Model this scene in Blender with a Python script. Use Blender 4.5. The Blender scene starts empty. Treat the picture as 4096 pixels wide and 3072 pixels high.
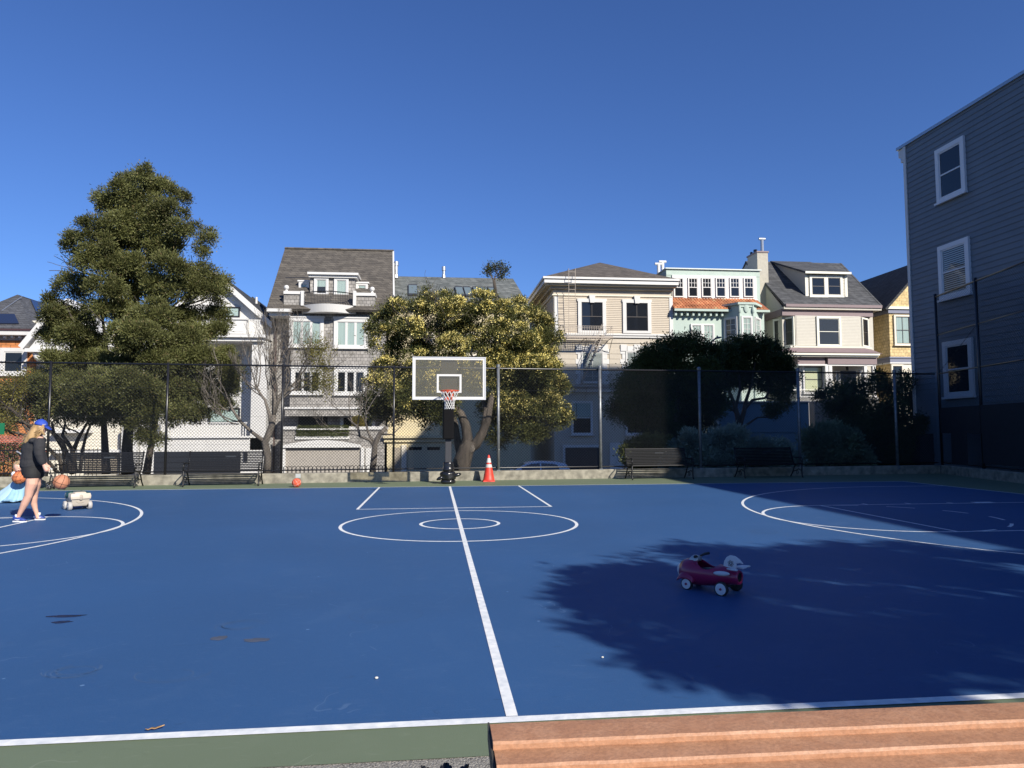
import bpy, math, random
import numpy as np
from mathutils import Vector, Matrix, noise as mnoise
R = math.radians
PI = math.pi
random.seed(7)
rng = np.random.default_rng(11)
sc = bpy.context.scene
C = sc.collection

# ------------------------------------------------------------------ camera
YAW, PIT, ROLL, F, CH = 0.107693, 0.066985, -0.0029528, 2845.3, 1.4417
fw = Vector((math.sin(YAW)*math.cos(PIT), math.cos(YAW)*math.cos(PIT), math.sin(PIT)))
_r = Vector((math.cos(YAW), -math.sin(YAW), 0)); _u = _r.cross(fw)
RT = _r*math.cos(ROLL) + _u*math.sin(ROLL)
UP = -_r*math.sin(ROLL) + _u*math.cos(ROLL)
cam_d = bpy.data.cameras.new('camera'); cam = bpy.data.objects.new('camera', cam_d); C.objects.link(cam)
cam_d.sensor_width = 36; cam_d.lens = 36*F/4096; cam_d.clip_end = 3000; cam_d.clip_start = 0.05
cam.matrix_world = Matrix(((RT.x, UP.x, -fw.x, 0), (RT.y, UP.y, -fw.y, 0), (RT.z, UP.z, -fw.z, CH), (0, 0, 0, 1)))
sc.camera = cam
# ------------------------------------------------------------------ light
SUN_EL, SUN_AZ = R(31.5), R(32)      # sun behind and right of the camera
world = bpy.data.worlds.new("World"); sc.world = world; world.use_nodes = True
wn = world.node_tree.nodes; wl = world.node_tree.links
sky = wn.new('ShaderNodeTexSky'); sky.sky_type = 'NISHITA'; sky.sun_disc = False
sky.sun_elevation = SUN_EL; sky.sun_rotation = PI - SUN_AZ
sky.altitude = 0; sky.air_density = 1.0; sky.dust_density = 0.15; sky.ozone_density = 3.0
wn["Background"].inputs[1].default_value = 0.053
gain = wn.new('ShaderNodeMix'); gain.data_type = 'RGBA'; gain.blend_type = 'MULTIPLY'; gain.clamp_result = False; gain.inputs[0].default_value = 1
gain.inputs[7].default_value = (.75, 1.06, 1.71, 1)      # deep clear autumn blue
wl.new(sky.outputs[0], gain.inputs[6]); wl.new(gain.outputs[2], wn['Background'].inputs[0])
sd = bpy.data.lights.new('sun', 'SUN'); sd.energy = 5.0; sd.angle = R(0.53); sd.color = (1, 0.94, 0.84)
so = bpy.data.objects.new('sun', sd); C.objects.link(so)
SV = Vector((math.sin(SUN_AZ)*math.cos(SUN_EL), -math.cos(SUN_AZ)*math.cos(SUN_EL), math.sin(SUN_EL)))
so.rotation_euler = SV.to_track_quat('Z', 'Y').to_euler(); so.location = (20, -30, 30)
sc.view_settings.view_transform = 'Standard'; sc.view_settings.look = 'None'
sc.view_settings.gamma = 1; sc.view_settings.exposure = 0.5

def ray(px, py):
    return fw + RT*((px-2048)/F) - UP*((py-1536)/F)
def at(px, py, Y=None, X=None, Z=None, D=None):
    """the world point seen at a given place, on a known plane"""
    v = ray(px, py)
    if Y is not None: t = Y/v.y
    elif X is not None: t = X/v.x
    elif Z is not None: t = (Z-CH)/v.z
    else: t = D
    return Vector((0, 0, CH)) + v*t

# ------------------------------------------------------------------ materials
MATS = {}
def mat(name, col, rough=0.7, metal=0.0, spec=0.5, var=0.0, vscale=6.0, bump=0.0, bscale=40.0, vdark=None, coat=0, stretch=(1, 1, 1)):
    if name in MATS: return MATS[name]
    m = bpy.data.materials.new(name); m.use_nodes = True; nt = m.node_tree; b = nt.nodes['Principled BSDF']
    b.inputs['Roughness'].default_value = rough; b.inputs['Metallic'].default_value = metal
    b.inputs['Specular IOR Level'].default_value = spec
    if coat: b.inputs['Coat Weight'].default_value = coat
    b.inputs['Base Color'].default_value = (*col, 1)
    if var or bump:
        tc = nt.nodes.new('ShaderNodeTexCoord'); mp = nt.nodes.new('ShaderNodeMapping'); mp.inputs['Scale'].default_value = stretch
        nt.links.new(tc.outputs['Object'], mp.inputs[0])
    if var:
        n = nt.nodes.new('ShaderNodeTexNoise'); n.inputs['Scale'].default_value = vscale; n.inputs['Detail'].default_value = 6
        nt.links.new(mp.outputs[0], n.inputs['Vector'])
        mx = nt.nodes.new('ShaderNodeMix'); mx.data_type = 'RGBA'
        d = vdark or tuple(c*(1-var) for c in col)
        mx.inputs[6].default_value = (*d, 1); mx.inputs[7].default_value = (*[min(1, c*(1+var*0.6)) for c in col], 1)
        rp = nt.nodes.new('ShaderNodeMapRange'); rp.inputs[1].default_value = 0.3; rp.inputs[2].default_value = 0.7
        nt.links.new(n.outputs[0], rp.inputs[0]); nt.links.new(rp.outputs[0], mx.inputs[0])
        nt.links.new(mx.outputs[2], b.inputs['Base Color'])
    if bump:
        n2 = nt.nodes.new('ShaderNodeTexNoise'); n2.inputs['Scale'].default_value = bscale; n2.inputs['Detail'].default_value = 4
        nt.links.new(mp.outputs[0], n2.inputs['Vector'])
        bp = nt.nodes.new('ShaderNodeBump'); bp.inputs['Strength'].default_value = bump; bp.inputs['Distance'].default_value = 0.02
        nt.links.new(n2.outputs[0], bp.inputs['Height']); nt.links.new(bp.outputs[0], b.inputs['Normal'])
    MATS[name] = m
    return m

def shingle(name, c1, c2, gap, bw, rh, rough=0.85, bias=0.0, ms=0.012, zscale=1.0):
    m = bpy.data.materials.new(name); m.use_nodes = True; nt = m.node_tree; b = nt.nodes['Principled BSDF']
    b.inputs['Roughness'].default_value = rough
    tc = nt.nodes.new('ShaderNodeTexCoord'); sx = nt.nodes.new('ShaderNodeSeparateXYZ'); nt.links.new(tc.outputs['Object'], sx.inputs[0])
    ad = nt.nodes.new('ShaderNodeMath'); ad.operation = 'ADD'; nt.links.new(sx.outputs[0], ad.inputs[0]); nt.links.new(sx.outputs[1], ad.inputs[1])
    mz = nt.nodes.new('ShaderNodeMath'); mz.operation = 'MULTIPLY'; mz.inputs[1].default_value = zscale; nt.links.new(sx.outputs[2], mz.inputs[0])
    cb = nt.nodes.new('ShaderNodeCombineXYZ'); nt.links.new(ad.outputs[0], cb.inputs[0]); nt.links.new(mz.outputs[0], cb.inputs[1])
    br = nt.nodes.new('ShaderNodeTexBrick'); br.inputs['Scale'].default_value = 1
    br.inputs['Color1'].default_value = (*c1, 1); br.inputs['Color2'].default_value = (*c2, 1); br.inputs['Mortar'].default_value = (*gap, 1)
    br.inputs['Brick Width'].default_value = bw; br.inputs['Row Height'].default_value = rh; br.inputs['Mortar Size'].default_value = ms
    br.inputs['Bias'].default_value = bias
    nt.links.new(cb.outputs[0], br.inputs['Vector'])
    nz = nt.nodes.new('ShaderNodeTexNoise'); nz.inputs['Scale'].default_value = 3; nz.inputs['Detail'].default_value = 5
    nt.links.new(tc.outputs['Object'], nz.inputs['Vector'])
    hs = nt.nodes.new('ShaderNodeHueSaturation'); mr = nt.nodes.new('ShaderNodeMapRange')
    mr.inputs[1].default_value = .3; mr.inputs[2].default_value = .7; mr.inputs[3].default_value = .75; mr.inputs[4].default_value = 1.25
    nt.links.new(nz.outputs[0], mr.inputs[0]); nt.links.new(mr.outputs[0], hs.inputs['Value']); nt.links.new(br.outputs[0], hs.inputs['Color'])
    nt.links.new(hs.outputs[0], b.inputs['Base Color'])
    bp = nt.nodes.new('ShaderNodeBump'); bp.inputs['Strength'].default_value = .6; bp.inputs['Distance'].default_value = .02; bp.invert = True
    nt.links.new(br.outputs['Fac'], bp.inputs['Height']); nt.links.new(bp.outputs[0], b.inputs['Normal'])
    return m

def glassy(name, tint, mixv, rough=0.02, base=(0.01, 0.012, 0.015)):
    """window glass: transparent with reflections over a dark room"""
    m = bpy.data.materials.new(name); m.use_nodes = True; nt = m.node_tree
    for n in list(nt.nodes):
        if n.type != 'OUTPUT_MATERIAL': nt.nodes.remove(n)
    out = [n for n in nt.nodes if n.type == 'OUTPUT_MATERIAL'][0]
    tr = nt.nodes.new('ShaderNodeBsdfTransparent'); tr.inputs[0].default_value = (*tint, 1)
    gl = nt.nodes.new('ShaderNodeBsdfGlossy'); gl.inputs['Roughness'].default_value = rough
    df = nt.nodes.new('ShaderNodeBsdfDiffuse'); df.inputs[0].default_value = (*base, 1)
    a = nt.nodes.new('ShaderNodeMixShader'); a.inputs[0].default_value = mixv
    nt.links.new(tr.outputs[0], a.inputs[1]); nt.links.new(df.outputs[0], a.inputs[2])
    lw = nt.nodes.new('ShaderNodeLayerWeight'); lw.inputs[0].default_value = .5
    pw = nt.nodes.new('ShaderNodeMath'); pw.operation = 'POWER'; pw.inputs[1].default_value = 4; nt.links.new(lw.outputs['Facing'], pw.inputs[0])
    fr = nt.nodes.new('ShaderNodeMath'); fr.operation = 'MULTIPLY_ADD'; fr.inputs[1].default_value = .8; fr.inputs[2].default_value = .05; nt.links.new(pw.outputs[0], fr.inputs[0])
    b = nt.nodes.new('ShaderNodeMixShader'); nt.links.new(fr.outputs[0], b.inputs[0])
    nt.links.new(a.outputs[0], b.inputs[1]); nt.links.new(gl.outputs[0], b.inputs[2]); nt.links.new(b.outputs[0], out.inputs[0])
    return m

def leafmat(name, c1, c2, c3=None, trans=0.25, nscale=0.9, rough=0.5):
    m = bpy.data.materials.new(name); m.use_nodes = True; nt = m.node_tree; b = nt.nodes['Principled BSDF']
    out = [n for n in nt.nodes if n.type == 'OUTPUT_MATERIAL'][0]
    b.inputs['Roughness'].default_value = rough; b.inputs['Specular IOR Level'].default_value = 0.22
    g = nt.nodes.new('ShaderNodeNewGeometry'); cr = nt.nodes.new('ShaderNodeValToRGB')
    cr.color_ramp.elements[0].color = (*c1, 1); cr.color_ramp.elements[1].color = (*c2, 1)
    if c3:
        e = cr.color_ramp.elements.new(0.93); e.color = (*c2, 1); cr.color_ramp.elements[-1].color = (*c3, 1)
    nt.links.new(g.outputs['Random Per Island'], cr.inputs[0])
    tc = nt.nodes.new('ShaderNodeTexCoord'); nz = nt.nodes.new('ShaderNodeTexNoise'); nz.inputs['Scale'].default_value = nscale
    nt.links.new(tc.outputs['Object'], nz.inputs['Vector'])
    hs = nt.nodes.new('ShaderNodeHueSaturation'); mr = nt.nodes.new('ShaderNodeMapRange')
    mr.inputs[1].default_value = .35; mr.inputs[2].default_value = .65; mr.inputs[3].default_value = .7; mr.inputs[4].default_value = 1.35
    nt.links.new(nz.outputs[0], mr.inputs[0]); nt.links.new(mr.outputs[0], hs.inputs['Value']); nt.links.new(cr.outputs[0], hs.inputs['Color'])
    nt.links.new(hs.outputs[0], b.inputs['Base Color'])
    t = nt.nodes.new('ShaderNodeBsdfTranslucent'); nt.links.new(hs.outputs[0], t.inputs[0])
    mx = nt.nodes.new('ShaderNodeMixShader'); mx.inputs[0].default_value = trans
    nt.links.new(b.outputs[0], mx.inputs[1]); nt.links.new(t.outputs[0], mx.inputs[2]); nt.links.new(mx.outputs[0], out.inputs[0])
    return m

# court paint: flat colour with scuffs, thin scratches and faint dirt
def courtmat(name, col, lite, dark):
    m = bpy.data.materials.new(name); m.use_nodes = True; nt = m.node_tree; b = nt.nodes['Principled BSDF']; N = nt.nodes; L = nt.links
    b.inputs['Roughness'].default_value = 0.62; b.inputs['Specular IOR Level'].default_value = 0.35
    tc = N.new('ShaderNodeTexCoord')
    def noise(s, d=5, st=(1, 1, 1), dist=0):
        mp = N.new('ShaderNodeMapping'); mp.inputs['Scale'].default_value = st; L.new(tc.outputs['Object'], mp.inputs[0])
        n = N.new('ShaderNodeTexNoise'); n.inputs['Scale'].default_value = s; n.inputs['Detail'].default_value = d; n.inputs['Distortion'].default_value = dist
        L.new(mp.outputs[0], n.inputs['Vector']); return n
    def mix(fac_out, lo, hi, ca, cb, amt=1.0):
        mr = N.new('ShaderNodeMapRange'); mr.inputs[1].default_value = lo; mr.inputs[2].default_value = hi; mr.inputs[4].default_value = amt
        L.new(fac_out, mr.inputs[0]); x = N.new('ShaderNodeMix'); x.data_type = 'RGBA'; L.new(mr.outputs[0], x.inputs[0])
        if isinstance(ca, tuple): x.inputs[6].default_value = (*ca, 1)
        else: L.new(ca, x.inputs[6])
        x.inputs[7].default_value = (*cb, 1); return x.outputs[2]
    c = mix(noise(0.35, 4).outputs[0], .35, .65, tuple(v*0.94 for v in col), tuple(v*1.08 for v in col))
    c = mix(noise(1.6, 8, (1, 1, 1), 1.5).outputs[0], .55, .8, c, lite, .2)
    c = mix(noise(9, 6, (1, 3.5, 1), .6).outputs[0], .6, .8, c, lite, .35)
    c = mix(noise(2.2, 8, (1, 2.2, 1), 3).outputs[0], .66, .74, c, dark, .35)
    # scratches from a stretched voronoi edge distance masked by noise
    v = N.new('ShaderNodeTexVoronoi'); v.feature = 'DISTANCE_TO_EDGE'; v.inputs['Scale'].default_value = 1.1
    mp = N.new('ShaderNodeMapping'); mp.inputs['Scale'].default_value = (1, 1, 1); L.new(tc.outputs['Object'], mp.inputs[0])
    ns = noise(1.3, 3); ma = N.new('ShaderNodeMix'); ma.data_type = 'VECTOR'; ma.inputs[0].default_value = 0.6
    L.new(mp.outputs[0], ma.inputs[4]); L.new(ns.outputs[1], ma.inputs[5]); L.new(ma.outputs[1], v.inputs['Vector'])
    lt = N.new('ShaderNodeMath'); lt.operation = 'LESS_THAN'; lt.inputs[1].default_value = 0.0022; L.new(v.outputs['Distance'], lt.inputs[0])
    mk = noise(2.5, 3); gt = N.new('ShaderNodeMath'); gt.operation = 'GREATER_THAN'; gt.inputs[1].default_value = .57; L.new(mk.outputs[0], gt.inputs[0])
    mm = N.new('ShaderNodeMath'); mm.operation = 'MULTIPLY'; L.new(lt.outputs[0], mm.inputs[0]); L.new(gt.outputs[0], mm.inputs[1])
    c = mix(mm.outputs[0], 0, 1, c, lite, .55)
    vs_ = N.new('ShaderNodeTexVoronoi'); vs_.inputs['Scale'].default_value = 1.7; L.new(tc.outputs['Object'], vs_.inputs['Vector'])
    l2 = N.new('ShaderNodeMath'); l2.operation = 'LESS_THAN'; l2.inputs[1].default_value = .022; L.new(vs_.outputs['Distance'], l2.inputs[0])
    c = mix(l2.outputs[0], 0, 1, c, tuple(min(.6, v*2.2+.05) for v in lite), .4)
    c = mix(noise(5, 8, (1, 6, 1), 4).outputs[0], .68, .72, c, lite, .4)
    g = noise(180, 2); c = mix(g.outputs[0], .3, .75, c, lite, .22)
    L.new(c, b.inputs['Base Color'])
    bp = N.new('ShaderNodeBump'); bp.inputs['Strength'].default_value = .25; bp.inputs['Distance'].default_value = .004
    L.new(g.outputs[0], bp.inputs['Height']); L.new(bp.outputs[0], b.inputs['Normal'])
    return m

# ------------------------------------------------------------------ mesh helpers
ORG = {}
def origin(o): return ORG.get(o.name, Vector((0, 0, 0)))
def thing(name, label, cat, loc, group=None):
    o = bpy.data.objects.new(name, None); o.empty_display_size = .2; C.objects.link(o); o.location = loc
    o['label'] = label; o['category'] = cat
    if group: o['group'] = group
    ORG[o.name] = Vector(loc); return o
def tag(o, label=None, cat=None, group=None, kind=None):
    if label: o['label'] = label
    if cat: o['category'] = cat
    if group: o['group'] = group
    if kind: o['kind'] = kind
    return o
class MB:
    def __init__(s): s.v = []; s.f = []
    def add(s, vs, fs):
        n = len(s.v); s.v += [tuple(v) for v in vs]; s.f += [tuple(i+n for i in f) for f in fs]; return s
    def box(s, x0, x1, y0, y1, z0, z1):
        if x0 > x1: x0, x1 = x1, x0
        if y0 > y1: y0, y1 = y1, y0
        if z0 > z1: z0, z1 = z1, z0
        return s.add([(x0, y0, z0), (x1, y0, z0), (x1, y1, z0), (x0, y1, z0), (x0, y0, z1), (x1, y0, z1), (x1, y1, z1), (x0, y1, z1)],
              [(3, 2, 1, 0), (4, 5, 6, 7), (0, 1, 5, 4), (1, 2, 6, 5), (2, 3, 7, 6), (3, 0, 4, 7)])
    def slab(s, pts, th):
        """polygon of 3-D points thickened by th against its normal"""
        P = [Vector(p) for p in pts]; n = Vector((0, 0, 0))
        for i in range(len(P)): n += P[i].cross(P[(i+1) % len(P)])
        n.normalize(); Q = [p - n*th for p in P]; k = len(P)
        fs = [tuple(range(k)), tuple(range(2*k-1, k-1, -1))] + [(i, i+k, (i+1) % k+k, (i+1) % k) for i in range(k)]
        return s.add(P+Q, fs)
    def tube(s, pts, rad, n=8, caps=True, round_=False):
        P = [Vector(p) for p in pts]; rr = rad if isinstance(rad, (list, tuple)) else [rad]*len(P)
        vs = []; fs = []; prev = None
        if round_:
            d0 = (P[0]-P[1]).normalized(); d1 = (P[-1]-P[-2]).normalized(); r0, r1 = rr[0], rr[-1]
            P = [P[0]+d0*r0*.95, P[0]+d0*r0*.6]+P+[P[-1]+d1*r1*.6, P[-1]+d1*r1*.95]
            rr = [r0*.3, r0*.8]+list(rr)+[r1*.8, r1*.3]
        for i, p in enumerate(P):
            t = (P[min(i+1, len(P)-1)] - P[max(i-1, 0)]).normalized()
            a = prev if prev is not None else (Vector((0, 0, 1)) if abs(t.z) < .9 else Vector((1, 0, 0)))
            x = (a - t*a.dot(t)).normalized(); y = t.cross(x); prev = x
            for k in range(n):
                q = 2*PI*k/n + PI/n; vs.append(p + (x*math.cos(q)+y*math.sin(q))*rr[i])
        for i in range(len(P)-1):
            for k in range(n): fs.append((i*n+k, i*n+(k+1) % n, (i+1)*n+(k+1) % n, (i+1)*n+k))
        if caps: fs += [tuple(range(n))[::-1], tuple(range((len(P)-1)*n, len(P)*n))]
        return s.add(vs, fs)
    def loft(s, rings, n=20, caps=True, rot=0):
        """stack of horizontal ellipses (cx,cy,cz,rx,ry)"""
        vs = []; fs = []
        for cx, cy, cz, rx, ry in rings:
            for k in range(n):
                q = 2*PI*k/n; x, y = rx*math.cos(q), ry*math.sin(q)
                vs.append((cx+x*math.cos(rot)-y*math.sin(rot), cy+x*math.sin(rot)+y*math.cos(rot), cz))
        for i in range(len(rings)-1):
            for k in range(n): fs.append((i*n+k, i*n+(k+1) % n, (i+1)*n+(k+1) % n, (i+1)*n+k))
        if caps: fs += [tuple(range(n))[::-1], tuple(range((len(rings)-1)*n, len(rings)*n))]
        return s.add(vs, fs)
    def ell(s, c, r, n=16, m=10, M=None):
        r = (r, r, r) if not isinstance(r, (list, tuple)) else r; vs = []; fs = []
        for i in range(m+1):
            a = PI*i/m
            for k in range(n):
                q = 2*PI*k/n; p = Vector((r[0]*math.sin(a)*math.cos(q), r[1]*math.sin(a)*math.sin(q), r[2]*math.cos(a)))
                if M: p = M @ p
                vs.append(p+Vector(c))
        for i in range(m):
            for k in range(n): fs.append((i*n+k, (i+1)*n+k, (i+1)*n+(k+1) % n, i*n+(k+1) % n))
        return s.add(vs, fs)
    def lathe(s, prof, c, axis=(0, 0, 1), n=24, caps=False, up=None):
        """profile [(dist along axis, radius)]"""
        ax = Vector(axis).normalized(); a = Vector((0, 0, 1)) if abs(ax.z) < .9 else Vector((1, 0, 0))
        x = (a-ax*a.dot(ax)).normalized(); y = ax.cross(x); vs = []; fs = []
        for d, r in prof:
            for k in range(n):
                q = 2*PI*k/n; vs.append(Vector(c)+ax*d+(x*math.cos(q)+y*math.sin(q))*r)
        for i in range(len(prof)-1):
            for k in range(n): fs.append((i*n+k, i*n+(k+1) % n, (i+1)*n+(k+1) % n, (i+1)*n+k))
        if caps: fs += [tuple(range(n))[::-1], tuple(range((len(prof)-1)*n, len(prof)*n))]
        return s.add(vs, fs)
    def torus(s, c, R0, r, axis=(0, 0, 1), n=24, m=8, a0=0, a1=2*PI):
        ax = Vector(axis).normalized(); a = Vector((0, 0, 1)) if abs(ax.z) < .9 else Vector((1, 0, 0))
        x = (a-ax*a.dot(ax)).normalized(); y = ax.cross(x)
        pts = [Vector(c)+(x*math.cos(a0+(a1-a0)*k/n)+y*math.sin(a0+(a1-a0)*k/n))*R0 for k in range(n+1)]
        return s.tube(pts, r, m)
    def obox(s, fr, u0, u1, z0, z1, d0, d1):
        O, u, n = fr; vs = []
        for z in (z0, z1):
            for (uu, dd) in ((u0, d1), (u1, d1), (u1, d0), (u0, d0)):
                p = O+u*uu+n*dd; vs.append((p.x, p.y, z))
        return s.add(vs, [(3, 2, 1, 0), (4, 5, 6, 7), (0, 1, 5, 4), (1, 2, 6, 5), (2, 3, 7, 6), (3, 0, 4, 7)])
    def build(s, name, m, parent=None, smooth=False, loc=None, bevel=0, sub=0, remesh=0, M=None):
        o0 = origin(parent) if parent else (Vector(loc) if loc is not None else Vector((0, 0, 0)))
        me = bpy.data.meshes.new(name); V = [Vector(v) for v in s.v]
        if M: V = [M @ v for v in V]
        me.from_pydata([v-o0 for v in V], [], s.f); me.materials.append(m)
        if smooth: me.polygons.foreach_set('use_smooth', [True]*len(me.polygons))
        o = bpy.data.objects.new(name, me); C.objects.link(o)
        if parent: o.parent = parent
        else: o.location = o0
        ORG[o.name] = Vector(o0)
        if remesh:
            r = o.modifiers.new('r', 'REMESH'); r.mode = 'VOXEL'; r.voxel_size = remesh; r.use_smooth_shade = True
            sm = o.modifiers.new('s', 'SMOOTH'); sm.factor = .5; sm.iterations = 4
        if bevel:
            b = o.modifiers.new('b', 'BEVEL'); b.width = bevel; b.segments = 2; b.limit_method = 'ANGLE'
        if sub:
            b = o.modifiers.new('s', 'SUBSURF'); b.levels = sub; b.render_levels = sub
        return o

# ------------------------------------------------------------------ palette
white = mat('white_paint', (.56, .55, .525), .55, var=.05, vscale=2, bump=.05)
white2 = mat('white_trim', (.6, .59, .565), .5)
cream = mat('cream_paint', (.68, .62, .5), .6, var=.06)
black_metal = mat('black_metal', (.012, .012, .014), .32, spec=.6)
vinyl = mat('black_vinyl_wire', (.02, .021, .022), .28, spec=.7)
galv = mat('galvanized_post', (.2, .21, .22), .45, metal=.5, var=.3, vscale=12)
conc = mat('concrete', (.26, .24, .19), .9, var=.45, vscale=5.5, bump=.5, bscale=30)
bark = mat('bark', (.085, .07, .056), .95, var=.55, vscale=9, bump=1.0, bscale=14, stretch=(1, 1, .25))
bark_pale = mat('pale_bark', (.15, .13, .11), .95, var=.45, vscale=9, bump=1.0, bscale=14, stretch=(1, 1, .3))
glass_dark = glassy('dark_window_glass', (1, 1, 1), 1.0, base=(.012, .014, .018))
glass_clear = glassy('clear_window_glass', (.95, .98, .97), 0.04)
curtain_w = mat('pale_curtain', (.36, .43, .4), .9)
curtain_y = mat('cream_curtain', (.62, .6, .38), .9)
curtain_b = mat('brown_curtain', (.2, .17, .13), .9)
blind_w = mat('white_blind', (.45, .47, .46), .6)
rubber = mat('rubber', (.02, .02, .02), .7)
steel = mat('galvanized_flue', (.42, .44, .46), .35, metal=.7)
dark_room = mat('dark_interior', (.02, .02, .022), .9)

# ------------------------------------------------------------------ setting: ground, court, street
YC, XC, HW = 11.328, 0.394, 7.68       # court centre and half width
XL, XR = XC-12.8, XC+12.8
def sheet(name, x0, x1, y0, y1, z, m, kind='structure', th=None):
    b = MB(); b.add([(x0, y0, z), (x1, y0, z), (x1, y1, z), (x0, y1, z)], [(0, 1, 2, 3)]); o = b.build(name, m); o['kind'] = kind; return o
soil = mat('soil', (.05, .04, .028), .95, var=.4, vscale=2, bump=.8, bscale=8)
asphalt = mat('asphalt', (.055, .055, .058), .9, var=.2, vscale=3, bump=.3, bscale=60)
g = MB(); prof = [(-900, -.06), (22.3, -.06), (23.2, -.15), (30.5, -1.4), (31.5, -1.7), (2500, -1.7)]
for i in range(len(prof)-1):
    (a, za), (b_, zb) = prof[i], prof[i+1]
    g.add([(-1500, a, za), (1500, a, za), (1500, b_, zb), (-1500, b_, zb)], [(0, 1, 2, 3)])
tag(g.build('ground', soil), kind='structure')
pave = mat('sidewalk_concrete', (.3, .29, .27), .9, var=.15, vscale=2, bump=.2)
def raised(name, x0, x1, y0, y1, z0, z1, m):
    o = MB().box(x0, x1, y0, y1, z0, z1).build(name, m); o['kind'] = 'structure'; return o
raised('pavement', -80, 80, 29.2, 31.6, -2.2, -1.5, pave)
sheet('road', -80, 80, 31.6, 40.0, -1.64, asphalt)
raised('pavement', -80, 80, 40.0, 43.6, -2.2, -1.5, pave)
green_m = courtmat('green_court_paint', (.13, .165, .1), (.21, .24, .17), (.075, .1, .065))
blue_m = courtmat('blue_court_paint', (.0215, .077, .2), (.08, .15, .28), (.011, .038, .105))
line_m = mat('white_line_paint', (.76, .76, .74), .6, var=.2, vscale=14, vdark=(.6, .63, .65), bump=.1)
# wall line and green apron
WA, WB = Vector((-16.5, 20.08)), Vector((16.9, 22.35))
WS = Vector((14.6, 12.6))
gp = MB(); gp.add([(-17, 3.27, 0), (15.2, 3.27, 0), (14.75, 12.6, 0), (WB.x, WB.y, 0), (WA.x, WA.y, 0)], [(0, 1, 2, 3, 4)])
tag(gp.build('court_apron', green_m), kind='structure')
sheet('court_surface', XL, XR, YC-HW, YC+HW, .003, blue_m)
gravel_m = mat('exposed_aggregate', (.33, .31, .27), .9, var=.75, vscale=140, bump=1, bscale=120)
sheet('path', -17, 15.2, -8, 3.33, -.004, gravel_m)

# ---- markings, one sheet 4 mm above the paint
LW = .05
lm = MB()
def seg(x0, y0, x1, y1, w=LW, z=.0048):
    d = Vector((x1-x0, y1-y0)); d.normalize(); n = Vector((-d.y, d.x))*w/2
    lm.add([(x0-n.x, y0-n.y, z), (x1-n.x, y1-n.y, z), (x1+n.x, y1+n.y, z), (x0+n.x, y0+n.y, z)], [(0, 1, 2, 3)])
def arc(cx, cy, r, a0, a1, w=LW, n=96, z=.0048):
    vs = []; fs = []
    for i in range(n+1):
        a = a0+(a1-a0)*i/n
        for rr in (r-w/2, r+w/2): vs.append((cx+rr*math.cos(a), cy+rr*math.sin(a), z))
    for i in range(n): fs.append((2*i, 2*i+1, 2*i+3, 2*i+2))
    lm.add(vs, fs)
y0, y1 = YC-HW, YC+HW
seg(XL-LW/2, y0, XR+LW/2, y0, .07); seg(XL-LW/2, y1, XR+LW/2, y1, .05); seg(XL, y0+.036, XL, y1-.026, .05); seg(XR, y0+.036, XR, y1-.026, .05)
Z2 = .006   # crossing strokes ride a hair above
seg(XC, y0+.036, XC, y1-.026, .06, Z2)
arc(XC, YC, 1.83, 0, 2*PI, .05); arc(XC, YC, .61, 0, 2*PI, .05)
kd = 5.334
seg(XC-1.83, y1-.026, XC-1.83, y1-kd); seg(XC+1.83, y1-.026, XC+1.83, y1-kd); seg(XC-1.83-LW/2, y1-kd-LW/2, XC+1.83+LW/2, y1-kd-LW/2)
for sgn in (1, -1):
    bx = XC+sgn*12.8; ft = bx-sgn*5.79; hx = bx-sgn*1.575
    for s2 in (1, -1):
        seg(bx-sgn*.026, YC+s2*1.83, ft, YC+s2*1.83)
        for dd in (2.1, 3.0, 3.9, 4.8): seg(bx-sgn*dd, YC+s2*(1.83+.03), bx-sgn*dd, YC+s2*(1.83+.2), .05)
        lm.add([(bx-sgn*2.1, YC+s2*1.86, .0048), (bx-sgn*2.5, YC+s2*1.86, .0048), (bx-sgn*2.5, YC+s2*2.03, .0048), (bx-sgn*2.1, YC+s2*2.03, .0048)], [(0, 1, 2, 3)])
        seg(bx-sgn*.026, YC+s2*6.02, hx, YC+s2*6.02)
    seg(ft, YC-1.83+LW/2, ft, YC+1.83-LW/2, LW)
    a = 0 if sgn > 0 else PI
    arc(ft, YC, 1.83, a+PI/2, a+1.5*PI, .05)
    for k in range(6): 
        t0 = -PI/2+PI*(k+.25)/6; arc(ft, YC, 1.83, a+t0, a+t0+PI/12, .05, 8)
    arc(hx, YC, 6.02, a+PI/2, a+1.5*PI, .05, 128, Z2)
tag(lm.build('court_markings', line_m), kind='structure')

# ---- stains, a leaf, pebbles
wet = mat('damp_spot', (.008, .018, .07), .25)
rust = mat('rusty_stain', (.062, .078, .12), .8, var=.3)
def blot(name, cpx, cpy, rx, ry, m, label, seed, z=.0045, group=None):
    random.seed(seed); c = at(cpx, cpy, Z=z); vs = []; n = 40
    for i in range(n):
        a = 2*PI*i/n; k = 1+.35*mnoise.noise(Vector((math.cos(a)*1.6+seed, math.sin(a)*1.6, seed)))+.12*mnoise.noise(Vector((math.cos(a)*6, math.sin(a)*6, seed)))
        vs.append((c.x+rx*k*math.cos(a), c.y+ry*k*math.sin(a), z))
    o = MB().add(vs, [tuple(range(n))]).build(name, m, loc=(c.x, c.y, 0)); o['kind'] = 'structure'
blot('water_stain', 262, 2464, .155, .038, wet, '', 3)
blot('water_stain', 245, 2488, .075, .035, wet, '', 5)
blot('water_stain', 1505, 2078 - 120, .16, .06, wet, '', 8)
blot('rust_stain', 878, 2552, .055, .055, rust, '', 11)
blot('rust_stain', 1025, 2560, .09, .05, rust, '', 14)
chalk = mat('faint_chalk', (.05, .108, .225), .9)
random.seed(12)
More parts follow.
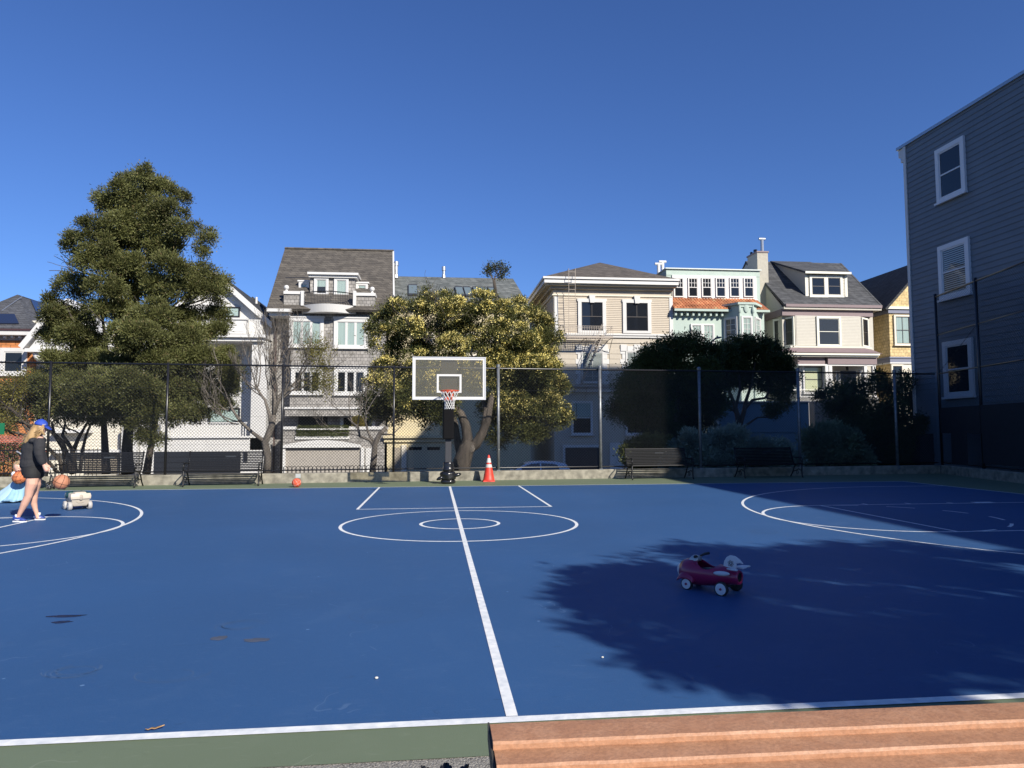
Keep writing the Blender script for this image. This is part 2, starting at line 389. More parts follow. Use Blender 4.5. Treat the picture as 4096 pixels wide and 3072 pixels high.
for (px, py, r_, n_l) in ((300, 2682, .17, 5), (3060, 2128, .2, 4), (960, 2505, .17, 4), (1560, 2460, .3, 2), (690, 2700, .2, 2)):
    c = at(px, py, Z=0); b = MB()
    for k in range(n_l):
        a0 = random.uniform(0, 6); rr = r_*random.uniform(.6, 1.1); vs = []; m = 26; ox, oy = random.uniform(-.03, .03), random.uniform(-.03, .03); sp = random.uniform(3, 6)
        for i in range(m+1):
            a = a0+sp*i/m
            for w in (-.003, .003): vs.append((c.x+ox+(rr+w)*math.cos(a), c.y+oy+(rr*.8+w)*math.sin(a), .0042))
        b.add(vs, [(2*i, 2*i+1, 2*i+3, 2*i+2) for i in range(m)])
    q = b.build('chalk_scribble', chalk, loc=(c.x, c.y, 0)); q['kind'] = 'structure'
lf = MB(); c = at(620, 2910, Z=.02); d = Vector((.1, .02, 0)).normalized(); n_ = Vector((-d.y, d.x, 0))
prof = [(-.085, .002, .012), (-.06, .006, .0), (-.03, .014, .012), (0, .018, .004), (.03, .016, .014), (.06, .01, .022), (.085, .003, .03)]
vs = []
for t, w, z in prof:
    t, w = t*.5, w*.62
    q = Vector((c.x, c.y, .01+z*.45))+d*t
    vs += [q-n_*w+Vector((0, 0, .006)), q, q+n_*w+Vector((0, 0, .0048))]
lf.add(vs, [(3*i+j, 3*i+j+1, 3*i+j+4, 3*i+j+3) for i in range(6) for j in (0, 1)])
o = lf.build('fallen_leaf', mat('dry_leaf', (.5, .3, .13), .7, var=.3, vscale=30), loc=(c.x, c.y, .01), smooth=True)
o.modifiers.new('s', 'SOLIDIFY').thickness = .001
tag(o, 'dry tan leaf curled on the blue court near the lower left edge line', 'leaf')
pale = mat('pebble', (.6, .57, .5), .8)
for (px, py, r, lab) in ((1506, 2710, .011, 'tiny pale pebble on the blue court left of the centre line'), (2410, 2627, .009, 'tiny pale pebble on the blue court right of the centre line')):
    c = at(px, py, Z=.012); b = MB().ell((c.x, c.y, .004+r*.6), (r, r*.8, r*.6), 8, 6)
    tag(b.build('pebble', pale, loc=(c.x, c.y, .004), smooth=True), lab, 'pebble')

# ------------------------------------------------------------------ low concrete wall
def runbox(A, B, off0, off1, z0, z1):
    d = (B-A).normalized(); n = Vector((-d.y, d.x))
    P = [A+n*off0, B+n*off0, B+n*off1, A+n*off1]
    return MB().add([(p.x, p.y, z) for z in (z0, z1) for p in P], [(3, 2, 1, 0), (4, 5, 6, 7), (0, 1, 5, 4), (1, 2, 6, 5), (2, 3, 7, 6), (3, 0, 4, 7)])
wm = runbox(WA, WB, 0, .3, -.3, .275); w1 = wm.build('curb_wall', conc, loc=(0, 21, 0), bevel=.02)
tag(w1, 'low weathered concrete curb wall along the far side of the court', 'wall')
c0 = at(1194, 1905, Y=21); dd = (WB-WA).normalized(); nn = Vector((dd.y, -dd.x))
pp = WA+dd*((c0.x-WA.x)/dd.x)
pb = MB(); P = [pp-dd*.07, pp+dd*.07]
pb.add([(P[0].x+nn.x*.004, P[0].y+nn.y*.004, .15), (P[1].x+nn.x*.004, P[1].y+nn.y*.004, .15), (P[1].x+nn.x*.004, P[1].y+nn.y*.004, .262), (P[0].x+nn.x*.004, P[0].y+nn.y*.004, .262)], [(0, 1, 2, 3)])
pb.build('paint_patch', mat('pale_patch', (.36, .38, .38), .8), w1)
wm2 = runbox(WS, WB - Vector((.0, .004)), -.3, 0, -.3, .285)
tag(wm2.build('curb_wall', conc, loc=(15.5, 17, 0), bevel=.02), 'low cracked concrete curb wall on the right, in front of the blue building', 'wall')

# ------------------------------------------------------------------ chain link fences
def chain(A, B, z0, z1, off, r=.0037, step=.09):
    """crossing diagonal wires"""
    d = (B-A); Lh = d.length; d = d/Lh; n = Vector((-d.y, d.x)); H = z1-z0; vs = []; fs = []
    def P(u, z, o): q = A+d*u+n*(off+o); return Vector((q.x, q.y, z))
    for sg in (1, -1):
        u = -H
        while u < Lh:
            # wire goes from (u,z0) to (u+H,z1), clipped to 0..Lh
            ua, ub = max(u, 0), min(u+H, Lh)
            if ub-ua > .02:
                za, zb = z0+(ua-u), z0+(ub-u)
                if sg < 0: p, q = P(ua, z1-(za-z0), .004), P(ub, z1-(zb-z0), .004)
                else: p, q = P(ua, za, -.004), P(ub, zb, -.004)
                t = (q-p).normalized(); x = Vector((n.x, n.y, 0)); y = t.cross(x); k = len(vs)
                for c_ in (p, q):
                    for a in (0, 1, 2, 3): vs.append(c_+(x*math.cos(a*PI/2)+y*math.sin(a*PI/2))*r)
                fs += [(k+a, k+(a+1) % 4, k+4+(a+1) % 4, k+4+a) for a in range(4)]
            u += step
    b = MB(); b.v = vs; b.f = fs; return b
def on(A, B, u, off=0):
    d = (B-A).normalized(); n = Vector((-d.y, d.x)); q = A+d*u+n*off; return q
FA, FB = WA + Vector((0, .15)), WB + Vector((0, .12))
FT = 3.36
fence = thing('chain_link_fence', 'long black chain-link fence on the curb wall behind the hoop and benches', 'fence', (0, 21.2, .27))
wm_ = chain(FA, FB, .33, FT-.02, 0)
L_ = (FB-FA).length; dF = (FB-FA)/L_
def fu(px): # distance along fence for a picture column
    v = ray(px, 1725); # intersect ray with fence line
    # solve A+d*u = t*v
    a = Matrix(((dF.x, -v.x), (dF.y, -v.y))); s_ = a.inverted() @ (-FA); return s_[0]
def rail(A, B, z, r, name, m, parent, off=0):
    p, q = on(A, B, 0, off), on(A, B, (B-A).length, off)
    return MB().tube([(p.x, p.y, z), (q.x, q.y, z)], r, 8).build(name, m, parent, smooth=True)
rail(FA, FB, FT, .026, 'top_rail', black_metal, fence)
rail(FA, FB, .36, .02, 'bottom_rail', black_metal, fence)
# twisted wire ends along the top
tw = wm_
for i in range(int(L_/.09)):
    q = on(FA, FB, .045+i*.09); tw.tube([(q.x, q.y, FT-.01), (q.x+.008, q.y, FT+.045)], .006, 4, False)
tw.build('wire_mesh', vinyl, fence)
posts = [(-40, 0), (194, 0), (665, 0), (1128, 0), (1575, 0), (1992, 1), (2399, 1), (2797, 1), (3193, 1), (3580, 1)]
for px, cap in posts:
    q = on(FA, FB, fu(px), -.0 if cap == 0 else -.065)
    if cap:
        p = MB().tube([(q.x, q.y, .1), (q.x, q.y, FT+.07)], .047, 12).build('post', galv, fence, smooth=True)
        MB().ell((q.x, q.y, FT+.085), (.062, .062, .045), 12, 8).lathe([(-.03, .062), (.03, .062)], (q.x, q.y, FT+.05), n=12).build('cap', galv, p, smooth=True)
        MB().box(q.x-.05, q.x+.05, q.y-.06, q.y+.06, .16, .3).build('base_bracket', galv, p)
        for z in (.9, 1.7, 2.5): MB().torus((q.x, q.y, z), .05, .006, n=12, m=5).build('tie_wire', black_metal, p)
    else:
        p = MB().tube([(q.x, q.y, .2), (q.x, q.y, FT+.05)], .033, 10).build('post', black_metal, fence, smooth=True)
# low tension wires seen through the left part
for z in (1.1, 1.9, 2.7):
    pa, pb_ = on(FA, FB, 0, .02), on(FA, FB, L_, .02)
    MB().tube([(pa.x, pa.y, z), (pb_.x, pb_.y, z)], .003, 4).build('tension_wire', vinyl, fence)

# tall side fence at the right
SA, SB = Vector((14.75, 12.6)), WB + Vector((.1, .05))
SH = 6.0
sfence = thing('chain_link_fence', 'tall dark chain-link fence standing before the blue building, screened at the bottom', 'fence', (16, 17, .27))
chain(SA, SB, .33, SH-.02, 0).build('wire_mesh', vinyl, sfence)
for z, r in ((SH, .03), (3.36, .022), (4.68, .018), (.36, .02)): rail(SA, SB, z, r, 'rail', black_metal, sfence)
Ls = (SB-SA).length
for u, in ((Ls,), (Ls-2.6,), (Ls-5.5,), (Ls-8.4,)):
    q = on(SA, SB, u); MB().tube([(q.x, q.y, .1), (q.x, q.y, SH+.1)], .045, 10).build('post', black_metal, sfence, smooth=True)
q0, q1 = on(SA, SB, Ls-.05), on(SA, SB, Ls-2.55)
MB().tube([(q0.x, q0.y, 3.4), (q1.x, q1.y, 4.65)], .008, 6).build('brace_rod', black_metal, sfence)
screen_m = mat('windscreen_fabric', (.012, .014, .018), .9, var=.2)
sw = MB(); dS = (SB-SA)/Ls; nS = Vector((-dS.y, dS.x))
def swp(u0, u1, z0, z1, t=.01):
    P = [SA+dS*u0+nS*.03, SA+dS*u1+nS*.03, SA+dS*u1+nS*(.03+t), SA+dS*u0+nS*(.03+t)]
    sw.add([(p.x, p.y, z) for z in (z0, z1) for p in P], [(3, 2, 1, 0), (4, 5, 6, 7), (0, 1, 5, 4), (1, 2, 6, 5), (2, 3, 7, 6), (3, 0, 4, 7)])
swp(0, Ls-.08, 1.35, 2.2); swp(Ls-1.75, Ls-.75, .36, 1.35); swp(0, Ls-2.65, .45, 1.35)
sw.build('windscreen', screen_m, sfence)

# ------------------------------------------------------------------ house helpers
def frame(Y): return (Vector((0, Y, 0)), Vector((1, 0, 0)), Vector((0, -1, 0)))
def fx(px, py, Y): return at(px, py, Y=Y).x
def fz(px, py, Y): return at(px, py, Y=Y).z
def rect(px0, py0, px1, py1, Y):
    ym, xm = (py0+py1)/2, (px0+px1)/2
    return fx(px0, ym, Y), fx(px1, ym, Y), fz(xm, py1, Y), fz(xm, py0, Y)
def fbox(mb, px0, py0, px1, py1, Y, out=0, back=.3):
    x0, x1, z0, z1 = rect(px0, py0, px1, py1, Y-out)
    return mb.box(x0, x1, Y-out, Y+back, z0, z1)
def lap(x0, x1, z0, z1, Y, exp, dep=.025, mb=None, fr=None):
    """lap siding: saw-tooth boards"""
    mb = mb or MB(); fr = fr or frame(Y); O, u, n = fr; z = z0
    while z < z1-1e-3:
        zt = min(z+exp, z1)
        a = [O+u*x0+n*dep, O+u*x1+n*dep]; b_ = [O+u*x0+n*.004, O+u*x1+n*.004]; c_ = [O+u*x0, O+u*x1]
        vs = [(a[0].x, a[0].y, z), (a[1].x, a[1].y, z), (b_[1].x, b_[1].y, zt), (b_[0].x, b_[0].y, zt), (c_[0].x, c_[0].y, z), (c_[1].x, c_[1].y, z)]
        mb.add(vs, [(0, 1, 2, 3), (4, 5, 1, 0)]); z = zt
    return mb
def window(par, fr0, u0, u1, z0, z1, tm, sm=None, tw_=.11, cols=1, rows=1, look='dark', split=True, sill=True, out=.07, head=0, sashw=.04, upper=None, muntin=.025):
    """trim with pane, sash and sill as sub-parts; u0..z1 is the outside of the trim"""
    sm = sm or tm; fr = (fr0[0]+fr0[2]*.036, fr0[1], fr0[2])
    b = MB(); b.obox(fr, u0, u0+tw_, z0, z1, -.036, out); b.obox(fr, u1-tw_, u1, z0, z1, -.036, out)
    b.obox(fr, u0+tw_, u1-tw_, z1-tw_, z1, 0, out); b.obox(fr, u0+tw_, u1-tw_, z0, z0+tw_*.7, 0, out)
    if head: b.obox(fr, u0-.06, u1+.06, z1, z1+head, 0, out+.05)
    w = b.build('window', tm, par)
    a0, a1, b0, b1 = u0+tw_, u1-tw_, z0+tw_*.7, z1-tw_
    s = MB(); d0, d1 = .004, .036
    s.obox(fr, a0, a0+sashw, b0, b1, d0, d1); s.obox(fr, a1-sashw, a1, b0, b1, d0, d1)
    s.obox(fr, a0+sashw, a1-sashw, b0, b0+sashw, d0, d1); s.obox(fr, a0+sashw, a1-sashw, b1-sashw, b1, d0, d1)
    zm = (b0+b1)/2
    if split: s.obox(fr, a0+sashw, a1-sashw, zm-sashw/2, zm+sashw/2, d0, d1+.006)
    m = muntin
    ulo = zm+sashw/2 if upper else b0+sashw
    C_, R_ = upper or (cols, rows)
    for k in range(1, C_): x = a0+(a1-a0)*k/C_; s.obox(fr, x-m/2, x+m/2, ulo, b1-sashw, d0, d1-.004)
    for k in range(1, R_): z = ulo+(b1-sashw-ulo)*k/R_; s.obox(fr, a0+sashw, a1-sashw, z-m/2, z+m/2, d0, d1-.007)
    s.build('sash', sm, w)
    gm = glass_dark if look == 'dark' else glass_clear
    pq = [fr[0]+fr[1]*x_+fr[2]*.02 for x_ in (a0, a1)]
    MB().add([(pq[0].x, pq[0].y, b0), (pq[1].x, pq[1].y, b0), (pq[1].x, pq[1].y, b1), (pq[0].x, pq[0].y, b1)], [(0, 1, 2, 3)]).build('pane', gm, w)
    if look in ('curtain', 'cream', 'brown', 'blind', 'half'):
        O, u, n = fr
        if look in ('blind',):
            s = MB(); z = b0
            while z < b1-.02:
                s.obox(fr, a0+.01, a1-.01, z, z+.035, .006, .012); z += .072
            MB().obox(fr, a0, a1, b0, b1, .001, .003).build('dark_room', dark_room, w)
            s.build('blind', blind_w, w)
        else:
            s = MB(); nn_ = 28; vs = []
            for k in range(nn_+1):
                p = O+u*(a0+(a1-a0)*k/nn_)+n*(.008+.0045*math.sin(k*1.9)+.003*math.sin(k*.83))
                vs += [(p.x, p.y, b0 if look != 'half' else zm), (p.x, p.y, b1)]
            s.add(vs, [(2*k, 2*k+2, 2*k+3, 2*k+1) for k in range(nn_)])
            s.build('curtain', {'curtain': curtain_w, 'cream': curtain_y, 'brown': curtain_b, 'half': curtain_w}[look], w, smooth=True)
            if look == 'half': MB().obox(fr, a0, a1, b0, b1, .001, .003).build('dark_room', dark_room, w)
    elif look != 'dark':
        MB().obox(fr, a0, a1, b0, b1, .001, .003).build('dark_room', dark_room, w)
    if sill: MB().obox(fr, u0-.05, u1+.05, z0-.07, z0, 0, out+.06).build('sill', tm, w)
    return w
def pwin(par, px0, py0, px1, py1, Y, tm, **k):
    x0, x1, z0, z1 = rect(px0, py0, px1, py1, Y); return window(par, frame(Y), x0, x1, z0, z1, tm, **k)
def flue(par, px, py0, py1, Y, r, m, cap='tee', name='flue'):
    p0, p1 = at(px, py1, Y=Y), at(px, py0, Y=Y)
    b = MB().tube([(p1.x, Y, p0.z), (p1.x, Y, p1.z)], r, 10)
    if cap == 'tee': b.tube([(p1.x-r*2.3, Y, p1.z), (p1.x+r*2.3, Y, p1.z)], r*.8, 10)
    if cap == 'ring': b.lathe([(-.28, r*1.35), (0, r*1.35)], (p1.x, Y, p1.z+.02), n=12, caps=True).lathe([(0, r*1.4), (.2, r*1.15)], (p1.x, Y, p0.z), n=12, caps=True)
    return b.build(name, m, par, smooth=False)
ZB = -1.72
# ================================================================== HOUSES
# ---- orange shingled house, far left
YH = 43.0
h = thing('house', 'orange wood-shingled house with dark hip roof and solar panels at the left edge', 'house', (-26, YH+6, ZB))
orange = shingle('orange_shingle', (.42, .15, .045), (.5, .2, .07), (.12, .05, .02), .5, .24, ms=.012)
roofdark = shingle('dark_roof', (.06, .062, .068), (.085, .088, .095), (.03, .03, .033), .4, .16, zscale=1)
x0, x1, z0, z1 = rect(-230, 1345, 128, 1893, YH)
MB().box(x0, x1, YH, YH+14, ZB, z1).build('wall', orange, h)
b = MB(); fbox(b, -250, 1338, 128, 1360, YH, .1, .3); b.build('frieze', mat('grey_frieze', (.3, .27, .26), .7), h)
b = MB(); fbox(b, -260, 1321, 128, 1338, YH, .55, .4); b.build('fascia', white, h)
b = MB(); fbox(b, -260, 1313, 120, 1321, YH, .6, .2); b.build('gutter', mat('brown_gutter', (.06, .03, .03), .4), h)
eL, eR = at(-260, 1313, Y=YH-.5), at(124, 1313, Y=YH-.5); ap = at(70, 1178, Y=YH+5.0)
rb = Vector((ap.x, YH+16, ap.z)); eb = Vector((eR.x, YH+16, eR.z)); apL = Vector((ap.x-.3, ap.y, ap.z)); elb = Vector((eL.x, YH+16, eL.z))
rf = MB().slab([eL, eR, ap], .15).slab([eR, eb, rb, ap], .15).slab([elb, eL, ap, rb], .15).build('roof', roofdark, h)
solar = mat('solar_panel', (.02, .025, .045), .18, spec=.7)
def onplane(a, b_, c_, s, t, lift=.08):
    n = (b_-a).cross(c_-a).normalized(); n = n if n.z > 0 else -n; return a+(b_-a)*s+(c_-a)*t+n*lift
for (s0, s1, t0, t1) in ((.08, .40, .38, .93), (.42, .75, .38, .93)):
    P = [onplane(eR, eb, ap, s0, t0), onplane(eR, eb, ap, s1, t0), onplane(eR, eb, ap, s1, t1), onplane(eR, eb, ap, s0, t1)]
    MB().slab(P, .05).build('solar_panel', solar, rf)
P = [onplane(eL, eR, ap, s, t) for s, t in ((.38, .1), (.79, .1), (.52, .36), (.3, .36))]
MB().slab(P, .05).build('solar_panel', solar, rf)
pc = [onplane(eL, eR, ap, .05, .9), ]
a1, a2 = at(8, 1249, Y=YH+2.2), at(90, 1192, Y=YH+4.4); MB().tube([a1+Vector((0, -.05, .08)), a2+Vector((0, -.05, .08))], .03, 6).build('conduit', steel, rf)
pwin(h, 2, 1392, 110, 1500, YH, white, look='dark', tw_=.22, sashw=.06)
for px in (-40, 18, 48, 78, 106):
    b = MB(); fbox(b, px-6, 1340, px+4, 1352, YH, .3, .1); b.build('bracket', white, h)
pwin(h, 15, 1560, 100, 1660, YH, white, look='dark', tw_=.2)

# ---- white house with gabled portico behind the big tree
Y1 = 41.8
h = thing('house', 'white and cream house with gabled portico, mostly hidden by the big evergreen', 'house', (-20, Y1+4, ZB))
creamlap = mat('cream_siding', (.62, .58, .48), .7, var=.06)
x0, x1, z0, z1 = rect(128, 1330, 485, 1893, Y1+1.5)
MB().box(x0, x1, Y1+1.5, Y1+12, ZB, z1).build('wall', creamlap, h)
lap(x0, x1, ZB, z1, Y1+1.49, .2).build('siding', creamlap, h)
b = MB(); fbox(b, 128, 1283, 175, 1345, Y1+2.5, 0, 1.2); ch = b.build('chimney', creamlap, h)
xa, xb, za, zb = rect(128, 1283, 175, 1345, Y1+2.5); lap(xa, xb, za, zb, Y1+2.49, .2, mb=MB()).build('chimney_siding', creamlap, ch)
A, B_, Cc = at(90, 1396, Y=Y1), at(250, 1205, Y=Y1), at(410, 1396, Y=Y1)
ga = MB().slab([A+Vector((.25, .1, 0)), Cc+Vector((-.25, .1, 0)), B_+Vector((0, .1, -.3))], 2.5).build('portico_gable', white, h)
b = MB().slab([A, A+Vector((0, 3, 0)), B_+Vector((0, 3, 0)), B_], .3).slab([B_, B_+Vector((0, 3, 0)), Cc+Vector((0, 3, 0)), Cc], .3); b.build('portico_roof', white2, h)
b = MB(); fbox(b, 98, 1394, 405, 1408, Y1, .1, 2); b.build('portico_beam', white2, h)
for px in (145, 360):
    p = at(px, 1412, Y=Y1+.3); b = MB().tube([p, p+Vector((.1, 0, -.25)), p+Vector((.32, .2, -.5)), p+Vector((.3, .5, -.72))], [.2, .19, .14, .09], 10); b.build('bracket', white2, h, smooth=True)
pwin(h, 178, 1432, 330, 1560, Y1+1.45, white2, look='dark', tw_=.2)
b = MB(); fbox(b, 200, 1800, 482, 1812, Y1+1.4, .5, .5); b.build('ledge', white2, h)
b = MB(); fbox(b, 200, 1718, 350, 1732, Y1+1.4, .6, .5); b.build('ledge', white2, h)
b = MB(); fbox(b, 340, 1820, 470, 1893, Y1+1.4, .04, 0); b.build('garage_door', mat('tan_door', (.3, .26, .2), .6), h)
b = MB(); fbox(b, 484, 1690, 545, 1893, Y1+.6, .1, 1.4); b.build('pilaster', white, h)
# brick steps
brick_m = shingle('red_brick', (.35, .09, .05), (.42, .13, .08), (.3, .25, .2), .22, .09, ms=.01)
b = MB()
for k in range(8):
    x0, x1, z0, z1 = rect(-90, 1742+k*9, 62-k*2, 1760+k*9, 39-.3*k); b.box(x0, x1, 39-.3*k, 40, z0-.3, z1)
tag(b.build('steps', brick_m, loc=(-22, 39, ZB)), 'red brick steps low at the left edge behind the woman', 'steps')

# ---- white house with black garage door
Y2 = 43.0
h = thing('house', 'white house with steep gable, balcony and long black garage door', 'house', (-15, Y2+5, ZB))
blackroof = shingle('black_roof', (.03, .032, .035), (.05, .052, .055), (.015, .015, .015), .4, .15)
x0, x1, z0, z1 = rect(600, 1280, 1074, 1893, Y2+1.2)
zl = z0; ze = z1; x0 = fx(485, 1500, Y2+1.2)
xr = fx(1074, 1500, Y2+1.2); xm = fx(868, 1200, Y2+1.2); zt = fz(868, 1098, Y2+1.2); xle = xm-(xr-xm)
MB().box(x0, xr, Y2+1.2, Y2+12, ZB, ze-.02).build('wall', white, h)
b = MB().add([(xle, Y2+1.2, ze), (xr, Y2+1.2, ze), (xm, Y2+1.2, zt), (xle, Y2+12, ze), (xr, Y2+12, ze), (xm, Y2+12, zt)], [(0, 1, 2), (5, 4, 3), (0, 3, 4, 1)]); b.build('gable', white, h)
def gable_roof(par, xl, xr_, xm_, ze_, zt_, y0_, y1_, th, m, fasc, over=.25):
    k = (zt_-ze_)/(xr_-xm_)
    for s, xe in ((1, xr_), (-1, xl)):
        xe2 = xe+s*over; zz = zt_-k*(abs(xe2-xm_))
        P = [(xm_, y0_, zt_+.1), (xe2, y0_, zz+.1), (xe2, y1_, zz+.1), (xm_, y1_, zt_+.1)]
        if s > 0: P = P[::1]
        o_ = MB().slab(P if s > 0 else P[::-1], th).build('roof', m, par)
        Q = [(xm_, y0_-.02, zt_+.08), (xm_, y0_-.02, zt_-.32), (xe2, y0_-.02, zz-.32), (xe2, y0_-.02, zz+.08)]
        MB().slab(Q if s > 0 else Q[::-1], .06 if s > 0 else .06).build('bargeboard', fasc, o_)
gable_roof(h, xle, xr, xm, ze, zt, Y2+.7, Y2+12, .14, blackroof, white2)
p = at(1010, 1186, Y=Y2+8); q = at(1090, 1262, Y=Y2+8); l = at(930, 1262, Y=Y2+8)
MB().slab([l, q, p], 4).build('rear_gable', blackroof, h)
flue(h, 1026, 1189, 1215, Y2+3, .07, white2, None, 'vent_pipe')
pwin(h, 862, 1228, 960, 1268, Y2+1.15, mat('black_frame', (.015, .015, .018), .4), look='curtain', tw_=.05, cols=2, split=False, sill=False, sashw=.03)
bal = MB(); fbox(bal, 780, 1276, 985, 1334, Y2-.4, 0, 1.5); fbox(bal, 985, 1278, 1050, 1338, Y2+.3, 0, .8); balo = bal.build('balcony', white, h)
for a, c_ in ((800, 870), (890, 975)):
    b = MB(); fbox(b, a, 1286, c_, 1326, Y2-.4, .02, 0); b.build('panel', white2, balo)
b = MB(); fbox(b, 995, 1290, 1040, 1330, Y2+.3, .02, 0); b.build('panel', white2, balo)
b = MB(); fbox(b, 770, 1270, 992, 1277, Y2-.4, .08, .2); b.build('handrail', white2, balo)
b = MB(); fbox(b, 780, 1336, 1062, 1348, Y2-.4, .35, 1.6); fbox(b, 790, 1348, 1055, 1364, Y2-.4, .15, 1.6); b.build('cornice', white2, h)
b = MB(); fbox(b, 1004, 1364, 1066, 1800, Y2-.2, .1, .8); b.build('column', white, h)
b = MB(); fbox(b, 600, 1364, 640, 1700, Y2-.2, .1, .8); b.build('column', white, h)
pwin(h, 880, 1425, 960, 1560, Y2+1.15, mat('black_frame', (.015,)*3), look='dark', tw_=.06, sill=False)
pwin(h, 835, 1632, 960, 1692, Y2+1.15, mat('black_frame', (.015,)*3), look='curtain', tw_=.06, cols=2, split=False, sill=False)
gm = MB(); fbox(gm, 560, 1752, 1074, 1893, Y2-.3, 0, 1.5); gl_ = gm.build('garage_wing', white, h)
b = MB(); fbox(b, 615, 1806, 962, 1893, Y2-.3, .03, 0); gd = b.build('garage_door', mat('black_garage', (.018, .02, .025), .35), gl_)
for k in range(3):
    b = MB(); fbox(b, 618, 1826+22*k, 960, 1828+22*k, Y2-.3, .045, 0); b.build('panel_joint', black_metal, gd)
b = MB(); fbox(b, 560, 1744, 1000, 1752, Y2-.3, .15, .5); b.build('ledge', white2, h)
b = MB()
x0, x1, z0, z1 = rect(640, 1694, 988, 1744, Y2-.25)
n = int((x1-x0)/.14)
for k in range(n): xx = x0+(x1-x0)*(k+.5)/n; b.box(xx-.025, xx+.025, Y2-.28, Y2-.22, z0, z1)
b.box(x0, x1, Y2-.32, Y2-.18, z1, z1+.07); b.build('balustrade', white2, h)
for px in (1078-12, 975):
    b = MB(); fbox(b, px, 1806, px+14, 1845, Y2-.32, .1, 0); b.build('lantern', black_metal, h)

# ---- grey shingled house
Y3 = 43.0
h = thing('house', 'tall grey shingled house with white-trimmed windows and curved roof balcony', 'house', (-11, Y3+5, ZB))
grey_sh = shingle('grey_wall_shingle', (.25, .235, .215), (.34, .32, .295), (.1, .095, .09), .22, .2, ms=.012)
roof_br = shingle('brown_roof_shingle', (.075, .066, .055), (.12, .105, .085), (.035, .03, .027), .5, .17, bias=-.2)
x0, x1, z0, z1 = rect(1160, 1245, 1540, 1893, Y3)
MB().box(x0, x1, Y3, Y3+11, ZB, z1).build('wall', grey_sh, h)
xa, xb, za, zb = rect(1076, 1262, 1164, 1893, Y3+1.0); MB().box(xa, x0, Y3+1, Y3+11, ZB, zb).build('wall', grey_sh, h)
e1, e2 = at(1066, 1234, Y=Y3-.6), at(1578, 1240, Y=Y3-.6); r1, r2 = at(1139, 995, Y=Y3+5.5), at(1575, 1008, Y=Y3+5.5)
r1.z = r2.z = (r1.z+r2.z)/2; e1.z = e2.z = (e1.z+e2.z)/2
bk1, bk2 = Vector((r1.x, Y3+11.5, e1.z)), Vector((r2.x, Y3+11.5, e1.z))
rf = MB().slab([e1, e2, r2, r1], .16).slab([r1, r2, bk2, bk1], .16).build('roof', roof_br, h)
MB().add([e1, bk1, r1, e2, bk2, r2], [(0, 1, 2), (3, 5, 4)]).build('gable_end', grey_sh, h)
MB().slab([e2+Vector((.02, 0, .05)), e2+Vector((.02, .0, -.2)), r2+Vector((.02, 0, -.3)), r2+Vector((.02, 0, .05))], .1).build('bargeboard', white2, rf)
MB().tube([r1+Vector((0, 0, .06)), r2+Vector((0, 0, .06))], .08, 6).build('ridge_cap', roof_br, rf)
for a, c_, y_, yy in ((1163, 1240, 1089, Y3+3.4), (1438, 1526, 1097, Y3+3.4), (1147, 1238, 1114, Y3+2.7), (1432, 1524, 1124, Y3+2.7)):
    xa, xb = fx(a, y_, yy), fx(c_, y_, yy); z = fz((a+c_)/2, y_, yy)
    MB().box(xa, xb, yy-.35, yy+.2, z-.05, z).build('roof_vent', black_metal, rf)
b = MB(); fbox(b, 1066, 1234, 1166, 1246, Y3-.6, 0, 1.6); fbox(b, 1076, 1246, 1160, 1263, Y3-.3, 0, 1.3); b.build('cornice', white2, h)
b = MB(); fbox(b, 1166, 1238, 1552, 1245, Y3-.1, .12, .2); b.build('cornice', white2, h)
MB().ell(at(1139, 1016, Y=Y3+5.2), (.08, .08, .14), 8, 6).build('finial', white2, rf)
# dormer and roof terrace
yd = Y3+.9
b = MB(); fbox(b, 1240, 1100, 1420, 1245, yd, 0, 3.5); dm = b.build('dormer', grey_sh, h)
b = MB(); fbox(b, 1229, 1089, 1433, 1098, yd, .35, 3.6); fbox(b, 1235, 1098, 1428, 1110, yd, .2, 3.6); b.build('dormer_roof', white2, dm)
fr = frame(yd)
for (a, c_, cc, dd_, lk) in ((1257, 1110, 1315, 1182, 'half'), (1337, 1112, 1395, 1184, 'curtain')):
    x0_, x1_, z0_, z1_ = rect(a, c_, cc, dd_, yd); window(dm, fr, x0_, x1_, z0_, z1_, white2, tw_=.14, look=lk, split=False)
b = MB(); fbox(b, 1192, 1122, 1240, 1172, yd+.6, 0, 2); fbox(b, 1420, 1128, 1474, 1178, yd+.6, 0, 2); sd_ = b.build('side_dormer', grey_sh, h)
b = MB(); fbox(b, 1190, 1120, 1240, 1126, yd+.6, .15, 2); fbox(b, 1421, 1127, 1476, 1133, yd+.6, .15, 2); b.build('side_dormer_roof', white2, sd_)
for (a, c_, cc, dd_) in ((1196, 1127, 1238, 1172), (1424, 1133, 1472, 1178)):
    x0_, x1_, z0_, z1_ = rect(a, c_, cc, dd_, yd+.6); window(sd_, frame(yd+.6), x0_, x1_, z0_, z1_, white2, tw_=.13, look='half', split=False)
for (a, cc) in ((1135, 1207), (1425, 1500)):
    yo = 0 if a < 1200 else 7
    b = MB(); fbox(b, a, 1176+yo, cc, 1236+yo, Y3-.15, .1, 1.1); pz = b.build('terrace_parapet', grey_sh, h)
    b = MB(); fbox(b, a-1, 1164+yo, cc+2, 1176+yo, Y3-.15, .18, 1.15); b.build('parapet_cap', white2, pz)
    p = at(1146 if a < 1200 else 1489, 1150+yo, Y=Y3-.1); MB().ell(p, .15, 12, 8).lathe([(-.26, .11), (-.12, .05)], p, n=10).build('ball_finial', white2, pz, smooth=True)
bx0, bx1 = fx(1206, 1200, Y3-.3), fx(1424, 1200, Y3-.3); zc0, zc1 = fz(1315, 1250, Y3-.6), fz(1315, 1219, Y3-.6); zr = fz(1315, 1170, Y3-.6)
bc = MB(); N_ = 20
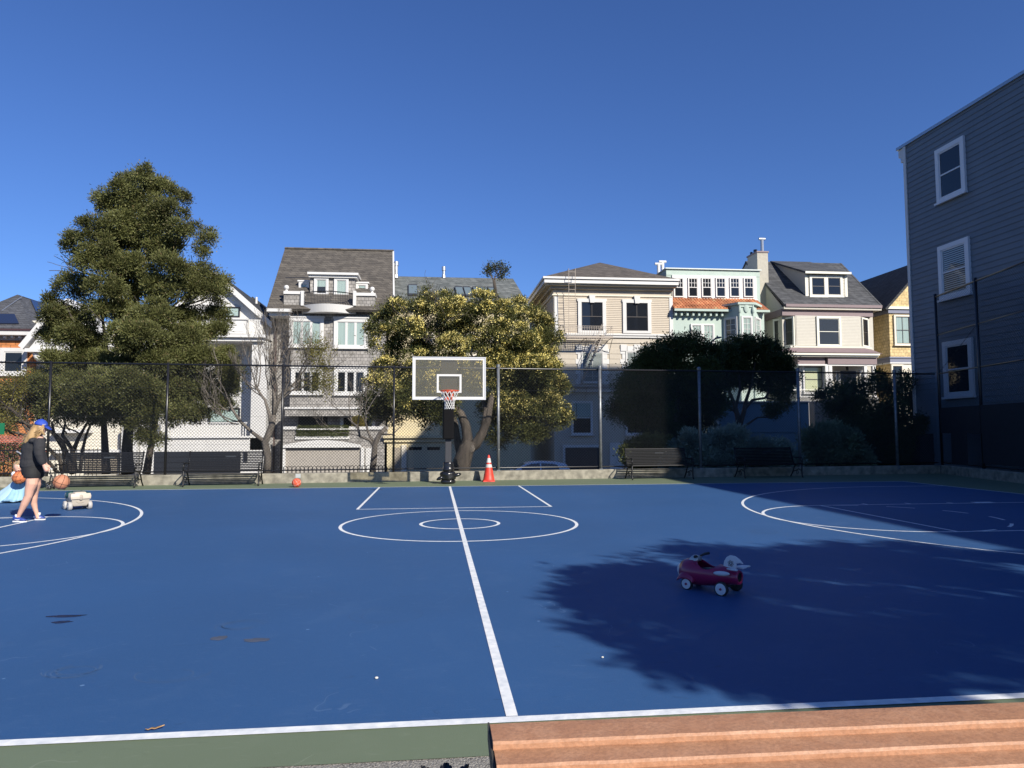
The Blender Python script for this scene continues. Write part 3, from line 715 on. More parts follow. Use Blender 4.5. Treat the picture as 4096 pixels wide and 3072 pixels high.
def bow(t): return Vector((bx0+(bx1-bx0)*t, Y3-.25-.75*math.sin(PI*t), 0))
vs = []
for k in range(N_+1):
    p = bow(k/N_)
    vs += [(p.x, p.y+.0, zc1), (p.x, p.y+.12, zc0), (p.x, Y3+.3, zc1), (p.x, Y3+.3, zc0)]
fs = []
for k in range(N_):
    a, c_ = 4*k, 4*k+4; fs += [(a, c_, c_+1, a+1)[::-1], (a, a+2, c_+2, c_)[::-1], (a+1, c_+1, c_+3, a+3)[::-1]]
bc.add(vs, fs); bco = bc.build('curved_balcony', white2, h)
b = MB(); b.tube([Vector((bow(k/N_).x, bow(k/N_).y, zr)) for k in range(N_+1)], .03, 6)
for k in range(1, 34):
    p = bow(k/34); b.tube([(p.x, p.y, zc1), (p.x, p.y, zr)], .012, 4)
b.tube([Vector((bow(k/N_).x, bow(k/N_).y, zc1+.12)) for k in range(N_+1)], .015, 4); b.build('railing', black_metal, bco)
for px in (1209, 1418):
    b = MB(); fbox(b, px-6, 1163, px+6, 1222, Y3-.3, .12, .2); b.build('balcony_post', white2, bco)
b = MB(); fbox(b, 1206, 1162, 1424, 1168, Y3-.3, .2, 0)
for (a, c_, cc, dd_, lk) in ((1157, 1272, 1296, 1388, 'curtain'), (1336, 1275, 1472, 1392, 'curtain'), (1165, 1474, 1291, 1576, 'dark'), (1336, 1474, 1469, 1578, 'dark')):
    x0_, x1_, z0_, z1_ = rect(a, c_, cc, dd_, Y3)
    w = window(h, frame(Y3), x0_, x1_, z0_, z1_, white2, tw_=.2, look=lk, split=False, cols=3, muntin=.14, head=.1)
b = MB(); fbox(b, 1160, 1462, 1545, 1470, Y3, .12, 0); b.build('band', white2, h)
p0, p1 = at(1104, 1268, Y=Y3+.85), at(1104, 1890, Y=Y3+.85); MB().tube([p0, (p0.x, p0.y, p1.z)], .07, 8).build('drainpipe', mat('brown_pipe', (.08, .055, .05), .5), h)
# lower porch storey
b = MB(); fbox(b, 1140, 1632, 1548, 1664, Y3-.9, 0, .9); lo = b.build('lower_eave', grey_sh, h)
b = MB(); fbox(b, 1136, 1628, 1552, 1636, Y3-.98, 0, .9); b.build('eave_trim', white2, lo)
b = MB(); fbox(b, 1193, 1662, 1310, 1716, Y3, .03, 0); b.build('dark_doorway', dark_room, h)
pwin(h, 1362, 1658, 1500, 1726, Y3, white2, look='dark', cols=2, split=False, tw_=.14)
b = MB(); fbox(b, 1130, 1712, 1548, 1893, Y3-1.2, 0, 1.2); gw = b.build('garage_wing', grey_sh, h)
b = MB(); fbox(b, 1126, 1706, 1186, 1718, Y3-1.2, .1, .4); fbox(b, 1396, 1706, 1552, 1718, Y3-1.2, .1, .4); fbox(b, 1180, 1745, 1398, 1757, Y3-1.2, .1, 0); fbox(b, 1187, 1714, 1396, 1719, Y3-1.2, .2, 0); b.build('ledge', white2, gw)
vs = []; x0_, x1_, z0_, z1_ = rect(1130, 1760, 1446, 1790, Y3-1.2)
for k in range(17):
    t = k/16; vs += [(x0_+(x1_-x0_)*t, Y3-1.34, z0_), (x0_+(x1_-x0_)*t, Y3-1.34, z0_+.14+(z1_-z0_-.14)*math.sin(PI*t))]
b = MB().add(vs, [(2*k, 2*k+2, 2*k+3, 2*k+1) for k in range(16)]); ar = b.build('arched_lintel', white2, gw); ar.modifiers.new('s', 'SOLIDIFY').thickness = -.13
b = MB(); fbox(b, 1140, 1798, 1443, 1893, Y3-1.2, .03, 0); b.build('garage_door', mat('greige_door', (.34, .31, .27), .6, var=.08), gw)
b = MB(); fbox(b, 1128, 1790, 1141, 1893, Y3-1.2, .16, 0); fbox(b, 1443, 1790, 1456, 1893, Y3-1.2, .16, 0); b.build('door_jamb', white2, gw)
b = MB(); fbox(b, 1462, 1792, 1504, 1893, Y3-1.2, .05, 0); b.build('side_door', white, gw)

# ---- yellow house behind the flowering tree
Y4 = 43.2
h = thing('house', 'pale yellow house with grey shingle roof and skylights behind the flowering tree', 'house', (-4.5, Y4+5, ZB))
yel = mat('yellow_stucco', (.56, .48, .3), .75, var=.06, bump=.1)
roof_g = shingle('grey_roof_shingle', (.085, .095, .09), (.16, .17, .16), (.05, .055, .055), .42, .15)
x0, x1, z0, z1 = rect(1552, 1225, 2120, 1893, Y4+.4)
MB().box(x0, x1, Y4+.4, Y4+11, ZB, z1-.1).build('wall', yel, h)
e1, e2 = at(1548, 1222, Y=Y4), at(2122, 1230, Y=Y4); r1, r2 = at(1560, 1105, Y=Y4+5.5), at(2052, 1114, Y=Y4+5.5)
e1.z = e2.z = (e1.z+e2.z)/2; r1.z = r2.z = (r1.z+r2.z)/2
rf = MB().slab([e1, e2, r2, r1], .15).slab([r1, r2, Vector((r2.x, Y4+11, e1.z)), Vector((r1.x, Y4+11, e1.z))], .15).build('roof', roof_g, h)
MB().add([e2, Vector((r2.x, Y4+11, e2.z)), r2, e1, Vector((r1.x, Y4+11, e1.z)), r1], [(0, 1, 2), (3, 5, 4)]).build('gable_end', yel, h)
for (a, c_, t0, t1) in ((1632, 1671, .3, .66), (1834, 1868, .3, .62), (1871, 1903, .3, .62), (1912, 1974, .3, .62), (1977, 2012, .28, .62)):
    s0, s1 = (a-1548)/(2122-1548), (c_-1548)/(2122-1548)
    def rp(s, t, l): 
        p = (e1.lerp(e2, s)).lerp(r1.lerp(r2, s+(.5-s)*-.0), t); return p+Vector((0, -.45, .55)).normalized()*l
    sk = MB().slab([rp(s0, t0, .12), rp(s1, t0, .12), rp(s1, t1, .12), rp(s0, t1, .12)], .14).build('skylight', mat('skylight_frame', (.05, .05, .05), .4), rf)
    e = .004; MB().slab([rp(s0+e, t0+.04, .13), rp(s1-e, t0+.04, .13), rp(s1-e, t1-.04, .13), rp(s0+e, t1-.04, .13)], .006).build('pane', mat('skylight_glass', (.16, .2, .2), .06, spec=.9), sk)
flue(h, 1585, 1048, 1112, Y4+4, .12, steel, 'ring'); flue(h, 1775, 1068, 1112, Y4+5.4, .1, steel, 'ring')
flue(h, 2093, 1198, 1240, Y4+4, .08, white2)
flue(h, 2174, 1114, 1160, Y4+8, .09, steel, None)
b = MB(); fbox(b, 1538, 1752, 1830, 1893, Y4-1.4, 0, 1.8); gw = b.build('garage_wing', yel, h)
b = MB(); fbox(b, 1532, 1742, 1836, 1752, Y4-1.4, .3, 1.5); fbox(b, 1536, 1752, 1832, 1768, Y4-1.4, .14, 0); b.build('cornice', yel, gw)
b = MB(); fbox(b, 1550, 1692, 1760, 1742, Y4-.9, 0, 1.2); b.build('upper_parapet', yel, h)
b = MB(); fbox(b, 1628, 1786, 1790, 1893, Y4-1.4, .03, 0); gd = b.build('garage_door', mat('yellow_door', (.5, .42, .27), .6), gw)
for a, c_ in ((1636, 1687), (1709, 1760)):
    b = MB(); fbox(b, a, 1788, c_, 1800, Y4-1.4, .045, 0); b.build('door_window', glass_dark, gd)
b = MB(); fbox(b, 1606, 1780, 1626, 1893, Y4-1.4, .12, 0); b.build('pilaster', cream, gw)
b = MB(); fbox(b, 1570, 1790, 1602, 1893, Y4-1.4, .03, 0); b.build('side_door', mat('tan_door', (.3, .26, .2)), gw)
for a in (1650, 1820, 1960):
    pwin(h, a, 1330, a+90, 1420, Y4+.4, cream, look='dark', tw_=.15)

# ---- tan house with fire escape
Y5 = 43.0
h = thing('house', 'tan clapboard house with deep cornice, iron fire escape and two dark upper windows', 'house', (6.5, Y5+5, ZB))
tan = mat('tan_paint', (.45, .385, .3), .65, var=.04, bump=.05)
tan2 = mat('tan_block', (.46, .405, .325), .7, var=.05, bump=.08)
x0, x1, z0, z1 = rect(2216, 1140, 2691, 1893, Y5)
TX0, TX1 = x0, x1
MB().box(x0, x1, Y5, Y5+13, ZB, z1).build('wall', tan2, h)
xs0, xs1, zs0, zs1 = rect(2232, 1186, 2678, 1336, Y5); lap(xs0, xs1, zs0, zs1, Y5-.001, .115, .035).build('clapboard', tan, h)
def ybox(par, name, m, py0, py1, out, px0=2216, px1=2691, side=True, back=.2):
    z1_, z0_ = fz(2450, py0, Y5-out), fz(2450, py1, Y5-out)
    b = MB(); b.box(TX0-(out if side else 0), TX1+(out*.4 if side else 0), Y5-out, (Y5+13.2 if side else Y5+back), z0_, z1_); return b.build(name, m, par)
crn = ybox(h, 'cornice', white2, 1110, 1118, .75); ybox(h, 'cornice_band', white2, 1121, 1135, .66); ybox(h, 'soffit', mat('tan_soffit', (.5, .44, .33), .7), 1134, 1144, .5); ybox(h, 'frieze_moulding', tan2, 1144, 1158, .22)
ybox(h, 'frieze_cap', cream, 1180, 1185, .08)
for a, c_ in ((2218, 2233), (2678, 2692)):
    b = MB(); fbox(b, a, 1186, c_, 1336, Y5, .06, 0); b.build('pilaster', white, h)
b = MB(); fbox(b, 2216, 1334, 2694, 1341, Y5, .16, 0); fbox(b, 2216, 1341, 2694, 1350, Y5, .1, 0); b.build('band', white, h)
b = MB(); fbox(b, 2216, 1369, 2692, 1372, Y5, .05, 0); b.build('string_course', tan2, h)
# hip roof
ea = Vector((TX0-.75, Y5-.75, fz(2450, 1112, Y5-.75))); eb_ = Vector((TX1+.3, Y5-.75, ea.z)); ap = at(2399, 1050, Y=Y5+5.5); ap2 = Vector((ap.x, Y5+8.5, ap.z)); ec = Vector((eb_.x, Y5+13.4, ea.z)); ed = Vector((ea.x, Y5+13.4, ea.z))
roof_t = shingle('taupe_roof_shingle', (.085, .07, .055), (.13, .11, .09), (.04, .035, .03), .4, .12)
MB().slab([ea, eb_, ap], .1).slab([eb_, ec, ap2, ap], .1).slab([ec, ed, ap2], .1).slab([ed, ea, ap, ap2], .1).build('roof', roof_t, h)
for (a, c_, cc, dd_) in ((2311, 1196, 2423, 1333), (2490, 1199, 2603, 1334)):
    x0_, x1_, z0_, z1_ = rect(a, c_, cc, dd_, Y5)
    w = window(h, frame(Y5), x0_, x1_, z0_, z1_, white, sm=mat('dark_sash', (.06, .05, .045), .4), tw_=.22, look='dark', upper=(2, 1), sill=False, out=.09)
    xm_ = (x0_+x1_)/2
    MB().box(x0_-.05, x0_+.28, Y5-.11, Y5, z1_-.16, z1_).box(x1_-.28, x1_+.05, Y5-.11, Y5, z1_-.16, z1_).build('corner_ear', white, w)
    MB().add([(xm_-.2, Y5-.2, z1_+.22), (xm_+.2, Y5-.2, z1_+.22), (xm_+.13, Y5-.2, z1_-.26), (xm_-.13, Y5-.2, z1_-.26), (xm_-.2, Y5, z1_+.22), (xm_+.2, Y5, z1_+.22), (xm_+.13, Y5, z1_-.26), (xm_-.13, Y5, z1_-.26)],
         [(3, 2, 1, 0), (0, 1, 5, 4), (1, 2, 6, 5), (2, 3, 7, 6), (3, 0, 4, 7)]).build('keystone', white, w)
# rusticated blocks
blks = [MB(), MB(), MB()]
for r_ in range(9):
    pa, pb_ = 1396+20.3*r_, 1396+20.3*(r_+1)-1.2
    for i_, (a, c_) in enumerate(((2222, 2303), (2438, 2482), (2622, 2690))):
        fbox(blks[i_], a, pa, c_, pb_, Y5, .035, 0)
for q in blks: q.build('rusticated_blocks', tan2, h)
for (a, cc) in ((2325, 2413), (2503, 2595)):
    x0_, x1_, z0_, z1_ = rect(a, 1406, cc, 1530, Y5); w = window(h, frame(Y5), x0_, x1_, z0_, z1_, white, tw_=.06, look='blind', cols=2, split=False, out=.06)
    q = MB()
    for r_ in range(7):
        e = 8 if r_ % 2 else 0
        fbox(q, a-22+e, 1396+20.3*r_, a-1, 1396+20.3*(r_+1)-1, Y5, .05, 0); fbox(q, cc+1, 1396+20.3*r_, cc+24-e, 1396+20.3*(r_+1)-1, Y5, .05, 0)
    for k in range(5):
        pa = a-20+k*(cc-a+42)/5; fbox(q, pa, 1378+(6 if k % 2 else 0), pa+(cc-a+42)/5-2, 1404, Y5, .06+.03*(1-k % 2), 0)
    q.build('quoins', white, w)
b = MB(); fbox(b, 2216, 1554, 2694, 1568, Y5, .14, 0); b.build('band', white, h)
pwin(h, 2284, 1604, 2370, 1738, Y5, white, look='half', tw_=.1); pwin(h, 2500, 1604, 2590, 1738, Y5, white, look='dark', tw_=.1)
b = MB(); fbox(b, 2252, 1780, 2406, 1893, Y5, .1, 0); gf = b.build('garage_frame', white, h)
b = MB(); fbox(b, 2262, 1790, 2398, 1893, Y5-.1, .03, 0); b.build('garage_door', mat('dark_garage', (.03, .03, .033), .5), gf)
b = MB(); fbox(b, 2440, 1770, 2660, 1893, Y5, .1, 0); b.build('garage_frame', white, h)
flue(h, 2634, 1056, 1120, Y5+4, .11, white2); flue(h, 2650, 1047, 1120, Y5+4.3, .11, white2)
# fire escape
iron = mat('tan_iron', (.34, .29, .24), .5)
fe = tag(thing('x', 'x', 'x', (0, 0, 0)))
bpy.data.objects.remove(fe)
fe = MB(); yo = Y5-1.1
def pt(px, py, y): return at(px, py, Y=y)
for (pL, pR, yp, yt) in ((2244, 2452, 1346, 1304), (2250, 2452, 1541, 1497)):
    a, c_ = pt(pL, yp, yo), pt(pR, yp, yo); z = (a.z+c_.z)/2; zt_ = z+(pt(2340, yt, yo).z-pt(2340, yp, yo).z)
    for k in range(7): yy = Y5-.14-(.96)*k/6; fe.box(a.x, c_.x, yy-.02, yy+.02, z-.03, z)
    fe.box(a.x, c_.x, yo-.03, yo+.03, z-.08, z+.02)
    for xx in (a.x, c_.x, (a.x+c_.x)/2): fe.box(xx-.02, xx+.02, yo, Y5-.04, z-.07, z-.03); fe.tube([(xx, yo+.1, z-.05), (xx, Y5-.06, z-.85)], .02, 4)
    n = 22
    for k in range(n+1): xx = a.x+(c_.x-a.x)*k/n; fe.tube([(xx, yo, z), (xx, yo, zt_)], .012, 4)
    for zz in (zt_, z+(zt_-z)*.82): fe.tube([(a.x, Y5-.05, zz), (a.x, yo, zz), (c_.x, yo, zz), (c_.x, Y5-.05, zz)], .016, 4)
g0 = None
a, c_ = pt(2275, 1348, yo+.3), pt(2301, 1348, yo+.3); zt_ = pt(2275, 1068, Y5-1.35).z
for xx in (a.x, c_.x): fe.tube([(xx, yo+.3, a.z), (xx, Y5-1.0, zt_), (xx-.35, Y5-.55, zt_-.45), (xx-.5, Y5+.4, zt_-1.2)], .018, 4)
k = 0; z = a.z
while z < zt_-.2:
    t = (z-a.z)/(zt_-a.z); yy = yo+.3+(Y5-1.0-yo-.3)*t; fe.tube([(a.x, yy, z), (c_.x, yy, z)], .014, 4); z += .36
A0, A1 = pt(2404, 1346, yo+.5), pt(2320, 1541, yo+.5)
for dy in (0, .42):
    fe.tube([A0+Vector((0, dy-.5, 0)), A1+Vector((0, dy-.5, 0))], .035, 4); fe.tube([A0+Vector((.05, dy-.5, .75)), A1+Vector((.05, dy-.5, .75))], .015, 4)
for k in range(13):
    p = A0.lerp(A1, k/12); fe.box(p.x-.12, p.x+.12, p.y-.5, p.y-.08, p.z-.01, p.z+.015)
fe.build('fire_escape', iron, h)

# ---- mint green house with tile roof
Y6 = 43.0
h = thing('house', 'mint green stucco house with orange clay tile eave and a polygonal bay window', 'house', (14, Y6+5, ZB))
mint = mat('mint_stucco', (.4, .48, .425), .8, var=.05, vscale=3, bump=.15, bscale=12)
x0, x1, z0, z1 = rect(2693, 1225, 3064, 1893, Y6)
GX0, GX1 = x0, x1
MB().box(x0, x1, Y6, Y6+12, ZB, z1).build('wall', mint, h)
yt_ = Y6+1.3
xa, xb, za, zb = rect(2666, 1080, 3040, 1235, yt_)
MB().box(xa, xb, yt_, Y6+12, z1-.02, zb).build('upper_storey', mint, h)
xa2, xb2, za2, zb2 = rect(2688, 1104, 3024, 1196, yt_)
lap(xa, xb, zb2, zb-.1, yt_-.003, .35, .02).build('upper_siding', mint, h)
b = MB(); b.box(xa-.08, xb+.08, yt_-.12, Y6+12.1, zb, zb+.07); b.build('roof', mat('pale_coping', (.55, .6, .57), .5), h)
b = MB(); b.box(xa2, xb2, yt_-.08, yt_, za2, zb2); b.box(xa2-.05, xb2+.05, yt_-.14, yt_, za2-.06, za2); wb = b.build('window_band', white2, h)
for (a, c_, lk) in ((2694, 2734, 'dark'), (2751, 2791, 'dark'), (2806, 2846, 'dark'), (2862, 2902, 'dark'), (2918, 2958, 'dark'), (2974, 3014, 'dark')):
    x0_, x1_, z0_, z1_ = rect(a, 1111, c_, 1189, yt_-.08); window(wb, frame(yt_-.08), x0_, x1_, z0_, z1_, white2, tw_=.035, look=lk, upper=(3, 2), sill=False, out=.05, sashw=.045)
# clay tiles: half-round rows
tile = leafmat('clay_tile', (.3, .1, .045), (.44, .19, .09), (.46, .3, .15), trans=0, nscale=1.2, rough=.7)
tm_ = MB(); zt_, zb_ = fz(2870, 1196, yt_), fz(2870, 1236, Y6-.45); yb_ = Y6-.45
ncol = int((GX1-GX0+.05)/.2); nrow = 7
for i in range(ncol):
    xx = GX0-.0+.2*(i+.5)
    for r_ in range(nrow):
        t0, t1 = r_/nrow, (r_+1.15)/nrow
        A_ = Vector((xx, yt_+(yb_-yt_)*t0, zt_+(zb_-zt_)*t0)); B2 = Vector((xx, yt_+(yb_-yt_)*min(t1, 1.03), zt_+(zb_-zt_)*min(t1, 1.03)))
        vs = []
        for (p, rr, up) in ((A_, .075, 0), (B2, .1, .03)):
            for k in range(7):
                q = PI*k/6; vs.append((p.x+rr*math.cos(q)*1.05, p.y, p.z+up+rr*math.sin(q)))
        tm_.add(vs, [(k, k+1, k+8, k+7) for k in range(6)]+[(7, 8, 9, 10, 11, 12, 13)])
tr_ = tm_.build('tile_roof', tile, h, smooth=False)
MB().slab([(GX0, yt_, zt_), (GX0, yb_, zb_), (GX1+.15, yb_, zb_), (GX1+.15, yt_, zt_)], .06).build('roof_deck', mat('tile_under', (.3, .09, .04)), tr_)
MB().box(GX0, GX1+.15, yb_-.08, yb_+.03, zb_-.16, zb_-.02).build('gutter', mint, h)
b = MB()
for k in range(9): xx = GX0+.15+k*(fx(2895, 1250, Y6)-GX0-.2)/8.5; b.box(xx-.06, xx+.06, Y6-.35, Y6, zb_-.42, zb_-.22)
b.build('corbels', mint, h)
for a, c_ in ((2762, 2808), (2808, 2856)):
    pwin(h, a, 1296, c_, 1385, Y6, white2, look='curtain' if a < 2800 else 'curtain', cols=3, rows=3, split=False, tw_=.09)
# bay
bx = [fx(2893, 1300, Y6), fx(2958, 1300, Y6-1), fx(3014, 1300, Y6-1), fx(3040, 1300, Y6)]
byy = [Y6, Y6-1.0, Y6-1.0, Y6]; zb0 = -.6; zb1 = fz(2986, 1219, Y6-1)
vs = [(bx[i], byy[i], zb0) for i in range(4)]+[(bx[i], byy[i], zb1) for i in range(4)]
bay = MB().add(vs, [(0, 1, 5, 4), (1, 2, 6, 5), (2, 3, 7, 6), (4, 5, 6, 7), (3, 2, 1, 0)]).build('bay', mint, h)
vs = [(bx[i]+(-.12 if i < 2 else .12), byy[i]-.12, zb1) for i in range(4)]+[(bx[i]+(-.12 if i < 2 else .12), byy[i]-.12, zb1+.14) for i in range(4)]
MB().add(vs, [(0, 1, 5, 4), (1, 2, 6, 5), (2, 3, 7, 6), (4, 5, 6, 7), (3, 2, 1, 0), (3, 0, 4, 7)]).build('bay_cornice', mint, bay)
zlo, zhi = fz(2986, 1389, Y6-1), fz(2986, 1265, Y6-1)
for i in range(3):
    O_ = Vector((bx[i], byy[i], 0)); e_ = Vector((bx[i+1], byy[i+1], 0))-O_; Lw = e_.length; u_ = e_/Lw; n_ = Vector((u_.y, -u_.x, 0))
    window(bay, (O_, u_, n_), Lw*.1, Lw*.9, zlo, zhi, white2, tw_=.1, look='brown' if i == 0 else 'curtain', cols=2, rows=5, split=False, sill=False)
p = Vector(((bx[1]+bx[2])/2, Y6-1.04, fz(2986, 1232, Y6-1)))
MB().ell(p, (.17, .06, .3), 12, 8).box(p.x-.38, p.x+.38, p.y-.02, p.y+.04, p.z+.05, p.z+.16).build('crest', mint, bay)
for xx in (bx[1]+.02, bx[2]-.02): MB().tube([(xx, Y6-1.03, zb0), (xx, Y6-1.03, zb1)], .06, 8).ell((xx, Y6-1.05, zb1-.35), (.1, .1, .22), 8, 6).build('colonnette', mint, bay)
# street-level pieces seen between the trees
pwin(h, 2730, 1620, 2800, 1700, Y6, white2, look='dark')

# ---- beige and mauve house
Y7 = 43.0
h = thing('house', 'beige clapboard house with mauve bands, slate-dark roof, dormer and front porch', 'house', (21, Y7+5, ZB))
beige = mat('beige_paint', (.48, .45, .38), .65, var=.04)
mauve = mat('mauve_paint', (.2, .145, .15), .6, var=.06)
ivory = mat('ivory_trim', (.68, .66, .56), .5)
roof_s = shingle('slate_roof', (.05, .052, .055), (.085, .087, .09), (.028, .028, .03), .4, .17)
MX0, MX1 = fx(3129, 1300, Y7), fx(3492, 1300, Y7); ez = fz(3310, 1222, Y7-.3)
MB().box(MX0, MX1, Y7, Y7+12, ZB, ez).build('wall', beige, h)
r1, r2 = at(3093, 1048, Y=Y7+5), at(3367, 1052, Y=Y7+5); r1.z = r2.z = (r1.z+r2.z)/2
e1, e2 = Vector((MX0-.05, Y7-.5, ez)), Vector((MX1+.4, Y7-.5, ez))
r1.x = MX0-.05
bz = Vector((0, 0, 0))
rf = MB().slab([e1, e2, r2, r1], .15).slab([r1, r2, Vector((e2.x, Y7+11, ez)), Vector((e1.x, Y7+11, ez))], .15).slab([e2, Vector((e2.x, Y7+11, ez)), r2], .15).build('roof', roof_s, h)
MB().add([(MX0, Y7, ez), (MX0, Y7+11, ez), (MX0, Y7+5, r1.z-.15)], [(0, 1, 2)]).build('gable_end', beige, h)
frs = (Vector((MX0, Y7+11, 0)), Vector((0, -1, 0)), Vector((-1, 0, 0)))
z = ez
sdm = MB()
while z < r1.z-.3:
    t = (z-ez)/(r1.z-ez); lap(t*6*1.0+.1, 11-5*t-.1, z, z+.12, 0, .12, .02, sdm, frs); z += .12
sdm.build('gable_siding', beige, h)
MB().box(MX0, MX1+.3, Y7-.58, Y7-.45, ez-.16, ez+.02).build('gutter', mauve, h)
MB().box(MX0-.1, MX1+.3, Y7-.5, Y7+11, ez-.3, ez-.16).build('soffit', beige, h)
b = MB(); fbox(b, 3129, 1238, 3492, 1264, Y7-.2, .1, .3); b.build('frieze', mauve, h)
b = MB(); b.box(MX0-.15, MX0, Y7-.2, Y7+11, fz(3129, 1264, Y7), fz(3129, 1238, Y7)); b.build('side_frieze', mauve, h)
# chimney
c0 = at(3054, 1090, Y=Y7+1.6); c1 = at(3091, 1090, Y=Y7+1.6); zt_ = fz(3072, 1012, Y7+1.6)
ch = MB().box(MX0-.55, MX0+.2, Y7+2.1, Y7+3.6, ZB, zt_+.15).build('chimney', mat('beige_stucco', (.42, .39, .32), .8, var=.1, bump=.3, bscale=15), h)
MB().box(MX0-.6, MX0+.25, Y7+2.05, Y7+3.65, zt_+.15, zt_+.25).build('chimney_cap', mauve, ch)
MB().tube([(MX0+.0, Y7+2.5, zt_+.2), (MX0+.0, Y7+2.5, zt_+1.2)], .11, 10).tube([(MX0-.22, Y7+2.5, zt_+1.2), (MX0+.22, Y7+2.5, zt_+1.2)], .09, 8).build('flue', steel, ch)
MB().tube([(MX0-.2, Y7+3.1, zt_+.2), (MX0-.2, Y7+3.1, zt_+.6)], .13, 10).tube([(MX0-.35, Y7+3.4, zt_+.2), (MX0-.35, Y7+3.4, zt_+.5)], .09, 8).build('flue', black_metal, ch)
# dormer
yd = Y7+.55
dx0, dx1, dz0, dz1 = rect(3222, 1092, 3387, 1205, yd)
dm = MB().box(dx0, dx1, yd, yd+3.4, dz0-.1, dz1).build('dormer', beige, h)
lap(dx0+.15, dx1-.15, dz0, dz1-.02, yd-.002, .1, .02).build('dormer_siding', beige, dm)
dr = [(dx0-.15, yd-.3, dz1+.02), (dx1+.15, yd-.3, dz1+.02), (dx1+.0, Y7+5.0, r1.z+.05), (dx0-.15, Y7+5.0, r1.z+.05)]
MB().slab(dr, .12).build('dormer_roof', roof_s, dm)
MB().add([(dx0-.001, yd, dz1), (dx0-.001, yd, dz0), (dx0-.001, Y7+5, r1.z)], [(0, 1, 2)]).build('dormer_cheek', beige, dm)
MB().box(dx0-.15, dx1+.15, yd-.34, yd-.24, dz1-.12, dz1+.02).build('dormer_fascia', ivory, dm)
for xa_, xb_ in ((dx0-.03, dx0+.14), (dx1-.14, dx1+.03)): MB().box(xa_, xb_, yd-.04, yd, dz0, dz1).build('corner_board', ivory, dm)
for a, c_ in ((3237, 3304), (3301, 3368)):
    x0_, x1_, z0_, z1_ = rect(a, 1103, c_, 1186, yd); window(dm, frame(yd), x0_+(.0 if a < 3300 else .005), x1_, z0_, z1_, ivory, sm=mat('dark_sash', (.05,)*3), tw_=.15, look='dark', out=.05 if a < 3300 else .052)
# second storey: shallow angled bay
zlo, zhi = fz(3310, 1388, Y7-.6), fz(3310, 1264, Y7-.6)
bxs = [fx(3092, 1320, Y7+1.0), fx(3182, 1320, Y7-.6), fx(3441, 1320, Y7-.6), fx(3470, 1320, Y7)]; bys = [Y7+1.0, Y7-.6, Y7-.6, Y7]
vs = [(bxs[i], bys[i], zlo) for i in range(4)]+[(bxs[i], bys[i], zhi) for i in range(4)]
bay = MB().add(vs, [(0, 1, 5, 4), (1, 2, 6, 5), (2, 3, 7, 6), (4, 5, 6, 7), (3, 2, 1, 0)]).build('bay', beige, h)
yb7 = Y7-.6
for a, c_ in ((3186, 3264), (3363, 3438)):
    x0_, x1_, _, _ = rect(a, 1270, c_, 1380, yb7); lap(x0_, x1_, zlo+.1, zhi, yb7-.002, .095, .02).build('siding', beige, bay)
for i, lk in ((0, 'dark'), (2, 'dark')):
    O_ = Vector((bxs[i], bys[i], 0)); e_ = Vector((bxs[i+1], bys[i+1], 0))-O_; Lw = e_.length; u_ = e_/Lw; n_ = Vector((u_.y, -u_.x, 0))
    window(bay, (O_, u_, n_), .1, Lw-.05, zlo+.08, zhi-.05, ivory, sm=mat('dark_sash', (.05,)*3), tw_=.1, look=lk, cols=2, sill=False)
x0_, x1_, z0_, z1_ = rect(3265, 1266, 3362, 1386, yb7); window(bay, frame(yb7), x0_, x1_, z0_, z1_, ivory, tw_=.13, look='clear', sill=False)
# mauve skirt flaring out, cornice, frieze
def belt(name, m, offa, offb, za_, zb_):
    pts = [(bxs[0]-.2, Y7+1.2), (bxs[1]-.3, yb7), (bxs[2]+.1, yb7), (bxs[3]+.1, Y7)]
    v0 = [(x-(offa if i < 2 else -offa), y-offa, za_) for i, (x, y) in enumerate(pts)]; v1 = [(x-(offb if i < 2 else -offb), y-offb, zb_) for i, (x, y) in enumerate(pts)]
    return MB().add(v0+v1, [(0, 1, 5, 4), (1, 2, 6, 5), (2, 3, 7, 6), (4, 5, 6, 7), (3, 2, 1, 0)]).build(name, m, h)
zz = [fz(3310, y, yb7-.3) for y in (1384, 1390, 1412)]
belt('bay_ledge', ivory, .1, .12, zz[1], zz[0]+.02); belt('bay_skirt', mauve, .55, .08, zz[2], zz[1]-.002)
b = MB(); fbox(b, 3128, 1413, 3520, 1420, Y7-1.4, .12, 1.4); fbox(b, 3134, 1420, 3514, 1427, Y7-1.4, .0, 1.4); b.build('porch_cornice', ivory, h)
b = MB(); fbox(b, 3191, 1428, 3300, 1457, Y7-1.1, 0, 1.1); fbox(b, 3312, 1428, 3508, 1457, Y7-1.25, 0, 1.2); b.build('porch_frieze', mauve, h)
b = MB(); fbox(b, 3194, 1457, 3504, 1463, Y7-1.2, .0, .25); b.build('porch_beam', white2, h)
b = MB(); fbox(b, 3194, 1463, 3300, 1700, Y7-.7, 0, .7); b.build('lower_bay', white, h)
pwin(h, 3210, 1462, 3293, 1572, Y7-.7, white2, sm=mat('dark_sash', (.05,)*3), look='cream', tw_=.1)
for px in (3320, 3460, 3494, 3305):
    x_ = fx(px, 1500, Y7-1.1); b = MB().box(x_-.1, x_+.1, Y7-1.2, Y7-1.0, fz(px, 1600, Y7-1.1), fz(px, 1463, Y7-1.1)); b.build('porch_column', white2, h)
b = MB(); fbox(b, 3366, 1484, 3426, 1600, Y7, .06, 0); dr_ = b.build('front_door', mat('dark_door', (.03, .03, .035), .4), h)
MB().ell(at(3419, 1545, Y=Y7-.08), .03, 8, 6).build('door_handle', steel, dr_)
for a in (3340, 3436): pwin(h, a, 1484, a+18, 1540, Y7, white2, look='dark', tw_=.06, sill=False)
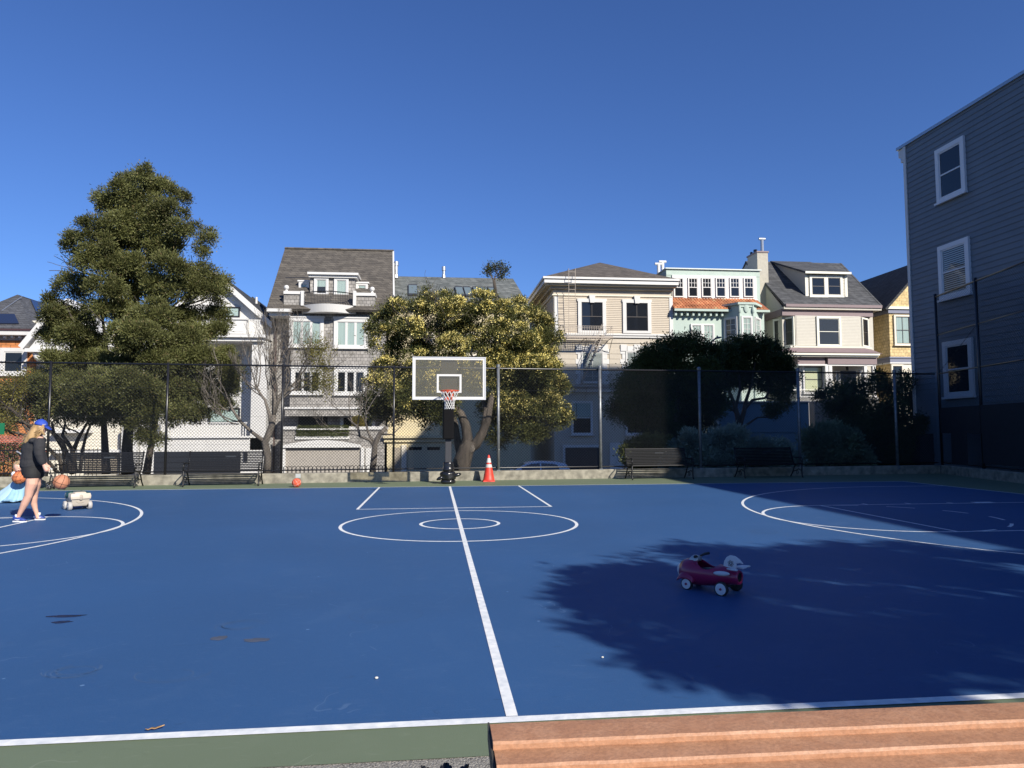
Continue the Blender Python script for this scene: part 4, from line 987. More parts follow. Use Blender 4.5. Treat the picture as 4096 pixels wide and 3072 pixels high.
b = MB(); fbox(b, 3190, 1590, 3520, 1893, Y7-1.6, 0, 1.6); b.build('porch_base', mat('grey_stucco', (.3, .29, .27), .8), h)
lp = at(3389, 1475, Y=Y7-.6); MB().tube([(lp.x, lp.y, lp.z+.35), (lp.x, lp.y, lp.z+.15)], .01, 5).lathe([(-.15, .04), (-.1, .09), (.1, .08), (.17, .02)], lp, n=8).build('porch_lantern', black_metal, h)
b = MB()
x0_, x1_, z0_, z1_ = rect(3160, 1560, 3320, 1600, Y7-2.2)
for k in range(30): xx = x0_+(x1_-x0_)*k/29; b.tube([(xx, Y7-2.2, z0_), (xx, Y7-2.2, z1_)], .012, 4)
b.tube([(x0_, Y7-2.2, z1_), (x1_, Y7-2.2, z1_)], .02, 5); b.build('stair_railing', black_metal, h)

# ---- yellow house at right
Y8 = 43.0
h = thing('house', 'yellow shingled house with blue-grey bands and dark gable roof beside the blue building', 'house', (28.5, Y8+4, ZB))
ysh = shingle('yellow_shingle', (.56, .42, .2), (.62, .48, .25), (.28, .2, .1), .25, .2, ms=.01)
bluegrey = mat('blue_grey_band', (.17, .18, .24), .6)
QX0 = fx(3557, 1300, Y8); QX1 = QX0+6.2; qz = fz(3560, 1225, Y8-.3)
MB().box(QX0, QX1, Y8, Y8+12, ZB, qz).build('wall', ysh, h)
xm = fx(3725, 1040, Y8-.3); zt_ = fz(3725, 1036, Y8-.3)
MB().add([(QX0-.1, Y8, qz), (2*xm-QX0, Y8, qz), (xm, Y8, zt_-.15)], [(0, 1, 2)]).build('gable', ysh, h)
RB = 52.0
MB().slab([(QX0-.35, Y8-.35, qz-.25), (xm, Y8-.35, zt_), (xm, RB, zt_), (QX0-.35, RB, qz-.25)][::-1], .15).slab([(xm, Y8-.35, zt_), (2*xm-QX0, Y8-.35, qz), (2*xm-QX0, RB, qz), (xm, RB, zt_)][::-1], .15).build('roof', blackroof, h)
for (a, c_, m_, o_) in ((1228, 1238, ivory, .2), (1238, 1254, bluegrey, .1), (1428, 1434, bluegrey, .16), (1434, 1450, bluegrey, .1), (1450, 1455, white2, .12)):
    z1_, z0_ = fz(3600, a, Y8), fz(3600, c_, Y8); MB().box(QX0-o_, QX1, Y8-o_, Y8+12, z0_, z1_).build('band', m_, h)
pwin(h, 3574, 1260, 3642, 1380, Y8, cream, sm=mat('dark_sash', (.05,)*3), look='curtain', tw_=.12, cols=2)
pwin(h, 3542+22, 1458, 3612, 1580, Y8-.03, cream, sm=mat('dark_sash', (.05,)*3), look='dark', tw_=.1)
MB().box(QX0-.02, QX1, Y8-.03, Y8, ZB, fz(3600, 1455, Y8)).build('lower_wall', cream, h)
cq = at(3479, 1192, Y=Y8+4); MB().box(cq.x-.2, cq.x+.2, Y8+4, Y8+4.5, cq.z-1.5, cq.z+.1).build('chimney', brick_m, h)
MB().box(cq.x-.26, cq.x+.26, Y8+3.95, Y8+4.55, cq.z+.1, cq.z+.28).build('chimney_cap', white2, h)

# ---- blue-grey clapboard building on the right
XB = 17.7
cy = at(3641, 1200, X=XB).y; zr_ = at(3641, 572, X=XB).z
h = thing('apartment_building', 'tall blue-grey clapboard building with white-framed windows on the right', 'building', (XB+5, 10, 0))
bluelap = mat('blue_grey_siding', (.135, .163, .19), .6, var=.1, vscale=1.3)
YN = -9.5
MB().box(XB, XB+12, YN, cy, -2, zr_-.02).build('wall', bluelap, h)
frb = (Vector((XB-.001, cy, 0)), Vector((0, -1, 0)), Vector((-1, 0, 0)))
dy_ = at(3641, 1200, X=XB); pxm = 26.3
step = .195
lap(.12, cy-YN, .2, zr_-.1, 0, step, .024, None, frb).build('clapboard', bluelap, h)
MB().box(XB-.05, XB+.02, cy-.12, cy+.02, -1, zr_-.03).box(XB+.02, XB+.2, cy, cy+.03, -1, zr_-.03).build('corner_board', white2, h)
MB().box(XB-.07, XB+12.1, YN-.2, cy+.38, zr_-.02, zr_+.09).build('roof_edge', mat('metal_coping', (.3, .36, .42), .35, metal=.4), h)
MB().box(XB, XB+12, cy+.03, cy+.34, zr_-.32, zr_-.03).box(XB, XB+12, cy+.03, cy+.22, zr_-.55, zr_-.32).build('cornice', white2, h)
def bwin(pts, look, **k):
    (a, c_, d_, e_) = pts   # left px, right px, top y at left, bottom y at left
    A_ = at(a, d_, X=XB); B2 = at(a, e_, X=XB); C2 = at(c_, (d_+e_)/2-50, X=XB)
    return window(h, frb, cy-A_.y, cy-C2.y, B2.z, A_.z, mat('cool_white_trim', (.66, .67, .68), .5), tw_=.16, look=look, sashw=.05, out=.06, **k)  # near-white trim, slightly cooler than the trim on the houses
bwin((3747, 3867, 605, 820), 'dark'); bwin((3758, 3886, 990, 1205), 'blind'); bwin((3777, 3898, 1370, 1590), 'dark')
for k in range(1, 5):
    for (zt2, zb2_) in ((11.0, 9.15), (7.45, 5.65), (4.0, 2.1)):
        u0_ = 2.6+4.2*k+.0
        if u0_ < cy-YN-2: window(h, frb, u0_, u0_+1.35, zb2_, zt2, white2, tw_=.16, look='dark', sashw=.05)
# added unseen block, sized and placed to throw shade on the houses opposite
h = thing('apartment_building', 'added tall stucco block just outside the frame, shaped to shade the houses opposite', 'building', (24, 12, 0))
MB().box(18.05, 29, 4.5, 18.35, zr_-.6, 22.9).build('wall', mat('warm_stucco', (.45, .42, .37), .8, var=.05), h)
MB().box(17.95, 29.1, 4.4, 18.45, 22.9, 23.2).build('roof', mat('roof_grey', (.2, .2, .2)), h)
for fl in range(3):
    for k in range(4): window(h, (Vector((18.05, 18.3, 0)), Vector((0, -1, 0)), Vector((-1, 0, 0))), 1.2+3.4*k, 2.5+3.4*k, 13.4+2.9*fl, 15.1+2.9*fl, white2, tw_=.1, look='dark')

# ---- shaded blue retaining wall + tan wall across the bed
x0_, x1_, z0_, z1_ = rect(2876, 1610, 3236, 1728, 32.5)
bw = thing('retaining_wall', 'long blue clapboard retaining wall in shade behind the dark forked tree', 'wall', ((x0_+x1_)/2, 32.5, -1.7))
MB().box(x0_, x1_, 32.52, 33.2, -1.9, z1_).build('wall_body', mat('blue_wall', (.12, .22, .3), .7, var=.06), bw)
lap(x0_, x1_, z0_, z1_-.05, 32.51, .17, .02).build('boards', mat('blue_wall', (.12, .22, .3)), bw)
MB().box(x0_-.03, x1_+.03, 32.42, 33.25, z1_, z1_+.06).build('coping', mat('grey_coping', (.4, .42, .42)), bw)
x0_, x1_, z0_, z1_ = rect(3238, 1608, 3420, 1728, 34)
MB_ = MB().slab([(x0_, 34, -1.9), (x1_, 34, -1.9), (x1_, 34, z1_+.35), (x0_, 34, z1_)], -.5)
tag(MB_.build('retaining_wall', mat('tan_wall', (.3, .25, .2), .8, var=.1), loc=((x0_+x1_)/2, 34, -1.8)), 'tan sloping retaining wall right of the blue one, behind bushes', 'wall')

# ------------------------------------------------------------------ vegetation
def rdist(p): return (Vector(p)-Vector((0, 0, CH))).dot(fw)
def leafmesh(name, P, Dn, m, parent, ln, wd, smoothness=0):
    """P: leaf base points, Dn: directions (numpy); every leaf is a small folded diamond"""
    n = len(P); o0 = np.array(origin(parent))
    r1 = rng.normal(size=(n, 3)); side = np.cross(Dn, r1); side /= np.linalg.norm(side, axis=1)[:, None]+1e-9
    L_ = (ln*rng.uniform(.6, 1.3, n))[:, None]; W_ = (wd*rng.uniform(.6, 1.3, n))[:, None]
    V = np.empty((n, 4, 3)); V[:, 0] = P; V[:, 1] = P+Dn*L_*.5+side*W_; V[:, 2] = P+Dn*L_; V[:, 3] = P+Dn*L_*.5-side*W_
    V = (V.reshape(-1, 3)-o0).astype(np.float32)
    me = bpy.data.meshes.new(name); me.vertices.add(4*n); me.vertices.foreach_set('co', V.ravel())
    me.loops.add(4*n); me.loops.foreach_set('vertex_index', np.arange(4*n, dtype=np.int32))
    me.polygons.add(n); me.polygons.foreach_set('loop_start', np.arange(0, 4*n, 4, dtype=np.int32))
    me.update(calc_edges=True); me.materials.append(m)
    o = bpy.data.objects.new(name, me); C.objects.link(o); o.parent = parent; ORG[o.name] = Vector(origin(parent)); return o
def blobs_px(lst, Y, dx=0, dy=0, k=1.0, jit=.8, depth=None, cx=None, bulge=0):
    out = []
    for b in lst:
        px, py, rx, ry = b[:4]; px, py, rx, ry = dx+px*k, dy+py*k, rx*k, ry*k
        yy = Y+random.uniform(-jit, jit)
        if cx: yy -= bulge*max(0, 1-((px-cx[0])/cx[1])**2)
        c = at(px, py, Y=yy); s = rdist(c)/F
        out.append((np.array(c), np.array([rx*s, (rx+ry)/2*s*(depth or 1), ry*s])))
    return out
def sample(blobs, n, tuft, shell=.55, per=16, up=.25, flat=0.0):
    w = np.array([b[1][0]*b[1][2]+b[1][0]*b[1][1] for b in blobs]); w /= w.sum()
    nt = max(1, n//per); idx = rng.choice(len(blobs), nt, p=w)
    Cn = np.array([b[0] for b in blobs])[idx]; Rn = np.array([b[1] for b in blobs])[idx]
    d = rng.normal(size=(nt, 3)); d /= np.linalg.norm(d, axis=1)[:, None]
    if flat:
        s_ = rng.uniform(0, 1, nt) < flat; d[s_, 2] = np.abs(d[s_, 2]); d[s_, 1] = -np.abs(d[s_, 1])*np.where(rng.uniform(0, 1, s_.sum()) < .8, 1, -1)
    r = rng.uniform(shell, 1.0, nt)[:, None]
    T = Cn+d*Rn*r
    k = np.repeat(np.arange(nt), per); off = rng.normal(size=(len(k), 3))*tuft
    P = T[k]+off
    D_ = d[k]*.7+off/tuft*.5+rng.normal(size=(len(k), 3))*.45; D_[:, 2] += up
    D_ /= np.linalg.norm(D_, axis=1)[:, None]
    return P, D_
def lumpy(blobs, k, f=.42, at_=.72, fl=.3):
    out = []
    for c, r in blobs:
        n = max(3, int(k*(r.mean()/.9)**1.2)); d = rng.normal(size=(n, 3)); d /= np.linalg.norm(d, axis=1)[:, None]; d[:, 1] = np.where(rng.uniform(0, 1, n) < .7, -np.abs(d[:, 1]), d[:, 1])
        s = np.minimum(f*r.mean(), .42)*rng.uniform(.7, 1.25, n)
        for i in range(n): out.append((c+d[i]*r*at_, np.array([s[i]*1.15, s[i], s[i]*.8])))
    return out
def limb(mb, pts, r0, r1, n=8, wob=.0):
    k = len(pts); mb.tube([Vector(p)+Vector((random.uniform(-wob, wob), random.uniform(-wob, wob), 0)) for p in pts], [r0+(r1-r0)*i/(k-1) for i in range(k)], n)
def grow(mb, p, d, L, r, lev, tips=None, spread=.55, upb=.15, n=5, kids=(2, 3), minr=.004):
    """recursive twigs"""
    segs = 4; pts = [Vector(p)]; dd = Vector(d).normalized()
    for i in range(segs):
        dd = (dd+Vector((random.gauss(0, .16), random.gauss(0, .16), random.gauss(0, .12)+upb*.3))).normalized()
        pts.append(pts[-1]+dd*L/segs)
    r2 = max(r*.66, .0045)
    mb.tube(pts, [r+(r2-r)*i/segs for i in range(segs+1)], n if r > .02 else 4, False)
    if lev == 0:
        if tips is not None: tips.append((pts[-1], dd)); tips.append((pts[2], dd))
        return
    for k in range(random.randint(*kids)):
        q = pts[random.choice((2, 3, 4, 4))]; nd = (dd+Vector((random.gauss(0, spread), random.gauss(0, spread), random.gauss(0, spread*.6)+upb))).normalized()
        grow(mb, q, nd, L*random.uniform(.6, .85), r2*random.uniform(.6, .95), lev-1, tips, spread, upb, n, kids, minr)
def PX(px, py, Y): return at(px, py, Y=Y)

# ---- the big evergreen
random.seed(21)
TY = 25.0
bt = thing('evergreen_tree', 'huge dark olive evergreen with a pyramid crown, behind the fence on the left', 'tree', at(510, 1880, Y=TY))
g1 = [(1060, 240, 90, 110), (1010, 340, 170, 110), (1180, 350, 150, 100), (1320, 390, 110, 110), (900, 400, 130, 90), (700, 450, 80, 85), (1430, 480, 95, 80), (830, 520, 180, 100), (1080, 530, 220, 110), (1320, 600, 180, 110),
      (620, 700, 150, 90), (850, 720, 200, 110), (1100, 720, 230, 120), (1420, 730, 120, 110), (1690, 840, 100, 100), (1560, 760, 70, 60), (440, 880, 100, 110), (640, 900, 170, 110), (900, 900, 220, 120), (1180, 900, 220, 130), (1620, 960, 80, 60),
      (420, 1000, 80, 60), (560, 1080, 130, 90), (800, 1100, 200, 110), (1080, 1100, 220, 120), (1350, 1080, 160, 130), (1560, 1180, 150, 90), (1730, 1200, 120, 90), (330, 1260, 100, 100), (480, 1300, 140, 100), (720, 1300, 180, 110), (980, 1300, 220, 120),
      (1250, 1320, 200, 120), (1500, 1330, 180, 110), (1720, 1320, 140, 100), (1850, 1290, 80, 90), (260, 1420, 90, 90), (230, 1560, 110, 100), (420, 1540, 160, 110), (640, 1500, 160, 100), (900, 1530, 200, 120), (1150, 1560, 200, 130), (1400, 1560, 170, 110),
      (1640, 1560, 120, 90), (1800, 1500, 90, 110), (1830, 1650, 80, 70)]
g2 = [(215, 1330, 55, 60), (330, 1340, 90, 60), (560, 1350, 110, 60), (700, 1360, 100, 60), (820, 1330, 70, 50), (240, 1440, 60, 50), (330, 1440, 90, 60), (470, 1450, 110, 60), (620, 1450, 110, 60), (770, 1440, 100, 60), (880, 1430, 60, 45), (920, 1490, 70, 50),
      (160, 1540, 60, 70), (250, 1550, 90, 80), (380, 1560, 110, 80), (530, 1550, 110, 80), (690, 1550, 110, 70), (820, 1550, 90, 65), (930, 1550, 45, 40), (230, 1650, 70, 50), (330, 1650, 90, 50), (460, 1660, 90, 50), (590, 1640, 90, 55), (720, 1640, 90, 50), (810, 1650, 60, 35), (900, 1610, 60, 35),
      (610, 1750, 55, 40), (560, 1700, 50, 35)]
B = blobs_px(g1, TY, 120, 600, .4219, cx=(530, 420), bulge=1.6)+blobs_px(g2, TY, cx=(530, 420), bulge=1.9)
m_ever = leafmat('evergreen_leaf', (.072, .08, .026), (.155, .16, .058), (.21, .16, .08), trans=.22, nscale=.9)
BL = lumpy(B, 17)
P, D_ = sample(BL, 430000, .06, .62, 22, .4, .25); P2, D2 = sample([(c, r*.72) for c, r in B], 70000, .12, .2, 10, .1)
leafmesh('crown', np.vstack((P, P2)), np.vstack((D_, D2)), m_ever, bt, .088, .0145)
tb = MB()
limb(tb, [PX(512, 1895, TY-.3), PX(508, 1800, TY-.2), PX(515, 1700, TY), PX(520, 1500, TY), PX(545, 1200, TY), PX(560, 900, TY), PX(566, 690, TY)], .2, .03, 10)
limb(tb, [PX(425, 1895, TY-.6), PX(420, 1800, TY-.5), PX(415, 1690, TY-.3), PX(440, 1500, TY), PX(400, 1200, TY)], .14, .04, 9)
limb(tb, [PX(585, 1895, TY-1.0), PX(597, 1820, TY-1.0), PX(612, 1740, TY-1.0), PX(640, 1600, TY-.5), PX(700, 1350, TY)], .13, .04, 9)
for (a, b_, c_) in ((520, 1450, -1), (540, 1250, 1), (550, 1050, 1), (545, 1150, -1), (530, 1350, 1), (515, 1560, -1), (515, 1560, 1)):
    s = PX(a, b_, TY)
    for k in range(3): grow(tb, s, (c_, random.uniform(-.6, .3), .35), 1.5, .06, 2, n=5)
tb.build('trunk', bark, bt, smooth=True)

# ---- leafy shrub tree at the left edge
random.seed(5); TY = 24.0
t0 = thing('shrub_tree', 'yellow-green multi-stemmed small tree at the far left behind the woman', 'tree', at(150, 1880, Y=TY))
B = blobs_px([(60, 1560, 90, 60), (10, 1600, 80, 70), (130, 1590, 70, 60), (-60, 1640, 90, 70), (50, 1660, 80, 45), (130, 1520, 55, 45), (20, 1700, 50, 30), (-120, 1560, 90, 90), (170, 1660, 40, 35)], TY)
m_yg = leafmat('yellow_green_leaf', (.12, .11, .03), (.24, .22, .06), (.3, .2, .08), trans=.3)
P, D_ = sample(B, 22000, .1, .2, 12); leafmesh('crown', P, D_, m_yg, t0, .07, .02)
tb = MB()
for (pts, r0) in (([(300, 1890), (270, 1830), (250, 1770), (200, 1720), (120, 1700), (60, 1680)], .1), ([(300, 1890), (290, 1800), (250, 1740), (262, 1690)], .09), ([(265, 1890), (255, 1800), (218, 1740), (208, 1690)], .07), ([(290, 1890), (282, 1830), (315, 1750), (350, 1690)], .11), ([(250, 1890), (240, 1840), (190, 1790), (130, 1730), (90, 1700)], .07),
                  ([(320, 1890), (330, 1800), (345, 1740), (365, 1690)], .06), ([(230, 1890), (150, 1800), (100, 1740), (20, 1720), (-40, 1690)], .06)):
    limb(tb, [PX(x, y, TY+random.uniform(-.3, .3)) for x, y in pts], r0, .03, 8)
for k in range(16): grow(tb, PX(random.uniform(30, 330), random.uniform(1690, 1760), TY), (random.uniform(-1, 1), random.uniform(-.5, .5), .6), .7, .025, 2)
tb.build('trunk', bark, t0, smooth=True)
# hedge left
hd = thing('hedge', 'clipped green hedge low at the left edge, lit along its top', 'hedge', at(20, 1850, Y=25.5))
c = at(0, 1815, Y=25.5); n = 9000
P = np.column_stack([rng.uniform(c.x-3.2, c.x+.95, n), rng.uniform(24.9, 26.1, n), c.z-.9+1.25*rng.uniform(0, 1, n)**.6]); D_ = rng.normal(size=(n, 3)); D_[:, 2] += .8; D_ /= np.linalg.norm(D_, axis=1)[:, None]
leafmesh('foliage', P, D_, leafmat('hedge_leaf', (.06, .08, .02), (.16, .17, .04), trans=.2), hd, .06, .02)

# ---- bare pruned tree
random.seed(33); TY = 23.4
t2 = thing('bare_tree', 'bare pruned tree with many thin upright branches before the grey shingled house', 'tree', at(1068, 1890, Y=TY))
tb = MB(); tips = []
limb(tb, [PX(1066, 1895, TY), PX(1072, 1830, TY), PX(1060, 1770, TY), PX(1085, 1710, TY), PX(1095, 1660, TY)], .13, .09, 10)
limb(tb, [PX(1060, 1768, TY), PX(1010, 1730, TY), PX(965, 1690, TY-.2), PX(930, 1640, TY-.2), PX(915, 1600, TY)], .065, .03, 8)
limb(tb, [PX(1085, 1715, TY), PX(1078, 1660, TY), PX(1060, 1600, TY), PX(1030, 1560, TY)], .065, .03, 8)
limb(tb, [PX(1095, 1665, TY), PX(1115, 1600, TY), PX(1150, 1560, TY), PX(1200, 1520, TY)], .055, .03, 8)
limb(tb, [PX(1095, 1665, TY), PX(1100, 1600, TY), PX(1090, 1540, TY), PX(1080, 1480, TY)], .06, .03, 8)
for (x, y, dx_, dz_, L_0, r0, lv) in ((930, 1640, -1, .2, .9, .03, 3), (915, 1600, -.4, .8, .9, .025, 3), (965, 1690, -1.1, -.1, .9, .03, 2), (1030, 1560, -.5, 1, 1.0, .03, 3), (1060, 1600, -.9, .5, 1.0, .03, 3), (1080, 1480, -.1, 1, 1.1, .03, 3), (1080, 1500, .2, 1, 1.1, .03, 3),
    (1090, 1540, -.3, 1, 1.2, .03, 3), (1150, 1560, .3, 1, 1.1, .03, 3), (1200, 1520, .5, .8, 1.0, .03, 3), (1200, 1520, 1, .3, 1.0, .03, 3), (1115, 1600, .8, .6, 1.1, .03, 3), (1100, 1600, .1, 1, 1.3, .03, 3), (1030, 1560, -1, .2, .8, .025, 3), (1150, 1570, 1.2, .1, .9, .025, 3), (1080, 1560, .3, 1, 1.3, .03, 3)):
    for q_ in (0, 1): grow(tb, PX(x+random.uniform(-12, 12), y+random.uniform(-8, 8), TY), (dx_+random.uniform(-.45, .45), random.uniform(-.4, .4), dz_), L_0*.82, r0*.8, lv, tips, .36, .34, 5, (2, 4), .002)
tb.build('branches', bark_pale, t2, smooth=True)
B = blobs_px([(1270, 1390, 55, 55), (1290, 1470, 45, 70), (1230, 1420, 40, 50), (1300, 1540, 50, 50), (1240, 1540, 60, 40)], TY)
P, D_ = sample(B, 5200, .1, .1, 8); leafmesh('sparse_leaves', P, D_, m_yg, t2, .06, .014)
T_ = np.array([list(t[0]) for t in tips]); k = rng.choice(len(T_), 2600); P = T_[k]+rng.normal(size=(2600, 3))*.07; D_ = rng.normal(size=(2600, 3)); D_ /= np.linalg.norm(D_, axis=1)[:, None]
leafmesh('buds', P, D_, leafmat('bud', (.1, .09, .05), (.16, .14, .07)), t2, .03, .008)
# small bare tree by the garage
random.seed(9); TY = 23.2
t2b = thing('bare_tree', 'small smooth-barked bare tree left of the yellow garage, near the fence', 'tree', at(1497, 1890, Y=TY))
tb = MB()
limb(tb, [PX(1490, 1895, TY), PX(1496, 1830, TY), PX(1500, 1775, TY), PX(1520, 1735, TY), PX(1545, 1710, TY)], .11, .07, 9)
limb(tb, [PX(1498, 1785, TY), PX(1478, 1760, TY), PX(1440, 1745, TY), PX(1430, 1705, TY), PX(1408, 1690, TY), PX(1400, 1660, TY)], .06, .025, 8)
limb(tb, [PX(1499, 1778, TY), PX(1475, 1735, TY), PX(1462, 1690, TY), PX(1466, 1650, TY)], .05, .02, 8)
limb(tb, [PX(1530, 1737, TY), PX(1570, 1738, TY), PX(1600, 1708, TY)], .035, .02, 6)
for (x, y, a, b_) in ((1400, 1660, -.3, 1), (1466, 1650, -.2, 1), (1466, 1650, .4, 1), (1545, 1710, .5, .8), (1440, 1745, -1, .4), (1408, 1690, -.6, .9), (1462, 1690, -.5, 1), (1430, 1700, .2, 1)):
    grow(tb, PX(x, y, TY), (a, random.uniform(-.3, .3), b_), .8, .02, 3, None, .4, .25)
tb.build('branches', bark_pale, t2b, smooth=True)

# ---- flowering tree
random.seed(44); TY = 25.2
t3 = thing('flowering_tree', 'broad flowering tree covered in pale yellow blossoms behind the basketball hoop', 'tree', at(1850, 1890, Y=TY-1))
f1 = [(680, 500, 70, 80), (440, 620, 130, 80), (300, 670, 110, 100), (600, 620, 150, 90), (850, 560, 130, 80), (800, 660, 170, 100), (1000, 620, 130, 90), (1170, 550, 110, 80), (1150, 660, 150, 100), (1350, 660, 130, 90), (1480, 610, 90, 70), (1500, 720, 130, 100), (1660, 690, 110, 90), (1760, 780, 80, 80),
      (220, 800, 80, 90), (400, 800, 150, 100), (620, 780, 150, 100), (850, 800, 160, 110), (1080, 800, 160, 110), (1300, 820, 150, 110), (1520, 850, 140, 110), (1720, 900, 120, 110), (1840, 880, 50, 60), (210, 930, 80, 80), (400, 960, 130, 80), (700, 950, 160, 100), (950, 960, 160, 100), (1200, 980, 170, 100), (1450, 1000, 150, 110), (1700, 1030, 140, 100),
      (600, 1080, 150, 90), (850, 1090, 160, 90), (1350, 1120, 150, 90), (1600, 1150, 150, 100), (1780, 1150, 80, 80), (420, 1080, 90, 70)]
f2 = [(1560, 1480, 70, 60), (1540, 1560, 80, 60), (1620, 1540, 80, 80), (1530, 1640, 65, 45), (1600, 1640, 60, 50), (1720, 1520, 90, 70), (1720, 1640, 60, 60), (1850, 1520, 90, 60), (1960, 1480, 90, 70), (2060, 1480, 90, 80), (2150, 1480, 80, 80), (2200, 1560, 60, 80), (2110, 1580, 90, 80), (2020, 1600, 80, 80), (2160, 1650, 80, 60), (2060, 1690, 90, 60), (1990, 1740, 60, 50), (2120, 1730, 70, 50), (1480, 1620, 50, 50), (1640, 1600, 80, 60), (1760, 1620, 80, 60), (1700, 1680, 40, 40), (1560, 1670, 50, 25), (2240, 1660, 50, 60), (1960, 1660, 50, 50)]
B = blobs_px(f1, TY, 1400, 950, .452, cx=(1850, 400), bulge=1.2)+blobs_px(f2, TY, cx=(1850, 400), bulge=1.2)
m_fl = leafmat('flowering_leaf', (.045, .055, .018), (.12, .12, .035), trans=.2)
BL = lumpy(B, 17)
P0, D0 = sample([(c, r*.8) for c, r in B], 40000, .12, .2, 12)
P, D_ = sample(BL, 190000, .07, .55, 18, .2, .3); P = np.vstack((P, P0)); D_ = np.vstack((D_, D0)); leafmesh('crown', P, D_, m_fl, t3, .085, .016)
# blossoms on outer tufts
Bs = [(c, r*1.06) for c, r in BL if rng.uniform() < .72]
P, D_ = sample(Bs, 95000, .035, .9, 12, .5, .6)
z_lim = at(1850, 1700, Y=TY).z
keep = (P[:, 2] > z_lim) & (rng.uniform(0, 1, len(P)) < np.clip((P[:, 2]-z_lim)/2.6+.12, 0, 1))
P, D_ = P[keep], D_[keep]
bo = leafmesh('blossoms', P, D_, leafmat('pale_blossom', (.7, .58, .15), (.85, .75, .33), trans=.15, nscale=.6), t3, .045, .022); bo['kind'] = 'stuff'
tb = MB(); y_ = TY-1.6
limb(tb, [PX(1838, 1897, y_), PX(1848, 1850, y_), PX(1864, 1800, y_), PX(1880, 1765, y_)], .34, .23, 12)
limb(tb, [PX(1858, 1800, y_), PX(1870, 1750, y_), PX(1862, 1700, y_), PX(1843, 1655, y_), PX(1812, 1628, y_), PX(1760, 1600, y_), PX(1700, 1540, TY)], .2, .07, 10)
limb(tb, [PX(1868, 1800, y_), PX(1905, 1775, y_), PX(1928, 1735, y_), PX(1950, 1680, y_), PX(1962, 1610, y_), PX(1985, 1500, TY), PX(2040, 1350, TY)], .2, .05, 10)
limb(tb, [PX(1850, 1840, y_+.3), PX(1832, 1780, y_+.4), PX(1822, 1700, y_+.5), PX(1800, 1600, TY)], .16, .07, 8)
limb(tb, [PX(1930, 1735, y_), PX(1945, 1640, y_), PX(1930, 1590, TY)], .12, .06, 8)
limb(tb, [PX(1985, 1450, TY), PX(1982, 1300, TY-.5), PX(1985, 1195, TY-.5), PX(1980, 1150, TY-.5), PX(1975, 1118, TY-.5)], .08, .05, 8)
for k in range(22): grow(tb, PX(random.uniform(1640, 2080), random.uniform(1380, 1600), TY), (random.uniform(-1, 1), random.uniform(-1, .2), random.uniform(-.2, .8)), .8, .035, 2)
for k in range(10): grow(tb, PX(random.uniform(1620, 1790), random.uniform(1290, 1400), TY-1.7), (random.uniform(-1, .6), -.3, random.uniform(-.1, .7)), .8, .02, 2)
for (a, b_) in ((-.9, .7), (.9, .6), (.1, 1), (-.4, 1), (.5, .9)): grow(tb, PX(1975, 1120, TY-.5), (a, random.uniform(-.3, .3), b_), .33, .02, 2)
tb.build('trunk', bark, t3, smooth=True)
MB().ell(PX(1886, 1795, y_-.18), (.12, .05, .14), 12, 8).build('cut_limb_scar', bark_pale, t3, smooth=True)
B = blobs_px([(1955, 1085, 26, 20), (1985, 1072, 25, 17), (2018, 1080, 22, 22), (2005, 1105, 20, 10), (1962, 1062, 12, 10), (2000, 1058, 14, 8)], TY-.5, jit=.2)
P, D_ = sample(B, 1500, .05, .1, 6); leafmesh('shoot_leaves', P, D_, m_fl, t3, .07, .016)

# ---- dark trees on the right
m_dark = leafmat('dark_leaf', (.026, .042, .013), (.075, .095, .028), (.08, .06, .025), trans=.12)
random.seed(50); TY = 26.0
t4 = thing('broadleaf_tree', 'low dense dark tree in shade before the tan and mint houses', 'tree', at(2680, 1880, Y=TY))
B = blobs_px([(2545, 1490, 60, 50), (2620, 1430, 80, 50), (2690, 1390, 70, 45), (2760, 1380, 70, 45), (2830, 1410, 60, 50), (2880, 1450, 50, 50), (2510, 1560, 60, 60), (2580, 1550, 90, 80), (2690, 1500, 110, 90), (2800, 1500, 90, 80), (2600, 1650, 110, 80), (2480, 1640, 60, 60), (2720, 1620, 110, 90), (2830, 1600, 70, 80), (2650, 1740, 90, 50), (2780, 1700, 80, 50)], TY)
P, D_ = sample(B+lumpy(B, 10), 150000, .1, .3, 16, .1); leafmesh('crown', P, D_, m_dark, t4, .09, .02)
tb = MB(); limb(tb, [PX(2690, 1895, TY), PX(2685, 1800, TY), PX(2700, 1700, TY), PX(2720, 1500, TY)], .16, .05); limb(tb, [PX(2690, 1820, TY), PX(2640, 1740, TY), PX(2600, 1600, TY)], .1, .04)
tb.build('trunk', bark, t4, smooth=True)
random.seed(51); TY = 27.0
t5 = thing('broadleaf_tree', 'dark forked tree silhouetted against the blue retaining wall', 'tree', at(2950, 1880, Y=TY))
B = blobs_px([(2905, 1405, 45, 35), (2960, 1380, 55, 38), (3030, 1375, 55, 35), (3085, 1405, 60, 35), (3130, 1440, 50, 35), (2930, 1450, 60, 45), (3010, 1440, 70, 50), (3090, 1480, 70, 45), (3150, 1510, 45, 45), (2960, 1510, 60, 40), (2900, 1530, 45, 40), (3050, 1530, 50, 35), (3120, 1570, 45, 35), (3095, 1640, 38, 30), (3140, 1620, 20, 20), (2860, 1590, 30, 30)], TY)
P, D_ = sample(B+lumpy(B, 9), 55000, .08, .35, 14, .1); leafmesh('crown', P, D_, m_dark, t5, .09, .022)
tb = MB()
